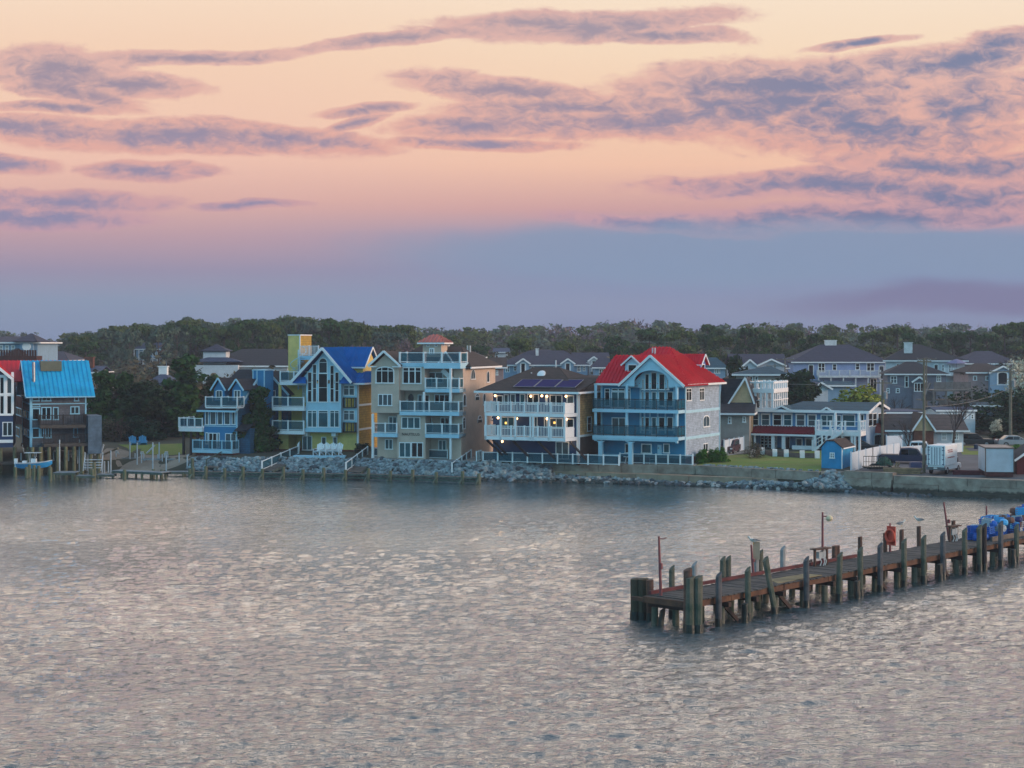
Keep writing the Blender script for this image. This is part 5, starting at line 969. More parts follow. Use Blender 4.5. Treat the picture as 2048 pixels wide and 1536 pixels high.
k=MB(); A=G(*Q4(1500,290),1.6); k.tube([(0,0,0),(.95,.3,.95)],.09,7); o=k.build('tilted_post',PW); o.location=A; tag(o,'short tilted white post on the left lawn','post')
for x,yt,yb in ((157,430,530),(272,430,540),(300,405,530),(350,410,560),(398,415,560),(517,430,575),(1275,455,555),(1570,450,540),(1655,455,540),(1945,450,540),(1970,340,500),(965,380,560),(945,450,565),(770,420,470),(750,500,560),(1100,490,520)):
    pole(x,yt,yb,.2,GP,'dock_piling','thick dark green piling of the small docks on the left','piling','thick pilings of the left docks')
def dock(x0,x1,y,w,label,z=.75,tilt=0):
    a=G(*Q4(x0,y),z); b=G(*Q4(x1,y+(tilt)),z); r=empty('small_dock',a,math.atan2(b.y-a.y,b.x-a.x),label,'dock'); L=(b-a).length; k=MB(); n=int(L/.2)
    for i in range(n): k.box((i*.2,0,-.03),(i*.2+.17,w,.03+R.uniform(-.01,.01)))
    k.build('planks',mat('blue_grey_planks','74828a',.85,.25,1.3,('noise',8,.4)),r); k=MB(); k.box((0,.02,-.24),(L,.12,-.035)); k.box((0,w-.12,-.24),(L,w-.02,-.035)); k.each('beam',GT,r); k=MB()
    for i in range(int(L/2)+1):
        for q in (.1,w-.1): k.tube([(min(L,i*2+.1),q,-1.8),(min(L,i*2+.1),q,-.1)],.13,7)
    k.each('pile',GP,r); return r
dock(140,330,435,1.4,'grey plank dock with dark piles in front of the small white boat')
dock(540,770,490,2.2,'low plank dock between tall pale poles, right of the small boat')
dock(1140,1660,468,1.7,'long low plank dock left of the stone bank',tilt=22); dock(780,970,520,1.1,'short plank dock before the boat lift with crates',.5); dock(990,1170,508,1.2,'low plank dock in the middle of the left docks',.4); dock(1680,1930,480,1.3,'plank dock nearest the stone bank',.5)
def lift(x,y,w,d,label):
    r=empty('boat_lift',G(*Q4(x,y),.2),.05,label,'boat lift'); m=MB()
    for v in (0,d): m.bar((0,v,.9),(w,v,.9),.12,.16); 
    for u in (.3,w-.3): m.bar((u,0,.75),(u,d,.75),.1,.12)
    m.each('beam',GALV,r); m=MB()
    for u in (0,w):
        for v in (0,d): m.tube([(u,v,-1.6),(u,v,1.5)],.07,7)
    m.each('post',PW,r); m=MB(); m.box((-.15,-.1,1.5),(.2,.35,1.8)); m.build('motor',mat('dirty_white_plastic','a9b2b6',.5),r)
lift(560,420,2.6,1.6,'pale boat lift frame right of the small boat'); lift(730,440,2.4,1.6,'pale boat lift frame in the middle of the left docks'); lift(1190,420,2.2,1.5,'pale boat lift frame beside the long low dock'); lift(1450,430,2.4,1.5,'pale boat lift frame before the left lawn'); lift(1700,430,2.6,1.4,'pale boat lift frame nearest the stone bank')
def locker():
    r=empty('dock_rack',G(*Q4(850,470),.6),.05,'pale slatted rack and steps standing on the left docks','rack'); m=MB()
    for i in range(4): m.box((0,i*.25,.3+i*.28),(2.0,i*.25+.3,.36+i*.28))
    m.build('steps',PW,r); m=MB()
    for u in (0,1.95): m.bar((u,.05,0),(u,1.1,1.7),.07); m.bar((u,1.1,0),(u,1.1,2.0),.07)
    m.each('frame',PW,r)
locker()
def boat():
    r=empty('motor_boat',G(*Q4(350,442),.75),.06,'small sky blue and white motor boat with hard top on a lift','boat'); BB=mat('boat_blue','2f9edb',.3,.06,.6); BW=mat('boat_white','d8e3ea',.35,.05,.6)
    S=[(-3.1,.95,.95,.15),(-2.2,1.15,.95,.0),(-.6,1.2,1.0,-.05),(1.0,1.1,1.12,0),(2.3,.75,1.3,.2),(3.2,.12,1.5,.75)]
    def hull(s0,z0,z1):
        v=[];f=[]
        for x,w,zt,zb in S: 
            a=zb+(zt-zb)*z0; b=zb+(zt-zb)*z1; w0=w*(.35+.65*z0); w1=w*(.35+.65*z1) ; v+=[(x,-w1*s0,b),(x,-w0*s0,a),(x,w0*s0,a),(x,w1*s0,b)]
        for i in range(len(S)-1):
            for j in range(4): f.append((i*4+j,i*4+(j+1)%4,i*4+4+(j+1)%4,i*4+4+j))
        f+=[(0,1,2,3),tuple(range(len(v)-4,len(v)))]; return MB().add(v,f)
    hull(1,0,.86).build('hull',BB,r); hull(1.03,.861,1.0).build('gunwale',BW,r); m=MB()
    m.box((-.5,-.45,1.0),(.4,.45,1.75)); m.build('console',BW,r); m=MB(); m.prism([(-.15,-.42,1.75),(.45,-.42,1.75),(.25,-.42,2.2),(-.1,-.42,2.2)],(0,.84,0)); m.build('windscreen',GLS,r)
    m=MB(); m.box((-1.6,-.85,2.75),(1.1,.85,2.83)); m.build('hard_top',BW,r); m=MB()
    for x in (-.7,.35):
        for y in (-.5,.5): m.bar((x,y,1.0),(x-.1,y*1.2,2.76),.05)
    m.each('top_post',BW,r); m=MB(); m.box((-3.5,-.28,.7),(-2.95,.28,1.75)); m.box((-3.45,-.08,-.2),(-3.15,.08,.7)); m.build('outboard_motor',BW,r); m=MB(); m.tube([(-2,.8,2.8),(-2.3,.9,4.2)],.02,5); m.build('antenna',BW,r)
    m=MB(); m.box((-2,-.6,1.0),(-1.3,.6,1.35)); m.build('seat',BW,r)
boat(); bpy.data.objects['motor_boat'].scale=(.62,)*3
# ---------------------------------------------------------------- the pier at the right
Q8=lambda x,y:(1240+x/2.535,980+y/2.535)
PR=Vector((9.05,83.9,1.5)); pd=Vector((.678,.735,0)).normalized(); pn=Vector((-pd.y,pd.x,0)); PWD=2.85; PLEN=62
DKW=mat('weathered_pier_planks','54524e',.92,.35,1.3,('noise',9,.5),col2='3f3e40'); RBM=mat('rust_brown_beam','43302a',.9,.35,1.5,('noise',8,.5),col2='6b4a34'); PIL=mat('grey_green_pier_piling','34463a',.92,.4,1.1,('noise',7,.9),col2='6c685c'); PILB=mat('brown_pier_piling','5a4238',.92,.35,1.2,('noise',7,.7)); WET=mat('wet_algae_timber','10201c',.5,.3,2); RPO=mat('dull_red_pole','7d4448',.7,.2,2)
def online(v,px):
    # the point on the pier's line v metres from its front edge that lies in the direction px
    o=PR+pn*v; k=(px-1024)/F; t=(k*o.y-o.x)/(pd.x-k*pd.y); return o+pd*t
def pier():
    r=empty('pier',PR,math.atan2(pd.y,pd.x),'long weathered timber pier running from the middle of the bay to the right','pier'); rr=random.Random(9); m=MB(); n=int(PLEN/.19)
    for i in range(n):
        if rr.random()<.012: continue
        x=i*.19; dz=rr.uniform(-.012,.012)+(.03*math.sin(x*.9) if x<14 else 0); m.box((x,-.05+rr.uniform(-.1,.05),-.05+dz),(x+.175,PWD+.05+rr.uniform(-.03,.06),.0+dz))
    m.build('deck_planks',DKW,r); m=MB(); s=0
    while s<PLEN:
        b=s+rr.uniform(3.5,5); o=rr.uniform(-.04,.03); m.box((s+.02,-.02+o,-.36),(b-.02,.14+o,-.06)); s=b
    m.build('front_stringer',RBM,r); m=MB(); m.box((0,PWD-.14,-.36),(PLEN,PWD,-.06)); m.box((0,PWD*.5,-.34),(PLEN,PWD*.5+.12,-.06)); m.each('stringer',RBM,r)
    m=MB(); m.box((-.12,-.1,-.34),(.0,PWD+.1,-.02)); m.box((-.12,PWD+.1,-.3),(.05,PWD+.9,-.1)); m.each('end_beam',RBM,r)
    m=MB(); m.box((.4,PWD-.05,.03),(21,PWD+.12,.2)); m.build('kerb_beam',mat('red_brown_kerb','5a2c30',.85,.25,1.5),r)
    m=MB()
    for i in range(24):
        x=.6+i*2.55; m.box((x-.12,-.25,-.62),(x+.12,PWD+.2,-.365))
    m.each('cross_beam',mat('dark_wet_beam','33241f',.8,.3,2),r)
    m=MB()
    for i in range(24):
        for v in (.25,1.5,2.55):
            x=.6+i*2.55+rr.uniform(-.25,.25); m.tube([(x,v,-3),(x+rr.uniform(-.1,.1),v,-.6)],[.2,.18],9)
    m.each('support_pile',PIL,r)
    m=MB()
    for i in (1,3,7,10,15): x=.6+i*2.55; m.bar((x,.1,-.6),(x+1.2,.1,-1.5),.12,.2)
    m.each('brace',mat('dark_wet_beam','33241f',.8),r)
    m=MB(); m.prism([(8.2,.15,.02),(12.6,.1,.02),(12.4,1.1,.02),(9.0,1.3,.02)],(0,0,.035)); m.build('loose_board',mat('mossy_tan_board','7d7355',.9,.3,1),r)
pier()
def piling(b,zt,rad,m,label,cut=1,lean=(0,0),name='mooring_piling',group='pilings along the pier'):
    r=empty(name,(b.x,b.y,0),0,label,'piling',group); h=zt; n=11; k=MB(); V=[];rr=random.Random(int(b.x*91+b.y*7)); ph=rr.uniform(0,6)
    lv=[-2.5,-.2,.35]+[.35+(h-.35)*t for t in (.33,.66)]+[h]
    for li,z in enumerate(lv):
        for j in range(n):
            a=6.2832*j/n; w=rad*(1-.05*li/5+.07*math.sin(3*a+ph+z)+.03*math.sin(7*a)); zz=z+(cut*rad*(.9*math.cos(a-.4)+.6) if li==5 else 0); t=max(0,z)/max(h,.1)
            V.append((math.cos(a)*w+lean[0]*t,math.sin(a)*w+lean[1]*t,zz))
    Fs=[(i*n+j,i*n+(j+1)%n,(i+1)*n+(j+1)%n,(i+1)*n+j) for i in range(5) for j in range(n)]+[tuple(range(5*n,6*n))]
    k.add(V,[f for f in Fs if True]); k.build('post',m,r,True if 0 else False)
    k=MB(); k.tube([(lean[0]*0,0,-2.4),(lean[0]*.12,0,.28+rr.uniform(-.05,.12)),(lean[0]*.14,0,.42)],[rad*1.13,rad*1.12,rad*1.04],11,False); k.build('algae_band',WET,r); return r
def ztop(b,py): return H-(py-YH)*b.y/F
FR=[(500,420,662,0),(648,392,630,0),(788,340,600,.6),(945,340,570,0),(1108,318,530,-.1),(1218,292,510,0),(1318,270,490,0),(1440,250,460,0),(1540,232,432,0),(1637,215,412,0),(1748,195,395,0),(1822,180,372,0),(1930,160,355,0),(2010,175,345,0)]
for i,(x,yt,yb,ln) in enumerate(FR):
    px,py=Q8(x,yb); b=online(-.28,px); zt=ztop(b,Q8(x,yt)[1])-.2
    piling(b,zt,.17,PIL if i%3 else mat('grey_pier_piling','55565a',.92,.35,1.1,('noise',7,.6)),'grey green timber piling with slanted top along the near side of the pier' if not ln else 'piling leaning out from the near side of the pier',1,(ln*-.9,0))
    if i%4==1:
        c=online(-.65,px-6); piling(c,1.0,.17,WET,'short dark stump piling against the near side of the pier',.3,name='stump_piling',group='dark stumps under the pier')
b=online(-.33,Q8(1846,370)[0]); piling(b,ztop(b,Q8(1846,190)[1]),.19,mat('black_tarred_piling','15141a',.7,.2,2),'black tarred piling beside a brown one near the blue crates',1)
for x,yt,m_ in ((262,385,0),(378,365,1),(522,338,0),(549,335,0),(690,308,1),(712,305,0),(826,285,1),(1088,268,2),(1102,268,2),(1218,222,2),(1345,202,2),(1428,187,2),(1515,170,2),(1690,142,2),(962,355,2)):
    px=Q8(x,0)[0]; b=online(PWD+.3,px); zt=ztop(b,Q8(x,yt)[1])-.2
    piling(b,zt,.165 if x<1200 else .14,(PIL,mat('pale_grey_piling','8d9092',.9,.25,1.1),PILB)[m_],('dark green piling behind the far side of the pier','pale grey piling behind the far side of the pier','brown piling behind the far side of the pier')[m_],1 if x<1000 else .2,group='pilings behind the pier')
for v,x,yt,m_ in ((-.35,345,432,0),(-.62,372,430,0),(-.15,352,392,2)):
    b=online(v,Q8(x,0)[0]); b=b if v>-.5 else b; b=PR+pn*(v+.1)+pd*((x-352)*.012-.25); zt=ztop(b,Q8(x,yt)[1])-.15; piling(b,zt,.24,(PIL,PIL,PILB)[m_],'thick dark green piling in the cluster at the near corner of the pier' if m_==0 else 'brown piling standing inside the corner cluster of the pier',.35,group='corner cluster of the pier')
c0=G(*Q8(100,655))
for dx,dy in ((-.27,0),(.12,-.12),(.28,.18),(0,.3)): b=c0+Vector((dx,dy,0)); piling(b,ztop(b,Q8(0,452)[1]),.23,mat('dark_green_brown_piling','3c4436',.9,.4,1.2,('noise',6,.7),col2='4c3c30'),'thick dark piling bound in the free standing cluster left of the pier',.15,group='free standing piling cluster')
b=G(*Q8(152,662)); piling(b,ztop(b,Q8(0,458)[1]),.2,PILB,'single brown piling between the cluster and the pier end',.15); b=G(*Q8(205,688)); piling(b,.75,.15,WET,'broken dark stump in the water before the pier end',.8,(.12,0))
# poles, lamp, life ring, power stands
def thinpole(x,yt,v,label,lean=0,lamp_=None):
    b=online(v,Q8(x,0)[0]); b.z=1.5; zt=ztop(b,Q8(x,yt)[1]); r=empty('light_pole' if lamp_ else 'pole',b,0,label,'light pole' if lamp_ else 'pole'); k=MB(); k.tube([(0,0,0),(lean*.5,0,(zt-1.5)*.5),(lean,0,zt-1.5)],[.085,.07,.055],8); k.build('shaft',RPO,r)
    k=MB(); h=zt-1.5; 
    if lamp_: k.bar((lean,0,h-.25),(lean+.5,0,h-.25),.06); k.build('arm',RPO,r); k=MB(); k.lathe([(.05,.1),(.2,0),(.22,-.12),(.12,-.26)],(lean+.4,0,h-.28),12); k.build('lamp_head',mat('cream_lamp_head','d9c9a6',.5),r)
    else: k.tube([(0,0,h*.45),(0,0,h*.55)],.1,8); k.build('collar',RPO,r)
    return r
a=thinpole(207,235,PWD*.8,'tall thin dull red pole with small arm at the pier end',-.1); k=MB(); k.tube([(-.1,0,2.98),(.15,0,2.96),(.3,0,3.03)],.025,6); k.build('arm',RPO,a)
thinpole(1027,112,PWD-.1,'dull red pole with cream lamp head above the power stand',0,1); thinpole(1668,62,PWD+.15,'tall thin red pole leaning left beside the far power stand',-.35); thinpole(1858,80,PWD+.1,'thin dark red pole just left of the blue crates'); thinpole(676,278,PWD+.1,'short red pole with a gull above it',-.12)
thinpole(1369,168,PWD-.05,'short red pole carrying the orange life ring')
b=online(PWD-.25,Q8(1375,0)[0]); b.z=ztop(b,Q8(0,232)[1]); r=empty('life_ring',b,-.95,'orange life ring hanging on a red board above the pier','life ring'); k=MB(); N=20; M_=8; V=[];Fs=[]
for i in range(N):
    for j in range(M_): a=6.2832*i/N; c=6.2832*j/M_; q=.33+.08*math.cos(c); V.append((q*math.cos(a),.08*math.sin(c)-.12,q*math.sin(a)*1.15)); Fs.append((i*M_+j,((i+1)%N)*M_+j,((i+1)%N)*M_+(j+1)%M_,i*M_+(j+1)%M_))
k.add(V,Fs); k.build('ring',mat('orange_ring','c4462e',.6,.15,2),r,True); k=MB(); k.box((-.35,-.02,-.6),(.35,.03,.6)); k.build('board',mat('orange_board','b8402e',.6),r)
def stand(x,y0,y1,label,w=.55,roof=True):
    b=online(PWD-.35,Q8(x,0)[0]); b.z=1.5; h=ztop(b,Q8(0,y0)[1])-1.5; r=empty('power_stand',b,.7,label,'power stand'); k=MB()
    for s in (-w,w): k.bar((s,0,0),(s,0,h),.12)
    k.each('post',PILB,r); k=MB(); k.box((-w-.15,-.25,h),(w+.2,.25,h+.07)); k.build('shelf',PILB,r); k=MB(); k.box((-.3,-.12,h*.45),(.05,.12,h*.85)); k.box((.1,-.1,h*.5),(.35,.1,h*.9)); k.build('meter_box',mat('grey_box','9aa5aa',.5),r)
    k=MB(); 
    for s in (-.2,.1,.25): k.tube([(s,-.1,h*.5),(s+.1,-.14,h*.25),(s+.02,-.1,0)],.03,6)
    k.build('cables',mat('white_cable','c9cfd0',.5),r)
stand(1018,300,385,'power stand with shelf, meter boxes and cables in mid pier'); stand(1690,185,255,'far power stand with wide shelf and hanging cables',.4)
k=MB(); b=online(PWD+.1,Q8(690,0)[0]); b.z=1.5; k.box((-.16,-.1,.9),(.2,.1,1.9)); o=k.build('utility_box',mat('tan_box','9a8f7d',.6)); o.location=b; tag(o,'pale upright box fixed between two pilings near the first gull','box')
# gulls
def gull(b,rz,label):
    r=empty('gull',b,rz,label,'gull','gulls on the pier'); k=MB(); GW_=mat('gull_white','d5d2cc',.8,.05,3); GG=mat('gull_grey','6e7278',.8,.1,3)
    P=[(-.26,.16,.012),(-.16,.17,.055),(-.04,.18,.085),(.07,.2,.085),(.13,.24,.055),(.16,.29,.045),(.19,.335,.052),(.235,.34,.035),(.27,.335,.008)]
    k.tube([(x,0,z) for x,z,_ in P],[q for _,_,q in P],10); k.build('body',GW_,r,True); k=MB()
    for s in (-1,1): k.add([(.08,s*.07,.22),(.0,s*.095,.2),(-.15,s*.07,.175),(-.33,s*.02,.17),(-.16,s*.05,.235),(0,s*.05,.27)],[(0,1,2,3,4,5)])
    v=list(k.v); f=list(k.f); k=MB(); 
    for s in (-1,1): k.prism([(.08,s*.075,.21),(.0,s*.088,.19),(-.15,s*.06,.17),(-.34,s*.015,.165),(-.16,s*.05,.235),(0,s*.06,.265)],(0,s*.012,.004))
    k.each('wing',GG,r); k=MB(); k.tube([(.27,0,.335),(.33,0,.325)],[.012,.004],6); k.build('beak',mat('beak_yellow','b98b2a',.5),r); k=MB()
    for s in (-.03,.03): k.tube([(0,s,.12),(0,s,0)],.008,5); 
    k.each('leg',mat('beak_yellow','b98b2a',.5),r); r.scale=(1.25,)*3
def on_post(x,y,v,rz,label): b=online(v,Q8(x,0)[0]); b.z=ztop(b,Q8(0,y)[1]); gull(b,rz,label)
on_post(676,276,PWD+.1,3.1,'gull on the red pole nearest the pier end'); on_post(1428,187,PWD+.3,.3,'gull on a brown piling behind the pier, next to the life ring'); on_post(1515,168,PWD+.3,2.9,'gull on the tall brown piling furthest along the pier')
# blue crates and pots heaped on the pier
def crates():
    rr=random.Random(4); BL=[mat('blue_crate','1a5fb8',.6,.15,2,spec=.2),mat('light_blue_crate','3fa6e0',.5,.1,2),mat('navy_crate','1c2c66',.5,.1,2),mat('brown_crate','6b4a42',.8,.1,2),mat('grey_white_bag','a9b5bd',.7,.1,2)]
    names=['blue','light blue','navy','brown','grey white']; protos=[]
    def mk(m,kind):
        k=MB(); s=.36
        if kind==0:
            for z in (0,.14,.28,.42): 
                for a,b in (((-s,-.27),(s,-.27)),((s,-.27),(s,.27)),((s,.27),(-s,.27)),((-s,.27),(-s,-.27))): k.bar((*a,z+.04),(*b,z+.04),.03,.09)
            for a in (-s,-s/2,0,s/2,s):
                for b in (-.27,.27): k.bar((a,b,0),(a,b,.5),.04)
            k.box((-s,-.27,0),(s,.27,.03))
        else:
            k.tube([(0,0,0),(0,0,.06),(0,0,.2),(0,0,.38),(0,0,.46)],[.22,.3,.34,.3,.18],9)
        me=k.build('fish_crate' if kind==0 else 'pot_basket',m); return me
    t0=(online(1.4,1952)-PR-pn*1.4).length; n=0
    for lvl,(a,b,cnt) in enumerate(((0,11,52),(.9,11,48),(2.0,11,38),(6,11,12))):
        for i in range(cnt):
            t=rr.uniform(a,b)+t0; v=rr.uniform(.9,PWD-.2); kind=0 if rr.random()<.6 else 1; c=rr.choices(range(5),[4,3,2.4,2.6,2.4])[0]
            if lvl==0 and t<t0+4: c=0
            key=(c,kind)
            src=next((p for p in protos if p[0]==key),None)
            p=PR+pd*t+pn*v; z=1.52+lvl*.4+rr.uniform(0,.06)
            if src is None: o=mk(BL[c],kind); protos.append((key,o))
            else: o=src[1].copy(); C.objects.link(o)
            o.location=(p.x,p.y,z); o.rotation_euler=(rr.uniform(-.08,.08)*lvl,rr.uniform(-.08,.08)*lvl,rr.uniform(0,6.28)); o.scale=(.9,)*3
            tag(o,f'{names[c]} {"slatted crate" if kind==0 else "round basket"} in the heap at the shore end of the pier','crate' if kind==0 else 'basket','crates and baskets heaped on the pier')
crates(); t_sill=(online(.5,1985)-PR-pn*.5).length
for t,lab in ((t_sill,'low pale timber sill in front of the blue crates'),):
    k=MB(); k.box((0,0,0),(5,.14,.3)); o=k.build('timber_sill',BT); o.location=PR+pd*t+pn*.5; o.rotation_euler=(0,0,math.atan2(pd.y,pd.x)); tag(o,lab,'timber')
# ---------------------------------------------------------------- trees
def crown_np(seed,kind,nq,q):
    rs=np.random.RandomState(seed); cl=[]
    if kind=='pine':
        for i in range(15):
            z=rs.uniform(.5,.95); r=.42*math.sqrt(max(.05,1-((z-.68)/.34)**2))*rs.uniform(.4,1.0); a=rs.uniform(0,6.28); cl.append((r*math.cos(a),r*math.sin(a),z,rs.uniform(.10,.19),.055))
        cl.append((0,0,.93,.16,.06))
    elif kind=='cedar':
        for i in range(26):
            z=rs.uniform(.08,.97)**.9; r=.40*(1-z)**.75*rs.uniform(.5,1.05)+.03; a=rs.uniform(0,6.28); cl.append((r*math.cos(a),r*math.sin(a),z,rs.uniform(.10,.17)*(1.15-z*.6),.075))
        for i in range(9): z=.08+.1*i; cl.append((0,0,z,.24*(1-z)+.04,.1))
    elif kind=='round':
        for i in range(22):
            z=rs.uniform(.22,.92); r=.40*math.sqrt(max(.03,1-((z-.55)/.42)**2))*rs.uniform(.5,1); a=rs.uniform(0,6.28); cl.append((r*math.cos(a),r*math.sin(a),z,rs.uniform(.12,.19),.11))
        cl.append((0,0,.55,.28,.25))
    else: # bush
        for i in range(20):
            z=rs.uniform(.05,.8); r=.40*math.sqrt(max(.05,1-(z/.95)**2))*rs.uniform(.5,1); a=rs.uniform(0,6.28); cl.append((r*math.cos(a),r*math.sin(a),z,rs.uniform(.12,.2),.17))
        cl.append((0,0,.35,.33,.33))
    cl=np.array(cl); w=cl[:,3]**2*cl[:,4]; w/=w.sum(); k=rs.choice(len(cl),nq,p=w)
    d=rs.randn(nq,3); d/=np.linalg.norm(d,axis=1)[:,None]; rad=rs.uniform(.35,1.05,nq)**.6
    c=cl[k]; P=np.stack([c[:,0]+d[:,0]*rad*c[:,3],c[:,1]+d[:,1]*rad*c[:,3],c[:,2]+d[:,2]*rad*c[:,4]],-1)
    n=d+rs.randn(nq,3)*.8+np.array([0,0,.5]); n/=np.linalg.norm(n,axis=1)[:,None]; t=np.cross(n,rs.randn(nq,3)); t/=np.linalg.norm(t,axis=1)[:,None]; b=np.cross(n,t)
    s=(q*rs.uniform(.6,1.35,nq))[:,None]; zs=np.array([1,1,.75])
    V=np.stack([P-t*s,P-b*s*.6,P+t*s,P+b*s*.6],1)
    V[:,:,2]=P[:,None,2]+(V[:,:,2]-P[:,None,2])*.75
    Fq=np.arange(nq*4).reshape(-1,4); return V.reshape(-1,3),Fq
def leafmat(name,c1,c2,isl=.34): return mat(name,c1,.9,.2,.35,None,0,c2,isl,spec=.15)
LM={'pine':leafmat('pine_needles','203a1a','3c5a2a'),'pine2':leafmat('pine_needles_olive','35471f','5d682e'),'pine3':leafmat('dusky_needles','405247','5e6e5a'),'cedar':leafmat('dark_cedar_needles','1a3a1e','3c5c2c'),'olive':leafmat('olive_leaves','747c2c','989a40'),'green':leafmat('fresh_green_leaves','2f5a1c','4f8228'),
    'dark':leafmat('dark_evergreen_leaves','1a2c1c','314728'),'brown':leafmat('budding_brown_twigs','48443a','625c46'),'mauve':leafmat('budding_mauve_twigs','5f505c','7d686a'),'yellow':leafmat('yellow_green_shoots','7d7a2c','9a9440'),'white':leafmat('white_blossom','b9b4a4','d8d4c4'),'bluegreen':leafmat('blue_green_leaves','16342a','2a4f38')}
BARK=mat('tree_bark','4a4038',.95,.3,3,('noise',12,.7))
TR={}
def tree_proto(kind,shape,nq,q,seed,trunk_top,label,cat='tree',name='pine_tree',tr=.022):
    r=empty(name,(0,0,-500),0,label,cat); V,Fq=crown_np(seed,shape,nq,q); o=meshobj('crown',V,Fq,LM[kind],False,r)
    rs=random.Random(seed); k=MB(); 
    if trunk_top:
        k.tube([(0,0,-.05),(rs.uniform(-.01,.01),0,trunk_top*.5),(rs.uniform(-.03,.03),rs.uniform(-.02,.02),trunk_top)],[tr*1.25,tr,tr*.45],6)
        for i in range(7 if shape in('pine','round') else 3): z=trunk_top*rs.uniform(.55,.98); a=rs.uniform(0,6.28); l=rs.uniform(.15,.33); k.tube([(0,0,z),(math.cos(a)*l*.6,math.sin(a)*l*.6,z+.04),(math.cos(a)*l,math.sin(a)*l,z+.09)],[tr*.45,tr*.3,tr*.12],4)
        k.build('trunk',BARK,r)
    return r
used={}
def plant(key,px,ytop,Y,wpx,label,group=None,base=None,name=None,cat='tree'):
    kind,shape,nq,q,nv,tt,nm=key; X=(px-1024)*Y/F; zt=H-(ytop-YH)*Y/F; zb=landz(X,Y) if base is None else base; h=zt-zb; w=wpx*Y/F*1.08
    v=R.randrange(nv); kk=(kind,shape,nq,q,v,name or nm)
    if kk not in used:
        r=tree_proto(kind,shape,nq,q,hash_(kk),tt,label,cat,name or nm); used[kk]=(r,reg(r),[False])
    r,ch,fl=used[kk]
    if not fl[0]: fl[0]=True; o=r; o.location=(X,Y,zb)
    else: o=dup(r,ch,(X,Y,zb))
    o.rotation_euler=(0,0,R.uniform(0,6.28)); o.scale=(w,w,h); o['label']=label; o['category']=cat
    if group: o['group']=group
    elif 'group' in o.keys(): del o['group']
    return o
def hash_(k): return sum(ord(c)*(i+3) for i,c in enumerate(str(k)))%99991
PINE=('pine','pine',1500,.046,3,.9,'pine_tree'); PINE2=('pine2','pine',1500,.046,2,.9,'pine_tree'); PINE3=('pine3','pine',1400,.048,2,.9,'pine_tree')
CEDAR=('cedar','cedar',5600,.045,2,.8,'cedar_tree'); DARK=('dark','round',3400,.048,2,.6,'evergreen_tree'); OLIVE=('olive','bush',4200,.042,1,.3,'shrub'); GRB=('green','bush',4200,.04,2,.2,'shrub')
BRB=('brown','bush',1700,.03,2,.4,'bare_shrub'); BROWN=('brown','round',1300,.036,2,.7,'budding_tree'); MAUVE=('mauve','round',1200,.036,2,.7,'budding_tree'); YEL=('yellow','bush',2000,.04,1,.3,'shrub'); WHI=('white','round',1700,.036,1,.7,'blossom_tree'); BLG=('bluegreen','bush',4200,.042,1,.2,'shrub')
# named trees and bushes of the middle distance
for a in [(CEDAR,372,706,222,150,'very tall dark cedar between the pale pole and the left lawn'),(CEDAR,208,738,217,115,'dark cedar just right of the turquoise roofed house'),(CEDAR,250,742,220,90,'dark pointed cedar behind the blue chairs, second from the turquoise roof'),(DARK,290,765,218,100,'dark spreading cedar above the round blue green bush'),(CEDAR,432,748,225,110,'dark cedar behind the left dormer of the blue cottage'),(CEDAR,330,780,224,80,'smaller dark cedar left of the pale utility pole'),
          (CEDAR,519,770,194,105,'dense dark conical cedar between the blue cottage and the yellow house'),(DARK,1475,714,262,62,'dark evergreen beside the teal roofs right of the red roof'),(DARK,1600,742,225,92,'dark evergreen just behind the white pergola tower'),(DARK,1560,760,228,60,'small dark evergreen partly hidden by the white pergola'),
          (OLIVE,1712,757,222,118,'large rounded olive bush behind the long blue house roof'),(BLG,284,828,214,84,'round blue green bush by the left lawn chairs'),(BRB,226,832,212,76,'leafless brown bush on the left bank beside the pile house'),(BRB,1508,878,182,44,'brown dry bush at the corner of the blue porch'),
          (GRB,1404,893,176,30,'bright green bush nearest the red roofed house'),(GRB,1424,896,177,30,'bright green bush in the middle of the row by the lawn'),(GRB,1440,892,177,36,'bright green bush at the right end of the row by the lawn'),(('dark','bush',3000,.05,1,.2,'shrub'),725,884,190,38,'round dark bush between the yellow and tan houses'),
          (YEL,955,748,235,90,'yellow green shrub showing between the tan and navy houses'),(YEL,498,727,250,62,'yellow green shrub behind the dark cottage roof'),(YEL,1652,754,262,50,'pale yellow green shrub below the long balcony'),(WHI,2035,718,262,68,'white blossoming tree at the right edge'),(WHI,1995,838,212,30,'small white blossoming shrub right of the dark car'),
          (GRB,2040,886,178,50,'bright green bush at the right edge by the white container'),(DARK,1990,835,218,80,'broad dark evergreen behind the dark car'),(DARK,2030,800,222,90,'broad dark evergreen behind the wooden pole at the right edge'),(DARK,1950,848,222,50,'small dark evergreen left of the wooden pole'),(('dark','bush',3000,.05,1,.2,'shrub'),2010,860,205,70,'low dark bush behind the parked silver car')]:
    key,px,yt,Y,w,lab=a; plant(key,px,yt,Y,w,lab,cat='bush' if key[1]=='bush' else 'tree')
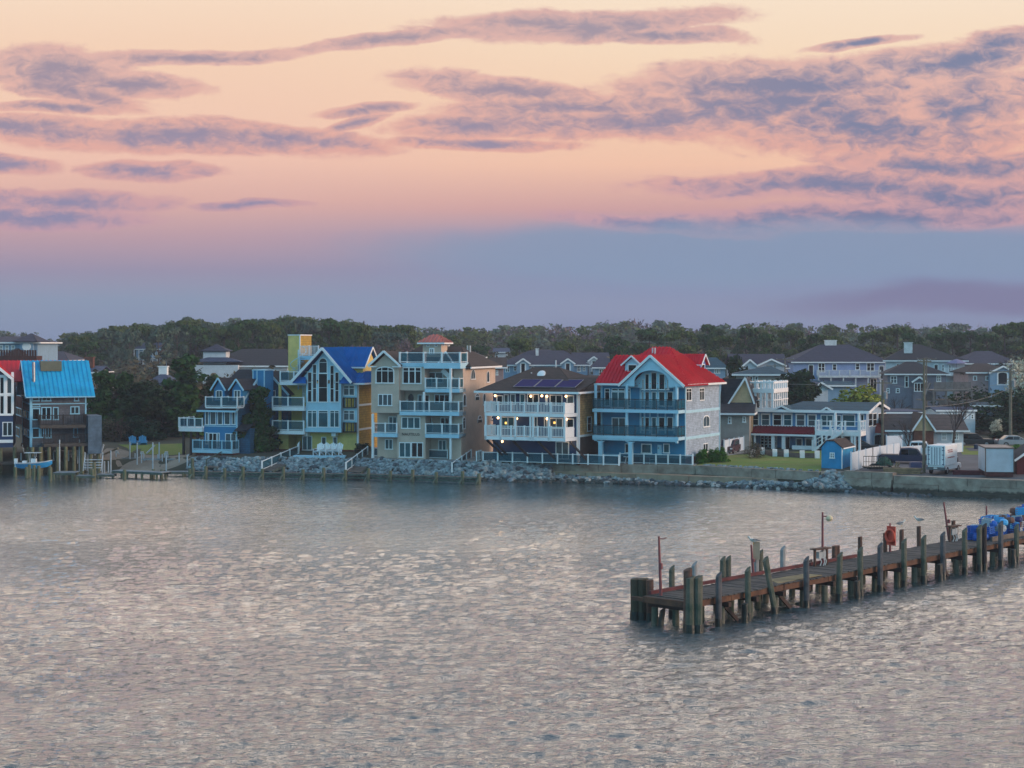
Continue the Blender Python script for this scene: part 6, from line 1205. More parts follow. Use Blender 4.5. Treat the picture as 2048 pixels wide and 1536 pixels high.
# leafless trees with real branches
def bare_tree(px,ytop,Y,wpx,seed,label):
    X=(px-1024)*Y/F; zb=landz(X,Y); h=H-(ytop-YH)*Y/F-zb; w=wpx*Y/F/2; rs=random.Random(seed); r=empty('leafless_tree',(X,Y,zb),0,label,'tree'); k=MB(); c=MB()
    def br(p,d,l,rad,dep,m):
        q=p+d*l*.5+Vector((rs.uniform(-1,1),rs.uniform(-1,1),rs.uniform(-.3,.6)))*l*.07; e=p+d*l; m.tube([p,q,e],[rad,rad*.8,rad*.6],5 if dep<3 else 3,False)
        if dep>=5: return
        for i in range(3 if dep<4 else 2):
            a=rs.uniform(0,6.28); s=rs.uniform(.35,.8); nd=(d+Vector((math.cos(a)*s,math.sin(a)*s,rs.uniform(-.1,.25)))).normalized(); br(e if i else q,nd,l*rs.uniform(.62,.85),rad*.6,dep+1,c)
    br(Vector((0,0,-.1)),Vector((0,0,1)),h*.3,h*.028,0,k); k.build('trunk',BARK,r); 
    xs=max(abs(v[0]) for v in c.v); zs=max(v[2] for v in c.v); c.v=[(v[0]*w/xs,v[1]*w/xs,h*.3+(v[2]-h*.3)*(h*.7)/(zs-h*.3) if v[2]>h*.3 else v[2]) for v in c.v]; c.build('branches',mat('bare_branches','4b3b38',.95,.2,2),r)
for i,a in enumerate([(1818,835,188,72,'leafless tree beside the tall pole and the white fence'),(1908,782,193,92,'large leafless tree in front of the white cottage'),(1798,788,228,60,'grey leafless tree right of the olive bush'),(240,830,211,50,'leafless tree on the left bank'),(318,752,225,50,'leafless tree left of the tall dark cedar'),(1880,800,236,70,'leafless tree below the wooden deck'),(1960,790,232,60,'leafless tree left of the wooden pole'),(2010,800,224,56,'leafless tree right of the wooden pole')]): bare_tree(a[0],a[1],a[2],a[3],i+3,a[4])
# the pine wood on the left and scattered pines in front of the far woods
PROF=[(-80,660),(0,662),(60,666),(110,663),(160,666),(200,657),(240,649),(290,645),(330,648),(380,631),(420,640),(450,652),(475,637),(530,635),(580,632),(640,636),(700,641),(760,650),(800,648),(850,656),(900,656),(960,654),(1050,652),(1120,647),(1200,647),(1240,640),(1290,638),(1340,646),(1400,651),(1480,649),(1560,646),(1640,648),(1720,644),(1780,650),(1850,642),(1900,646),(1950,650),(2000,645),(2130,643)]
def prof(px):
    for (a,A),(b,B) in zip(PROF,PROF[1:]):
        if a<=px<=b: return A+(B-A)*(px-a)/(b-a)
    return 650
GW='tall pines of the wood on the left'
for i in range(64):
    px=150+i*10.4+R.uniform(-7,7); Y=R.uniform(365,450); t=prof(px); row=i%3
    plant((PINE,PINE2,PINE,PINE3)[R.randrange(4)],px,t+(0,5,13)[row]+R.uniform(-1,4),Y if row else Y+30,R.uniform(46,84),'tall dark pine with bare trunk in the dense wood behind the left houses',GW)
GM='scattered pines behind the village'
for px,yt,Y,w in [(1234,672,400,50),(1040,678,380,46),(1130,682,390,40),(1300,655,420,58),(1362,658,410,56),(1420,648,430,50),(1440,670,380,46),(1492,655,420,52),(1530,664,400,46),(1580,660,420,50),(1625,668,390,52),(1660,672,400,46),(1745,662,420,56),(1795,655,430,60),(1822,665,400,44),(1870,668,420,52),(1905,664,430,50),(1940,660,430,56),(1975,668,420,46),(2010,650,430,60),(2045,645,430,64),(2080,650,430,64),(960,690,420,40),(895,672,470,44),(1185,690,420,36),(1270,690,390,40)]:
    plant((PINE,PINE,PINE2)[R.randrange(3)],px,yt,Y-30,w*1.35,'single pine with layered crown standing behind the village roofs',GM)
GB='budding trees behind the village'
def blocked(px,Y): return (1560<px<1965 and Y<362) or (985<px<1215 and Y<352) or (400<px<585 and Y<275) or (1395<px<1560 and Y<330) or (1930<px<2060 and Y<300)
for i in range(46):
    px=R.uniform(560,2090); Y=R.uniform(300,520)
    if blocked(px,Y): continue
    k=R.choice((BROWN,BROWN,MAUVE)); plant(k,px,R.uniform(676,712) if Y>380 else R.uniform(700,735),Y,R.uniform(34,58),'soft brown budding tree among the roofs' if k is BROWN else 'soft mauve budding tree among the roofs',GB if k is BROWN else GB+' mauve')
# far woods: masses of crowns that nobody could count
def woods(label,kinds,matk,n,x0,x1,Y0,Y1,hs,ws,seed,follow=True,name='woodland',nq=190):
    rs=np.random.RandomState(seed); V=[];Fq=[];k=0; protos=[crown_np(100+i,kinds[i%len(kinds)],nq,.06) for i in range(5)]
    for i in range(n):
        px=rs.uniform(x0,x1); Y=rs.uniform(Y0,Y1)
        if not follow and Y0>225 and blocked(px,Y): continue
        X=(px-1024)*Y/F; zb=landz(X,Y)
        if follow: h=max(8,(H-(prof(px)-YH)*Y/F-zb)*rs.uniform(.70,1.04))
        else: h=rs.uniform(*hs)
        w=rs.uniform(*ws); v,f=protos[rs.randint(5)]; a=rs.uniform(0,6.28); ca,sa=math.cos(a),math.sin(a)
        V.append(np.stack([X+(v[:,0]*ca-v[:,1]*sa)*w,Y+(v[:,0]*sa+v[:,1]*ca)*w,zb+v[:,2]*h],-1)); Fq.append(f+k); k+=len(v)
    o=meshobj(name,np.concatenate(V),np.concatenate(Fq),LM[matk]); tag(o,label,'woods',kind='stuff')
woods('far off green wooded ridge along the horizon',('pine','round'),'pine3',420,-150,2200,560,760,0,(8,17),21,nq=260); woods('far off olive and dark pines along the horizon',('pine',),'pine2',200,-150,2200,520,740,0,(8,16),22,nq=260)
woods('far off mauve budding trees along the horizon',('round',),'mauve',260,700,2200,600,800,0,(8,15),23,nq=240); woods('brown leafless undergrowth between the far houses',('round','bush'),'brown',520,-150,2200,290,540,(5,10),(7,12),24,False,'thicket',200)
woods('dark green undergrowth between the far houses',('bush','round'),'pine3',420,-150,2200,262,540,(4,9),(7,12),25,False,'thicket',200); woods('low brown scrub behind the left bank',('bush','round'),'brown',110,190,580,224,262,(5,9),(5,8),26,False,'thicket',420); woods('olive scrub among the brown thicket behind the left bank',('bush',),'pine2',60,190,600,226,262,(4,7),(5,7),28,False,'thicket',420); woods('mixed scrub behind the tan and navy houses',('bush','round'),'pine2',60,960,1230,232,320,(4,6),(5,8),29,False,'thicket',300)
woods('low dark scrub in the right gardens',('bush',),'dark',70,1880,2200,222,262,(3,6),(5,8),27,False,'thicket',300)
# ---------------------------------------------------------------- houses behind the shore
WL={'blue':mat('periwinkle_siding','8b9cc4',.8,.08,1),'pale':mat('pale_grey_siding','a7adb8',.8,.1,1),'cream':mat('cream_siding','b9a98a',.8,.1,1),'grey':mat('mid_grey_siding','6f7280',.85,.1,1),'ltblue':mat('light_blue_siding','7fa0bb',.8,.08,1),'tan':mat('tan_board_siding','d0ad84',.85,.12,1,('lap',.2,.4)),'brick':mat('red_brown_brick','6e4436',.9,.25,2,('shingle',.25,.4)),'white':mat('white_siding','c3cad2',.8,.08,1),'rose':mat('dusty_rose_siding','9c8484',.85,.1,1),'beige':mat('beige_grey_siding','9a948e',.85,.1,1)}
RF={'slate':SLT,'grey':GRYR,'brown':BRN,'teal':TEALR,'blueg':mat('blue_grey_shingle_roof','3c4a64',.9,.15,2,('shingle',.6,.3)),'tanr':mat('tan_shingle_roof','514744',.9,.15,2,('shingle',.6,.3))}
def bg(x0,x1,ye,ya,Y,D,label,wall='pale',roof='slate',kind='hip',xr=None,th=0,wins=(),zb=None,ov=.6,cat='house',base=None,name='background_house',extra=None,fw=None,trimc=None):
    zg=landz((x0-1024)*Y/F,Y)-.3 if zb is None else zb; P=W(x0,0,Y); P.z=zg; L=(x1-x0)*Y/F/math.cos(math.radians(th)); r=empty(name,P,-math.radians(th),label,cat); s=F/Y
    e=H-(ye-YH)/s-zg; a=H-(ya-YH)*(Y+D/2)/F-zg; tr=trimc or WHT
    m=MB(); m.box((0,0,0),(L,D,e)); 
    if kind=='gable_u': m.prism([(0,0,e),(0,D,e),(0,D/2,a-.15)],(.2,0,0)); m.prism([(L-.2,0,e),(L-.2,D,e),(L-.2,D/2,a-.15)],(.2,0,0))
    if kind=='gable_v': m.prism([(0,0,e),(L,0,e),(L/2,0,a-.15)],(0,.2,0)); m.prism([(0,D-.2,e),(L,D-.2,e),(L/2,D-.2,a-.15)],(0,.2,0))
    m.build('walls',WL[wall],r); m=MB(); U=lambda px:(px-x0)/(x1-x0)*L
    if kind=='hip': ra,rb=(U(xr[0]),U(xr[1])) if xr else (L*.35,L*.65); hip(m,-ov,-ov,L+ov,D+ov,e,a,ra,rb,'u',0,.12)
    elif kind=='gable_u': gable_u(m,-ov,L+ov,e-.15,a,-ov,D+ov)
    elif kind=='gable_v': gable_v(m,-ov,L+ov,e-.2,a,-ov,D+ov)
    elif kind=='flat': m.box((-ov,-ov,e),(L+ov,D+ov,e+.25))
    m.build('roof',RF[roof],r); m=MB()
    if kind=='gable_v': rakes(m,-ov,L+ov,e-.2,a+.05,-ov-.04,.25,.08); m.each('fascia',tr,r)
    else: m.bar((-ov,-ov-.04,e+.03),(L+ov,-ov-.04,e+.03),.08,.22); m.bar((L+ov+.04,-ov,e+.03),(L+ov+.04,D+ov,e+.03),.08,.22); m.each('fascia',tr,r)
    for w in wins:
        px,py,wp,hp=w[:4]; ar=w[4] if len(w)>4 else 0; nx=w[5] if len(w)>5 else 1; u=U(px); z=H-(py-YH)/s-zg; ww=wp/s/2; hh=hp/s/2
        win(r,lambda a_,b_,c_:(a_,-c_,b_),u-ww,z-hh,u+ww,z+hh,nx,2,arch=ar,t=.14,tm=.07,gm=GLS if not ar else GLS)
    if extra: extra(r,U,lambda py:H-(py-YH)/s-zg,L,D,e,a,s)
    return r
def chim(r,u,v,z0,z1,w=1.2,m=None,name='chimney'):
    k=MB(); k.box((u-w/2,v-.5,z0),(u+w/2,v+.5,z1)).box((u-w/2-.1,v-.6,z1),(u+w/2+.1,v+.6,z1+.15)); return k.build(name,m or WHT2,r)
def gfront(r,u,w_,zb,zt,v,roofm,wallm,wn=True,arch=.5,dep=4,wz=None):
    m=MB(); m.box((u-w_/2+.3,v,0),(u+w_/2-.3,v+1.5,zb)); gtri(m,u-w_/2+.2,u+w_/2-.2,zb,zt-.15,v,1.5); g=m.build('gable_bay',wallm,r); m=MB(); gable_v(m,u-w_/2,u+w_/2,zb-.1,zt,v-.4,v+dep,0,.1); m.build('bay_roof',roofm,g); m=MB(); rakes(m,u-w_/2,u+w_/2,zb-.1,zt+.05,v-.44,.3,.08); m.each('fascia',WHT,g)
    if wn: win(r,lambda a_,b_,c_:(a_,v-c_,b_),u-w_*.2,zb-2.2,u+w_*.2,zb+.25,1,1,arch=arch,t=.25)
def ex1(r,U,Z,L,D,e,a,s):
    u0,u1=U(1634),U(1757); w=Z(751); m=MB(); m.box((u0,-2,w-.4),(u1,0,w)); m.build('balcony',WHT2,r); rail(r,[(u0,-.1),(u0,-1.9),(u1,-1.9),(u1,-.1)],w,1.1,2.2,'bal',WHT2,.2); m=MB()
    for i in range(6): u=u0+(u1-u0)*i/5; m.box((u-.12,-1.9,0),(u+.12,-1.6,w-.4))
    m.each('balcony_post',WHT2,r); chim(r,U(1675),D/2,a-1,a+.9,2.4); win(r,lambda a_,b_,c_:(a_,-c_,b_),U(1740),w-3,U(1754),w-.6,2,1,t=.14,name='patio_door')
bg(1587,1776,725,690,340,15,'big periwinkle house with slate hip roof, two arched end windows and long balcony','blue','slate','hip',(1655,1712),0,[(1622,742,11,28,.5),(1643,735,14,18,0,2),(1669,734,9,13),(1715,733,9,13),(1741,734,16,17,0,2),(1763,744,11,28,.5)],extra=ex1)
def ex2(r,U,Z,L,D,e,a,s):
    chim(r,U(1815),3,a-1.6,a+.4,1.6); u0,u1=U(1882),L+1.2; w=Z(748); m=MB(); m.box((u0,-2.6,w-.3),(u1,2,w)); m.build('deck',WHT2,r); rail(r,[(u0,-2.5),(u1-.1,-2.5),(u1-.1,1.9)],w,1.2,1.6,'bal',WHT,.2)
    k=MB(); k.lathe([(2.0,-.5),(1.0,.0),(.05,.35)],(U(1905),-1,w+2.6),8); k.tube([(U(1905),-1,w),(U(1905),-1,w+2.7)],.05,5); k.build('parasol',mat('mauve_canvas','7b7898',.8),r)
bg(1772,1921,722,690,318,14,'large house with blue grey chimney, slate roof and white railed deck at right','white','grey','hip',(1822,1840),12,[(1797,734,12,14,0,2),(1867,737,9,20,.5),(1880,735,5,14),(1893,736,5,14)],extra=ex2)
def ex3(r,U,Z,L,D,e,a,s):
    gfront(r,U(1835),2.6,Z(763),Z(754),-1.2,RF['grey'],WL['grey'],False); 
    win(r,lambda a_,b_,c_:(a_,-1.25-c_,b_),U(1825),Z(782),U(1843),Z(765),3,1,t=.12)
bg(1775,1888,749,724,288,10,'grey house with green framed windows below the slate roofs','grey','grey','hip',(1818,1832),8,[(1787,759,13,15,0,2),(1812,763,8,23),(1795,781,8,9),(1776,781,6,10),(1874,757,9,12,0,2)],extra=ex3)
bg(1930,2035,728,703,355,14,'wide house with dark slate roof and small white chimney near the right edge','grey','slate','hip',(1970,2000),0,[(1960,735,8,8),(2000,736,10,8,0,2)])
def ex4(r,U,Z,L,D,e,a,s): gfront(r,U(2002),5.2,Z(745),Z(733),-1,RF['brown'],WL['ltblue'],True)
bg(1936,2022,746,728,300,10,'brown roofed house with blue gable near the right edge','rose','brown','hip',(1965,1990),0,[(1950,756,8,9),(1975,756,8,9)],extra=ex4)
bg(1562,1640,790,762,262,8,'low blue grey roofed building under the long balcony','ltblue','teal','gable_u',wins=[(1600,797,8,8)],zb=2.5); bg(1628,1656,776,765,240,6,'small white gabled shed left of the olive bush','white','blueg','gable_v',zb=2.4,wins=[(1642,783,7,10)],name='garden_shed',cat='shed'); bg(1655,1702,772,764,252,5,'small teal roofed shed behind the olive bush','ltblue','teal','gable_u',zb=2.4,name='garden_shed',cat='shed')
bg(1472,1568,750,734,238,9,'house with teal hip roof and row of windows behind the pergola tower','beige','teal','hip',(1530,1542),8,[(1492,759,7,14),(1502,759,7,14),(1512,759,7,14)],zb=2.4)
bg(1402,1450,737,716,285,8,'pale blue house with teal roof right of the red roof','ltblue','teal','hip',None,6,[(1434,742,12,9,0,3)]); 
def ex5(r,U,Z,L,D,e,a,s): gfront(r,U(1540),5.6,Z(731),Z(719),-1.5,RF['slate'],WL['pale'],False); gfront(r,U(1498),3.2,Z(733),Z(720),-1,RF['slate'],WL['white'],False)
bg(1470,1572,737,709,310,12,'long house with slate roof and small white gables behind the teal roofs','pale','slate','gable_u',None,0,[(1558,740,6,8)],extra=ex5)
def ex6(r,U,Z,L,D,e,a,s):
    for px in (1046,1135): gfront(r,U(px),3.0,Z(727),Z(718),-1.6,RF['slate'],WL['ltblue'],True,.4)
    chim(r,U(1075),5,a-2,a+.4,.6)
bg(1000,1175,731,702,330,15,'wide blue house with slate roofs and two gabled arched windows behind the navy house','ltblue','slate','hip',(1060,1130),0,[(1015,738,9,12,0,2),(1030,737,6,10),(1065,738,7,10),(1110,740,9,12,0,2),(1158,737,8,12,0,2),(1168,737,5,10)],extra=ex6)
bg(1150,1215,726,706,345,10,'slate roofed house with small white gable between the navy and red roofed houses','pale','slate','gable_u',None,0,[(1170,733,8,8)],extra=lambda r,U,Z,L,D,e,a,s:gfront(r,U(1187),2.6,Z(722),Z(714),-1,RF['slate'],WL['white'],True)); bg(1175,1216,762,752,238,6,'low brown roofed house peeking between the navy and red roofs','beige','brown','gable_u',zb=2.4,name='low_house')
bg(1190,1222,736,716,320,8,'white windowed house partly hidden by the red roof','ltblue','slate','hip',None,0,[(1203,744,10,12,0,2),(1215,742,8,12)])
bg(984,1006,736,716,262,10,'dusty pink house with brown roof seen right of the tan house','rose','brown','gable_u',zb=2.4,wins=[(994,745,5,10)]); bg(1040,1130,712,700,420,10,'dark roofed house far behind the blue one','grey','slate','hip')
bg(1200,1240,712,704,430,9,'far low roofed house left of the red roof','pale','slate','gable_u'); bg(990,1015,705,697,440,6,'tiny far white house above the pink one','white','blueg','gable_u')
bg(870,965,716,700,300,14,'brown roofed house behind the tan tower','rose','brown','hip'); bg(1260,1300,716,706,400,10,'far slate roofed house hidden by the red roof','pale','slate','hip')
def ex7(r,U,Z,L,D,e,a,s):
    u=U(429); t=Z(703); w_=3.6; m=MB(); m.box((u-w_/2,0,0),(u+w_/2,w_,t)); c=m.build('cupola',WL['white'],r); m=MB(); hip(m,u-w_/2-.4,-.4,u+w_/2+.4,w_+.4,t,Z(690),u-.05,u+.05,'u'); m.build('cupola_roof',RF['slate'],c)
    m=MB(); m.box((u-3,-1.5,0),(u+4,0,Z(730))); w2=m.build('front_wing',WL['white'],r); m=MB(); hip(m,u-3.3,-1.9,u+4.3,2,Z(724),Z(716),u-1,u+2,'u'); m.build('wing_roof',RF['blueg'],w2)
bg(410,575,733,699,262,14,'long grey roofed house with white cupola behind the blue cottage','white','grey','hip',(470,560),0,[(425,741,10,8,0,2),(455,741,12,8,0,2),(470,741,6,8)],extra=ex7)
def ex8(r,U,Z,L,D,e,a,s): chim(r,L/2,D/2,a-.5,a+1.0,1.2,WHT,'cupola')
bg(288,336,774,748,232,10,'blue grey roofed cottage with little white cupola behind the left cedars','pale','blueg','hip',(309,316),0,extra=ex8)
def ex9(r,U,Z,L,D,e,a,s):
    m=MB(); 
    for w in (Z(716),Z(732)): m.box((0,-2,w-.25),(L,0,w))
    m.build('balcony',WHT2,r); m=MB()
    for i in range(6): m.box((L*i/5-.1,-2,0),(L*i/5+.1,-1.8,Z(700)))
    m.each('porch_post',WHT2,r)
bg(272,318,699,686,398,9,'white porched house half hidden among the tall pines','ltblue','blueg','gable_u',None,0,[(283,707,6,9),(296,707,6,9),(309,707,6,9),(283,724,6,9),(303,724,6,9)],extra=ex9)
def ex10(r,U,Z,L,D,e,a,s):
    u0,u1=U(42),U(68); t=Z(684); m=MB(); m.box((u0,-.5,0),(u1,5,t)); c=m.build('tower',WL['ltblue'],r); m=MB(); hip(m,u0-.9,-1.4,u1+.9,5.9,t,Z(668),(u0+u1)/2-.1,(u0+u1)/2+.1,'u'); m.build('tower_roof',RF['slate'],c); k=MB(); u=(u0+u1)/2; k.tube([(u,-.5,Z(693)),(u,-.62,Z(693))],.7,14); k.build('round_window',WHT,c)
    m=MB(); 
    rf=MB(); hip(rf,U(20),-3,U(58),1,Z(712),Z(698),U(36),U(40),'u'); rf.build('porch_roof',RF['brown'],r)
bg(-60,75,686,674,270,12,'blue house with slate roofed tower and round window above the red roof at left','ltblue','slate','hip',None,0,[(2,697,8,14,0,2),(14,697,8,14,0,2),(26,697,8,14,0,2),(-12,697,8,14,0,2)],extra=ex10)
m=MB(); P=W(-40,0,248); P.z=landz(P.x,248); t=H-(712-YH)*248/F-P.z; m.box((0,0,0),(8.5,3,t)); o=m.build('brown_deck_house',mat('dark_red_brown_boards','4a2a26',.9,.2,1,('lap',.3,.5))); o.location=P; tag(o,'flat dark red brown building topped by a board fence behind the turquoise roof','building'); m=MB()
for i in range(22): m.box((i*.39,-.06,t),(i*.39+.3,0,t+.9))
m.build('fence',MC['dark_red_brown_boards'],o); o['label']='flat dark red brown building topped by a board fence behind the turquoise roof'
bg(72,132,722,704,285,12,'dark slate roofed house behind the turquoise roof','pale','slate','hip',(85,108),0)
r=bg(160,192,746,733,250,8,'pale grey roofed house with brick chimney right of the turquoise roof','pale','blueg','gable_u',None,0,extra=lambda r,U,Z,L,D,e,a,s:chim(r,U(169),3,0,Z(716),1.3,WL['brick'])); bg(205,224,768,757,240,6,'pale gable peeking above the left cedars','white','blueg','gable_v')
# house just right of the red roofed one
def ex11(r,U,Z,L,D,e,a,s):
    m=MB(); u0,u1=U(1456),U(1499); zb=Z(806); m.box((U(1441),3,0),(u1,9,zb)); m.build('upper_wall',WL['tan'],r); m=MB(); m.prism([(u0,3,zb),(u1,3,zb),((u0+u1)/2+.5,3,Z(760))],(0,.3,0)); m.build('tan_gable',WL['tan'],r)
    m=MB(); uc=(u0+u1)/2+.5; rib_poly(m,[(u1+.3,2.7,zb-.2),(u1+.3,10,zb-.2),(uc,10,Z(757)),(uc,2.7,Z(757))],.12); rib_poly(m,[(U(1436),10,Z(812)),(U(1436),2.7,Z(812)),(U(1444),2.7,Z(757)),(U(1444),10,Z(757))],.12); m.prism([(U(1436),2.75,Z(812)),(u0,2.75,zb),(uc,2.75,Z(758)),(U(1440),2.75,Z(758))],(0,.1,.0)); m.build('upper_roof',RF['grey'],r)
    m=MB(); rakes(m,u0-.2,u1+.3,zb-.2,Z(757)+.05,2.66,.2,.07,uc); m.each('fascia',WHT,r)
bg(1440,1497,828,794,194,10,'dark roofed house with tan gable between the red roofed and long blue houses','beige','grey','gable_u',None,12,[(1459,840,7,14),(1487,838,7,12)],extra=ex11,zb=1.9)
# small cottages on the right
def ex12(r,U,Z,L,D,e,a,s):
    m=MB(); m.box((U(1824),-1.2,0),(U(1862),0,Z(860))); g=m.build('brick_front',WL['brick'],r); m=MB(); gtri(m,U(1822),U(1862),Z(860),Z(829),-1.2,.6); m.build('tan_gable',WL['tan'],g); m=MB(); gable_v(m,U(1818),U(1866),Z(862),Z(827),-1.6,5,0,.1); m.build('gable_roof',RF['brown'],g); m=MB(); rakes(m,U(1818),U(1866),Z(862),Z(826),-1.64,.2,.07); m.each('fascia',WHT,g)
bg(1778,1924,862,830,196,9,'low white cottage with brick and tan gable and brown roof behind the trucks','white','tanr','gable_u',None,4,[(1886,872,10,15,0,2),(1908,872,14,14,0,3),(1793,873,10,8)],extra=ex12,zb=1.9)
bg(1774,1842,826,824,210,8,'flat pale grey blue building between the long blue house and the brick cottage','ltblue','blueg','flat',zb=1.9,ov=.2,name='flat_building',cat='building'); bg(1873,1952,822,815,218,5,'white caravan home with small square windows above the brown cottage roof','white','blueg','gable_u',None,-4,[(1884,830,9,10,0,2),(1902,831,8,10),(1918,831,8,10),(1934,832,8,10,0,3),(1946,833,7,10)],zb=2.2,ov=.15,name='mobile_home')
bg(1945,1995,812,806,232,7,'low teal roofed house behind the caravan home','pale','teal','gable_u',zb=2.4)
# wooden tower deck
def wood_deck():
    WD=mat('silver_grey_deck_wood','6c6a68',.9,.25,1.5,('noise',8,.4)); P=W(1848,0,240); P.z=2.2; r=empty('timber_deck',P,0,'tall grey timber deck on posts behind the leafless tree','deck'); Z=lambda y:H-(y-YH)*240/F-2.2; U=lambda x:(x-1848)*240/F
    k=MB()
    for x0,x1,y0,y1,v in ((1868,1944,764,780,0),(1848,1880,784,800,1.5),(1875,1955,800,818,-1)):
        n=int((U(x1)-U(x0))/.18)
        for i in range(n): k.box((U(x0)+i*.18,v,Z(y1)),(U(x0)+i*.18+.14,v+.04,Z(y0)))
    k.build('board_railing',WD,r); k=MB(); k.box((U(1866),0.05,Z(783)),(U(1945),5,Z(780))); k.box((U(1848),1.55,Z(802)),(U(1956),5,Z(800))); k.each('floor',WD,r); k=MB()
    for x in (1868,1893,1908,1926,1944): k.box((U(x)-.12,.1,0),(U(x)+.12,.34,Z(781)))
    k.each('post',WD,r); k=MB(); k.bar((U(1850),1,Z(800)),(U(1864),1,Z(766)),1.0,.15); k.build('stair',WD,r)
wood_deck()
# ---------------------------------------------------------------- shed, fences, vehicles, poles
def shed():
    f=Fr('blue_shed',(1684,938),1.85,27,1643,C6,'small bright blue shed with brown roof and one white window by the sea wall','shed'); r=f.root; L=f.L; D=4.2; e=f.F(1250,1130)[1]; uc=L*.42; a=f.F(1165,1068)[1]
    SB=mat('shed_blue','128cc0',.75,.12,1,('noise',5,.2)); m=MB(); m.box((0,0,0),(L,D,e)); m.prism([(0,0,e),(L,0,e),(L*.62,0,a),(L*.25,0,a)],(0,.12,0)); m.build('walls',SB,r)
    m=MB(); rib_poly(m,[(L+.15,-.15,e-.1),(L+.15,D+.15,e-.1),(L*.6,D+.15,a+.05),(L*.6,-.15,a+.05)],.08); rib_poly(m,[(-.15,D+.15,e-.1),(-.15,-.15,e-.1),(L*.27,-.15,a+.05),(L*.27,D+.15,a+.05)],.08); m.box((L*.27,-.15,a+.02),(L*.6,D+.15,a+.12)); m.build('roof',BRN,r)
    m=MB(); m.box((L-.06,-.05,0),(L+.04,.1,e)); m.build('corner_trim',WHT,r); f.w('F',0,1150,1175,1197,1230,2,2,t=.1); m=MB(); m.bar((L+.19,-.15,e-.08),(L+.19,D+.15,e-.08),.05,.12); m.build('fascia',WHT,r)
shed()
def panel_fence(pts,h,label,m,sp=2.4,post=.13,cap=True,name='fence'):
    P=[G(*p) for p in pts]; r=empty(name,P[0],0,label,'fence'); o=P[0]; k=MB(); q=MB()
    for a,b in zip(P,P[1:]):
        L=(b-a).length; n=max(1,round(L/sp))
        for i in range(n): p0=a.lerp(b,i/n)-o; p1=a.lerp(b,(i+1)/n)-o; d=(p1-p0).normalized()*.09; k.bar(p0+d+Vector((0,0,h/2+.03)),p1-d+Vector((0,0,h/2+.03)),.05,h)
        for i in range(n+1): p0=a.lerp(b,i/n)-o; q.box((p0.x-post/2,p0.y-post/2,0),(p0.x+post/2,p0.y+post/2,h+.14))
    k.each('panel',m,r); q.each('post',m,r); return r
WF=mat('white_vinyl','c9d6e2',.5,.06,.6)
panel_fence([(1702,943,1.85),(1745,931,1.9),(1800,920,1.9)],1.85,'white panel fence running back from the quay beside the blue shed',WF)
panel_fence([(1773,905,1.95),(1805,904,1.95)],1.9,'tall white panel fence right of the long blue house',WF); panel_fence([(1800,920,1.9),(1850,915.5,1.9),(1925,910,1.9)],1.4,'white fence behind the pickup truck and box truck',WF)
panel_fence([(1448,912,1.95),(1497,902,1.95)],1.75,'white fence beside the driveway and the pale parked car',WF,2.0)
def stone_fence():
    r=empty('pillar_fence',G(1503,917,1.9),0,'low brown fence with white square pillars along the lawn','fence'); o=r.location.copy(); PX=[(1506.5,917),(1525,913),(1550,916.5),(1573,917.5),(1605,919.5),(1635,920)]; k=MB()
    for x,y in PX: p=G(x,y,1.9)-o; k.box((p.x-.25,p.y,0),(p.x+.25,p.y+.45,1.0))
    k.each('pillar',WHT,r); k=MB()
    for (a,b),(c,d) in zip(PX,PX[1:]): p=G(a,b,1.9)-o; q=G(c,d,1.9)-o; k.bar(p+Vector((.3,.25,.38)),q+Vector((-.3,.25,.38)),.08,.7)
    k.each('panel',mat('brown_fence_board','6a5d58',.9,.2,2),r)
stone_fence()
def ubox(m,r,name,mt): return m.build(name,mt,r)
TY=mat('tyre_rubber','101013',.8,.1,3); RIM=mat('wheel_rim','8d9398',.35,.1,3,metal=.7); LRED=mat('tail_light_red','8a1016',.3,.1,1); LCL=mat('headlight_clear','cfd6da',.2,.1,1)
def wheel(r,x,y,s,rad=.36):
    k=MB(); k.tube([(x,y-s*.0,rad),(x,y-s*.22,rad)],rad,16); w=k.build('wheel',TY,r); k=MB(); k.tube([(x,y+s*.012,rad),(x,y-s*.05,rad)],rad*.6,12); k.build('rim',RIM,w)
def bodyprof(r,prof,w,mt,name='body',inset=0):
    k=MB(); pts=[(x,-w/2,z) for x,z in prof]; k.prism(pts,(0,w,0)); o=k.build(name,mt,r); bv=o.modifiers.new('b','BEVEL'); bv.width=.07; bv.segments=3; bv.limit_method='ANGLE'; return o
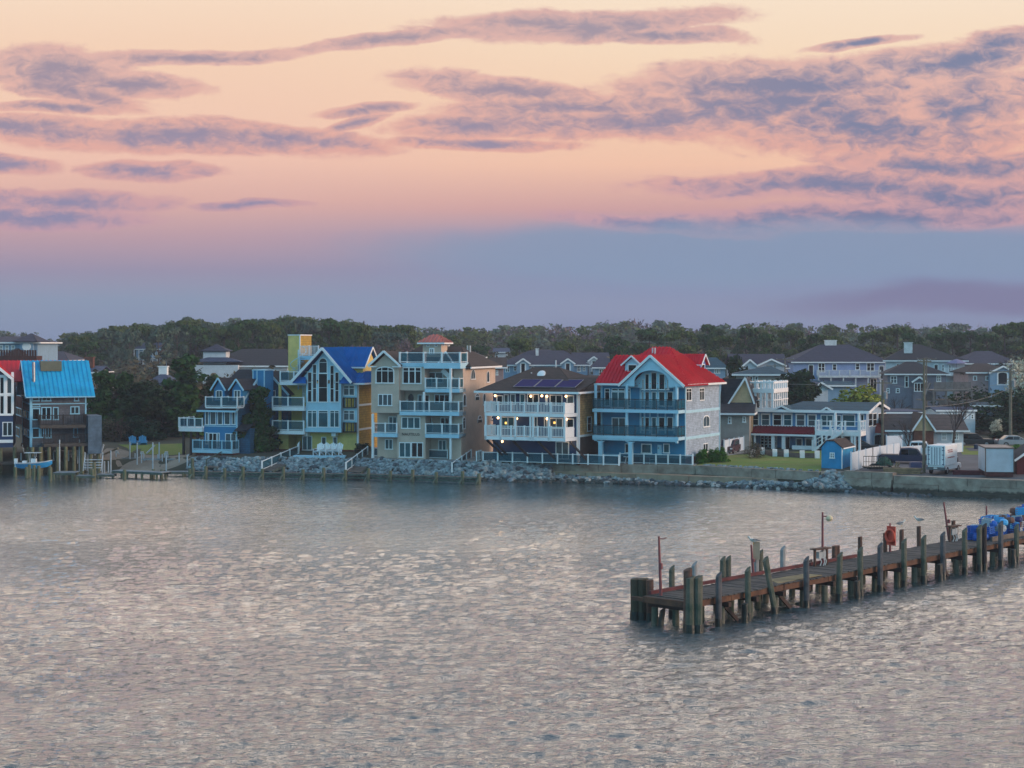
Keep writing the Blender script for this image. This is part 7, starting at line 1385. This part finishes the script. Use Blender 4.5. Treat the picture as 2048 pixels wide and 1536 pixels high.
def car(p,rz,label,col,kind='suv',cat='car'):
    r=empty('parked_'+('pickup_truck' if kind=='pickup' else 'suv' if kind=='suv' else 'car'),p,rz,label,cat); bm_=mat('paint_'+col[0],col[1],.3,.08,.6,spec=.6)
    if kind=='suv':
        L=4.7; h=1.7; low=[(-2.35,.35),(-2.38,.95),(-2.3,1.05),(2.3,.98),(2.38,.8),(2.35,.35)]; top=[(-2.3,1.03),(-2.0,1.62),(-1.4,1.7),(.4,1.66),(1.15,1.02)]
    elif kind=='car':
        L=4.6; low=[(-2.3,.32),(-2.33,.85),(-2.2,.95),(2.15,.88),(2.3,.7),(2.3,.32)]; top=[(-1.7,.93),(-1.1,1.4),(.2,1.42),(1.05,.9)]
    else:
        low=[(-2.9,.45),(-2.92,1.1),(-.9,1.1),(-.9,1.12),(2.5,1.12),(2.85,1.0),(2.88,.45)]; top=[(-.95,1.1),(-.75,1.8),(.2,1.86),(.9,1.78),(1.45,1.12)]
    bodyprof(r,low,1.85,bm_); cab=bodyprof(r,top,1.6,bm_,'cabin'); cx=[x for x,z in top]; x0,x1=top[0][0],top[-1][0]
    (a,za),(b,zb)=top[0],top[1]; (c,zc),(d,zd)=top[-2],top[-1]
    def pane(q0,q1,nm,off=.015,w=1.35):
        (xa,z0),(xb,z1)=q0,q1; dv=Vector((xb-xa,0,z1-z0)); n=Vector((dv.z,0,-dv.x)).normalized(); 
        A=Vector((xa,0,z0))+dv*.12; B=Vector((xa,0,z0))+dv*.88; k=MB(); n2=-n if (A-Vector(((x0+x1)/2,0,1))).dot(n)<0 else n; k.prism([A+Vector((0,-w/2,0)),A+Vector((0,w/2,0)),B+Vector((0,w*.46,0)),B+Vector((0,-w*.46,0))],n2*off); k.build(nm,GLS,r)
    pane((a,za),(b,zb),'rear_window'); pane((c,zc),(d,zd),'windscreen')
    for s in (-1,1):
        n=2 if kind!='pickup' else 2; xs=[b+.05,(b+c)/2,c+.02]; zt=min(zb,zc)-.1; zl=za+.04
        k=MB(); k.prism([(a+.22,s*.8,zl),(xs[1]-.04,s*.8,zl),(xs[1]-.04,s*.8,zt),(xs[0],s*.8,zt)],(0,s*.015,0)); k.build('side_window',GLS,r); k=MB(); k.prism([(xs[1]+.04,s*.8,zl),(d-.22,s*.8,zl),(c-.02,s*.8,zt),(xs[1]+.04,s*.8,zt)],(0,s*.015,0)); k.build('side_window',GLS,r)
        k=MB(); X=low[-2][0]; k.box((X-.25,s*.88,.68),(X+.02,s*.6,.85)); k.build('headlight',LCL,r); X=low[1][0]; k=MB(); k.box((X-.01,s*.9,.7),(X+.12,s*.72,1.0)); k.build('tail_light',LRED,r)
        k=MB(); k.box((c+.05,s*.92,za+.02),(c+.22,s*1.05,za+.2)); k.build('mirror',bm_,r)
        for x in (low[0][0]+.95,low[-1][0]-.92): wheel(r,x,s*.93,s,.38 if kind!='car' else .33)
    if kind=='pickup': k=MB(); k.box((-2.8,-.8,.8),(-1.0,.8,1.115)); k.build('cargo_bed',mat('bed_black','17181c',.6),r)
    k=MB(); k.box((low[-1][0]-.0,-.8,.36),(low[-1][0]+.06,.8,.55)); k.build('bumper',mat('bumper_grey','55585c',.5),r)
    return r
car(G(1458,908,1.95),-1.9,'dark maroon sport utility car with sun glinting on its roof beside the hedge',('maroon','4a2f33'),'suv')
car(G(1945,893.5,2.05),math.pi+.05+math.pi,'black sport utility car parked at the hedge behind the right lawn',('black','101116'),'suv')
car(G(2030,894,2.05),.0,'silver grey sedan parked at the right edge by the wooden pole',('silver','8e969c'),'car')
car(G(1816,930,1.85),-.25,'pickup truck with navy sides parked behind the nets near the tall pole',('navy','1c2444'),'pickup','pickup truck')
car(G(1836,915,1.9),-.3,'white pickup truck mostly hidden behind the navy pickup and pole',('white','d4dae0'),'pickup','pickup truck'); car(G(1722,905,1.95),-.1,'black car parked below the stair end of the long blue house',('black','101116'),'car')
def box_truck():
    r=empty('box_truck',G(1884,946.5,1.82),.98,'white box truck showing its strapped rear doors and red lettered side','truck'); Wt=mat('truck_white','dfe3e6',.4,.08,.8); DK=mat('strap_navy','27305a',.6)
    L=3.9; w=2.1; k=MB(); k.box((-L/2,-w/2,.95),(L/2,w/2,3.15)); o=k.build('box_body',Wt,r); bv=o.modifiers.new('b','BEVEL'); bv.width=.06; bv.segments=2
    k=MB(); 
    for y in (-.45,-.12,.12,.45): k.box((-L/2-.03,y-.03,1.05),(-L/2,y+.03,2.95))
    for z in (1.08,1.6,2.1,2.6,2.9):
        for y in (-.8,.8): k.box((-L/2-.03,y-.12,z),(-L/2,y+.12,z+.07))
    for y in (-.85,.85): k.box((-L/2-.025,y-.03,1.0),(-L/2,y+.03,3.05))
    k.build('rear_door_straps',DK,r); k=MB(); k.box((-L/2-.15,-w/2,.5),(-L/2+.1,w/2,.8)); k.build('rear_bumper',mat('bumper_grey','55585c',.5),r); k=MB(); k.box((-L/2-.18,-.2,.62),(-L/2-.15,.2,.76)); k.build('number_plate',mat('plate_white','d9dcdc',.5),r)
    bodyprof(r,[(-L/2+.1,.5),(-L/2+.1,.97),(L/2+.3,.97),(L/2+.3,1.1),(3.3,1.05),(3.5,.9),(3.5,.45)],1.95,Wt,'body'); bodyprof(r,[(L/2-.1,1.0),(L/2,1.75),(2.3,1.85),(2.7,1.72),(3.25,1.0)],1.7,Wt,'cabin')
    for s in (-1,1):
        k=MB(); k.prism([(2.1,s*.85,1.12),(3.0,s*.85,1.12),(2.62,s*.85,1.65),(2.15,s*.85,1.68)],(0,s*.02,0)); k.build('side_window',GLS,r); k=MB(); k.box((-L/2-.03,s*.98,.98),(-L/2+.05,s*.72,1.3)) if 0 else k.box((-L/2+.05,s*.96,.72),(-L/2+.12,s*1.0,.95)); k.build('tail_light',LRED,r); k=MB(); k.box((3.3,s*.9,.75),(3.52,s*.62,.95)); k.build('headlight',LCL,r)
        for x in (-1.0,2.55): wheel(r,x,s*.98,s,.4)
    RL=mat('faded_red_lettering','a05a5a',.6,.1,1)
    k=MB()
    for z,x0,x1 in ((2.55,-1.2,.3),(2.35,-1.1,.4),(1.75,-1.2,.9)):
        x=x0
        while x<x1: k.box((x,-w/2-.012,z),(x+.1,-w/2,z+.13)); x+=.16
    k.build('side_lettering',RL,r)
box_truck()
bpy.data.objects['box_truck'].scale=(.9,)*3
def container():
    r=empty('storage_container',G(1971,953,1.8),-.14,'white storage box standing on a rusty base near the right edge','container'); Wt=mat('container_white','b4c0cc',.5,.1,.8,('noise',3,.15)); L=2.65; D=5; h=2.3
    k=MB(); k.box((0,0,.45),(L,D,.45+h)); k.build('box',Wt,r); k=MB(); k.box((.05,.05,0),(L-.05,D,.45)); k.build('base',mat('rusty_base','4f2c2c',.9,.3,2),r); k=MB()
    for a,b in (((0,0),(L,0)),((L,0),(L,D)),((0,0),(0,D))): k.bar((*a,.45+h),(*b,.45+h),.09,.12)
    for p in ((0,0),(L,0),(L,D)): k.bar((*p,.45),(*p,.45+h),.09)
    k.each('edge_frame',mat('frame_rust_brown','6c5c56',.8,.3,2),r); k=MB(); k.box((.06,.06,.45+h),(L-.06,D-.06,.5+h)); k.build('roof_panel',mat('stained_roof_panel','9c8d84',.7,.3,1),r)
container()
def red_shed():
    r=empty('red_shed',G(2034,950,1.8),-.1,'dark red shed with pale roof edge cut by the right photo edge','shed'); k=MB(); k.box((0,0,0),(4,4,1.5)); k.prism([(0,0,1.5),(4,0,1.5),(2,0,2.9)],(0,4,0)); k.build('walls',mat('barn_red','5e1f22',.85,.2,1,('lap',.2,.4)),r); k=MB(); gable_v(k,-.3,4.3,1.4,3.0,-.3,4.3); k.build('roof',RF['grey'],r); k=MB(); rakes(k,-.3,4.3,1.4,3.05,-.34,.2,.07); k.each('fascia',WHT,r)
red_shed()
# utility poles and wires
PLE=mat('utility_pole_wood','6f6a5c',.9,.25,2,('noise',8,.4)); PLB=mat('pale_blue_pole','7d9aab',.7,.12,2)
def upole(px,yt,yb,label,arms=1,m=None,z=1.9,rad=.15,drum=False,armw=2.2,Y=None,lean=0):
    b=G(px,yb,z) if Y is None else Vector(((px-1024)*Y/F,Y,landz((px-1024)*Y/F,Y))); h=H-(yt-YH)*b.y/F-b.z; r=empty('utility_pole',b,0,label,'utility pole'); k=MB(); k.tube([(0,0,-.3),(lean,0,h)],[rad*1.1,rad*.75],9); k.build('pole',m or PLE,r)
    for i in range(arms):
        z_=h-.35-i*.9; k=MB(); k.box((-armw/2,-.16,z_-.06),(armw/2,-.04,z_+.06)); a=k.build('cross_arm',m or PLE,r); k=MB()
        for u in (-armw/2+.1,-.35,.35,armw/2-.1): k.lathe([(.03,0),(.06,.05),(.06,.14),(.02,.18)],(u,-.1,z_+.06),7)
        k.each('insulator',GALV,a)
    if drum: k=MB(); k.lathe([(.02,0),(.25,.0),(.25,.8),(.02,.85)],(.3,-.2,h-2.2),10); k.build('transformer',GALV,r)
    return b+Vector((lean,-.1,h-.3))
a1=upole(1765,760,902,'brown utility pole in front of the right end of the long blue house',1,None,1.95,.17,True); a2=upole(1848,716,945,'tall brown pole standing at the quay between the two trucks',1,None,1.85,.15,armw=1.4)
a3=upole(2021,738,893,'tall wooden utility pole with pale cross arm near the right edge',1,None,2.0,.2,armw=5.2,drum=True); a4=upole(1981,726,808,'pale blue pole with cross arm beyond the wooden deck',1,PLB,2.3,.16); upole(1853,714,783,'thin far pole with cross arm above the grey house roof',1,None,Y=285,rad=.13,armw=3.4)
a5=upole(394,752,868,'pale grey pole left of the blue cottage',1,PLB,1.8,.14,True,.9); upole(1570,715,752,'thin far pole behind the teal roofed house',1,None,Y=300,rad=.13,armw=3.2); upole(1550,728,752,'thin far pole left of its twin behind the pergola',1,None,Y=298,rad=.12,armw=3.2)
def wire(a,b,sag,r=.018):
    k=MB(); k.tube([a.lerp(b,t/8)-Vector((0,0,sag*4*(t/8)*(1-t/8))) for t in range(9)],r,4); return k.build('overhead_wire',mat('cable_grey','8d8a86',.7))
for a,b,s,lab in ((a1,a3+Vector((0,0,-1.2)),1.0,'overhead wire from the pole by the blue house to the pole at the right edge'),(a3+Vector((1,0,0)),a4,.5,'overhead wire between the wooden pole and the pale blue pole'),(a3,a3+Vector((9,-2,-3.5)),.2,'overhead wire dropping to the right edge'),(a5,a5+Vector((-24,26,-1)),1.2,'overhead wire running left from the pale grey pole'),(a5+Vector((0,0,-1)),a5+Vector((-30,24,-2.5)),1.4,'lower overhead wire running left from the pale grey pole'),(a2+Vector((0,0,-4.5)),a3+Vector((0,0,-2)),.6,'overhead wire from the quay pole to the wooden pole'),(a1,a1+Vector((-22,40,1)),1,'overhead wire running back from the pole by the blue house')): tag(wire(a,b,s),lab,'wire')
# quay clutter
NETM=mat('green_fishing_net','1e4a40',.95,.3,3,('noise',10,1)); NB=mat('black_fishing_net','1a1f22',.95,.3,3,('noise',10,1))
def heap(px,py,w,h,m,name,label,cat,seed):
    rs=random.Random(seed); bm=bmesh.new(); bmesh.ops.create_icosphere(bm,subdivisions=4,radius=1)
    from mathutils import noise as N
    for v in bm.verts:
        d=1+.28*N.noise(v.co*2+Vector((seed,0,0)))+.12*N.noise(v.co*7); v.co=Vector((v.co.x*w*d,v.co.y*w*.7*d,max(-.05,v.co.z*h*d)))
    me=bpy.data.meshes.new(name); bm.to_mesh(me); bm.free(); me.materials.append(m); o=bpy.data.objects.new(name,me); C.objects.link(o); o.location=G(px,py,1.8); tag(o,label,cat); return o
heap(1767,940,.95,1.25,NETM,'net_heap','rounded heap of green fishing net on the quay','net',3); heap(1753,940,.9,.7,NB,'net_heap','low heap of black net left of the green net','net',8); heap(1777,906,.7,.9,mat('brown_net','5a4038',.95,.3,3,('noise',10,1)),'net_heap','brown heap rising behind the white fence by the pole','net',5)
def trailer():
    r=empty('flat_trailer',G(1727,943.5,1.85),-.12,'dark flat trailer with mesh side cage holding nets by the white fence','trailer'); k=MB(); k.box((0,0,.35),(3.6,1.5,.5)); k.build('bed',DKM,r); k=MB()
    for i in range(9): k.bar((i*.26,0,.5),(i*.26,0,1.55),.04)
    k.bar((0,0,1.55),(2.1,0,1.55),.06); k.bar((0,0,1.0),(2.1,0,1.0),.04); k.build('cage',DKM,r)
    for s,y in ((-1,0),(1,1.5)): wheel(r,2.6,y,s,.3)
trailer()
def lumber(px0,px1,py,label,m,h=.25,w=.8,name='timber_stack',n=4):
    a=G(px0,py,1.8); b=G(px1,py+1,1.8); k=MB(); rr=random.Random(int(px0)); d=b-a; s=Vector((-d.y,d.x,0)).normalized()
    for i in range(n):
        for j in range(3): o=s*(i*w/n)+Vector((0,0,.06+j*h/2)); k.bar(o+d*rr.uniform(0,.08),d*rr.uniform(.9,1)+o,w/n*.85,h/2.4)
    o=k.build(name,m); o.location=a; tag(o,label,'timber')
TMB=mat('raw_timber','8d7458',.9,.3,1.5,('noise',8,.4)); lumber(1765,1846,947,'stack of raw planks on the quay left of the tall pole',TMB,.4,.9); lumber(1905,1968,949,'long dark red beams lying on the quay left of the white container',mat('dark_red_beam','5d2226',.85,.2,2),.3,.5)
k=MB(); k.bar((0,0,0),(.5,.1,.95),.12); k.bar((.25,.05,0),(.75,.15,.95),.12); o=k.build('leaning_boards',TMB); o.location=G(1785,944,1.8); tag(o,'two short boards leaning beside the raw planks','board')
k=MB(); k.box((0,0,0),(1.1,.7,.75)); k.box((.05,.05,.75),(1.05,.65,.82)); o=k.build('blue_tote',mat('slate_blue_plastic','3b4a70',.5,.1,1)); o.location=G(1822,940.5,1.82); tag(o,'dark blue lidded bin in front of the pickup trucks','bin')
k=MB(); k.lathe([(.28,0),(.3,.05),(.3,.85),(.33,.88),(.02,.95)]); o=k.build('waste_bin',mat('navy_bin','20304a',.5,.1,1)); o.location=G(1953,904,2.0); tag(o,'dark blue bin on the small right lawn','bin')
for i,(px,w_,c_) in enumerate(((1700+88,.5,'9aa4ae'),)):
    k=MB(); k.box((0,0,0),(1.0,.8,.7)); k.bar((.1,0,.7),(.9,0,.7),.08); k.box((.1,.1,.7),(.9,.7,1.0)); o=k.build('metal_cabinet',mat('grey_cabinet','7f8a92',.5)); o.location=G(1772,929,1.9); tag(o,'grey metal cabinet behind the green net','cabinet')
# haze is kept thin: the far woods fade only slightly
hz=MB(); hz.box((-900,-60,-4),(900,960,48)); o=hz.build('haze',MC['white_trim']); o.data.materials.clear(); m=bpy.data.materials.new('haze'); m.use_nodes=True; m.node_tree.nodes.clear(); v=m.node_tree.nodes.new('ShaderNodeVolumePrincipled'); v.inputs['Color'].default_value=(.72,.76,.92,1); v.inputs['Density'].default_value=.00028; ou=m.node_tree.nodes.new('ShaderNodeOutputMaterial'); m.node_tree.links.new(v.outputs[0],ou.inputs['Volume']); o.data.materials.append(m); tag(o,kind='stuff')
sc.cycles.volume_step_rate=10; sc.cycles.volume_max_steps=32
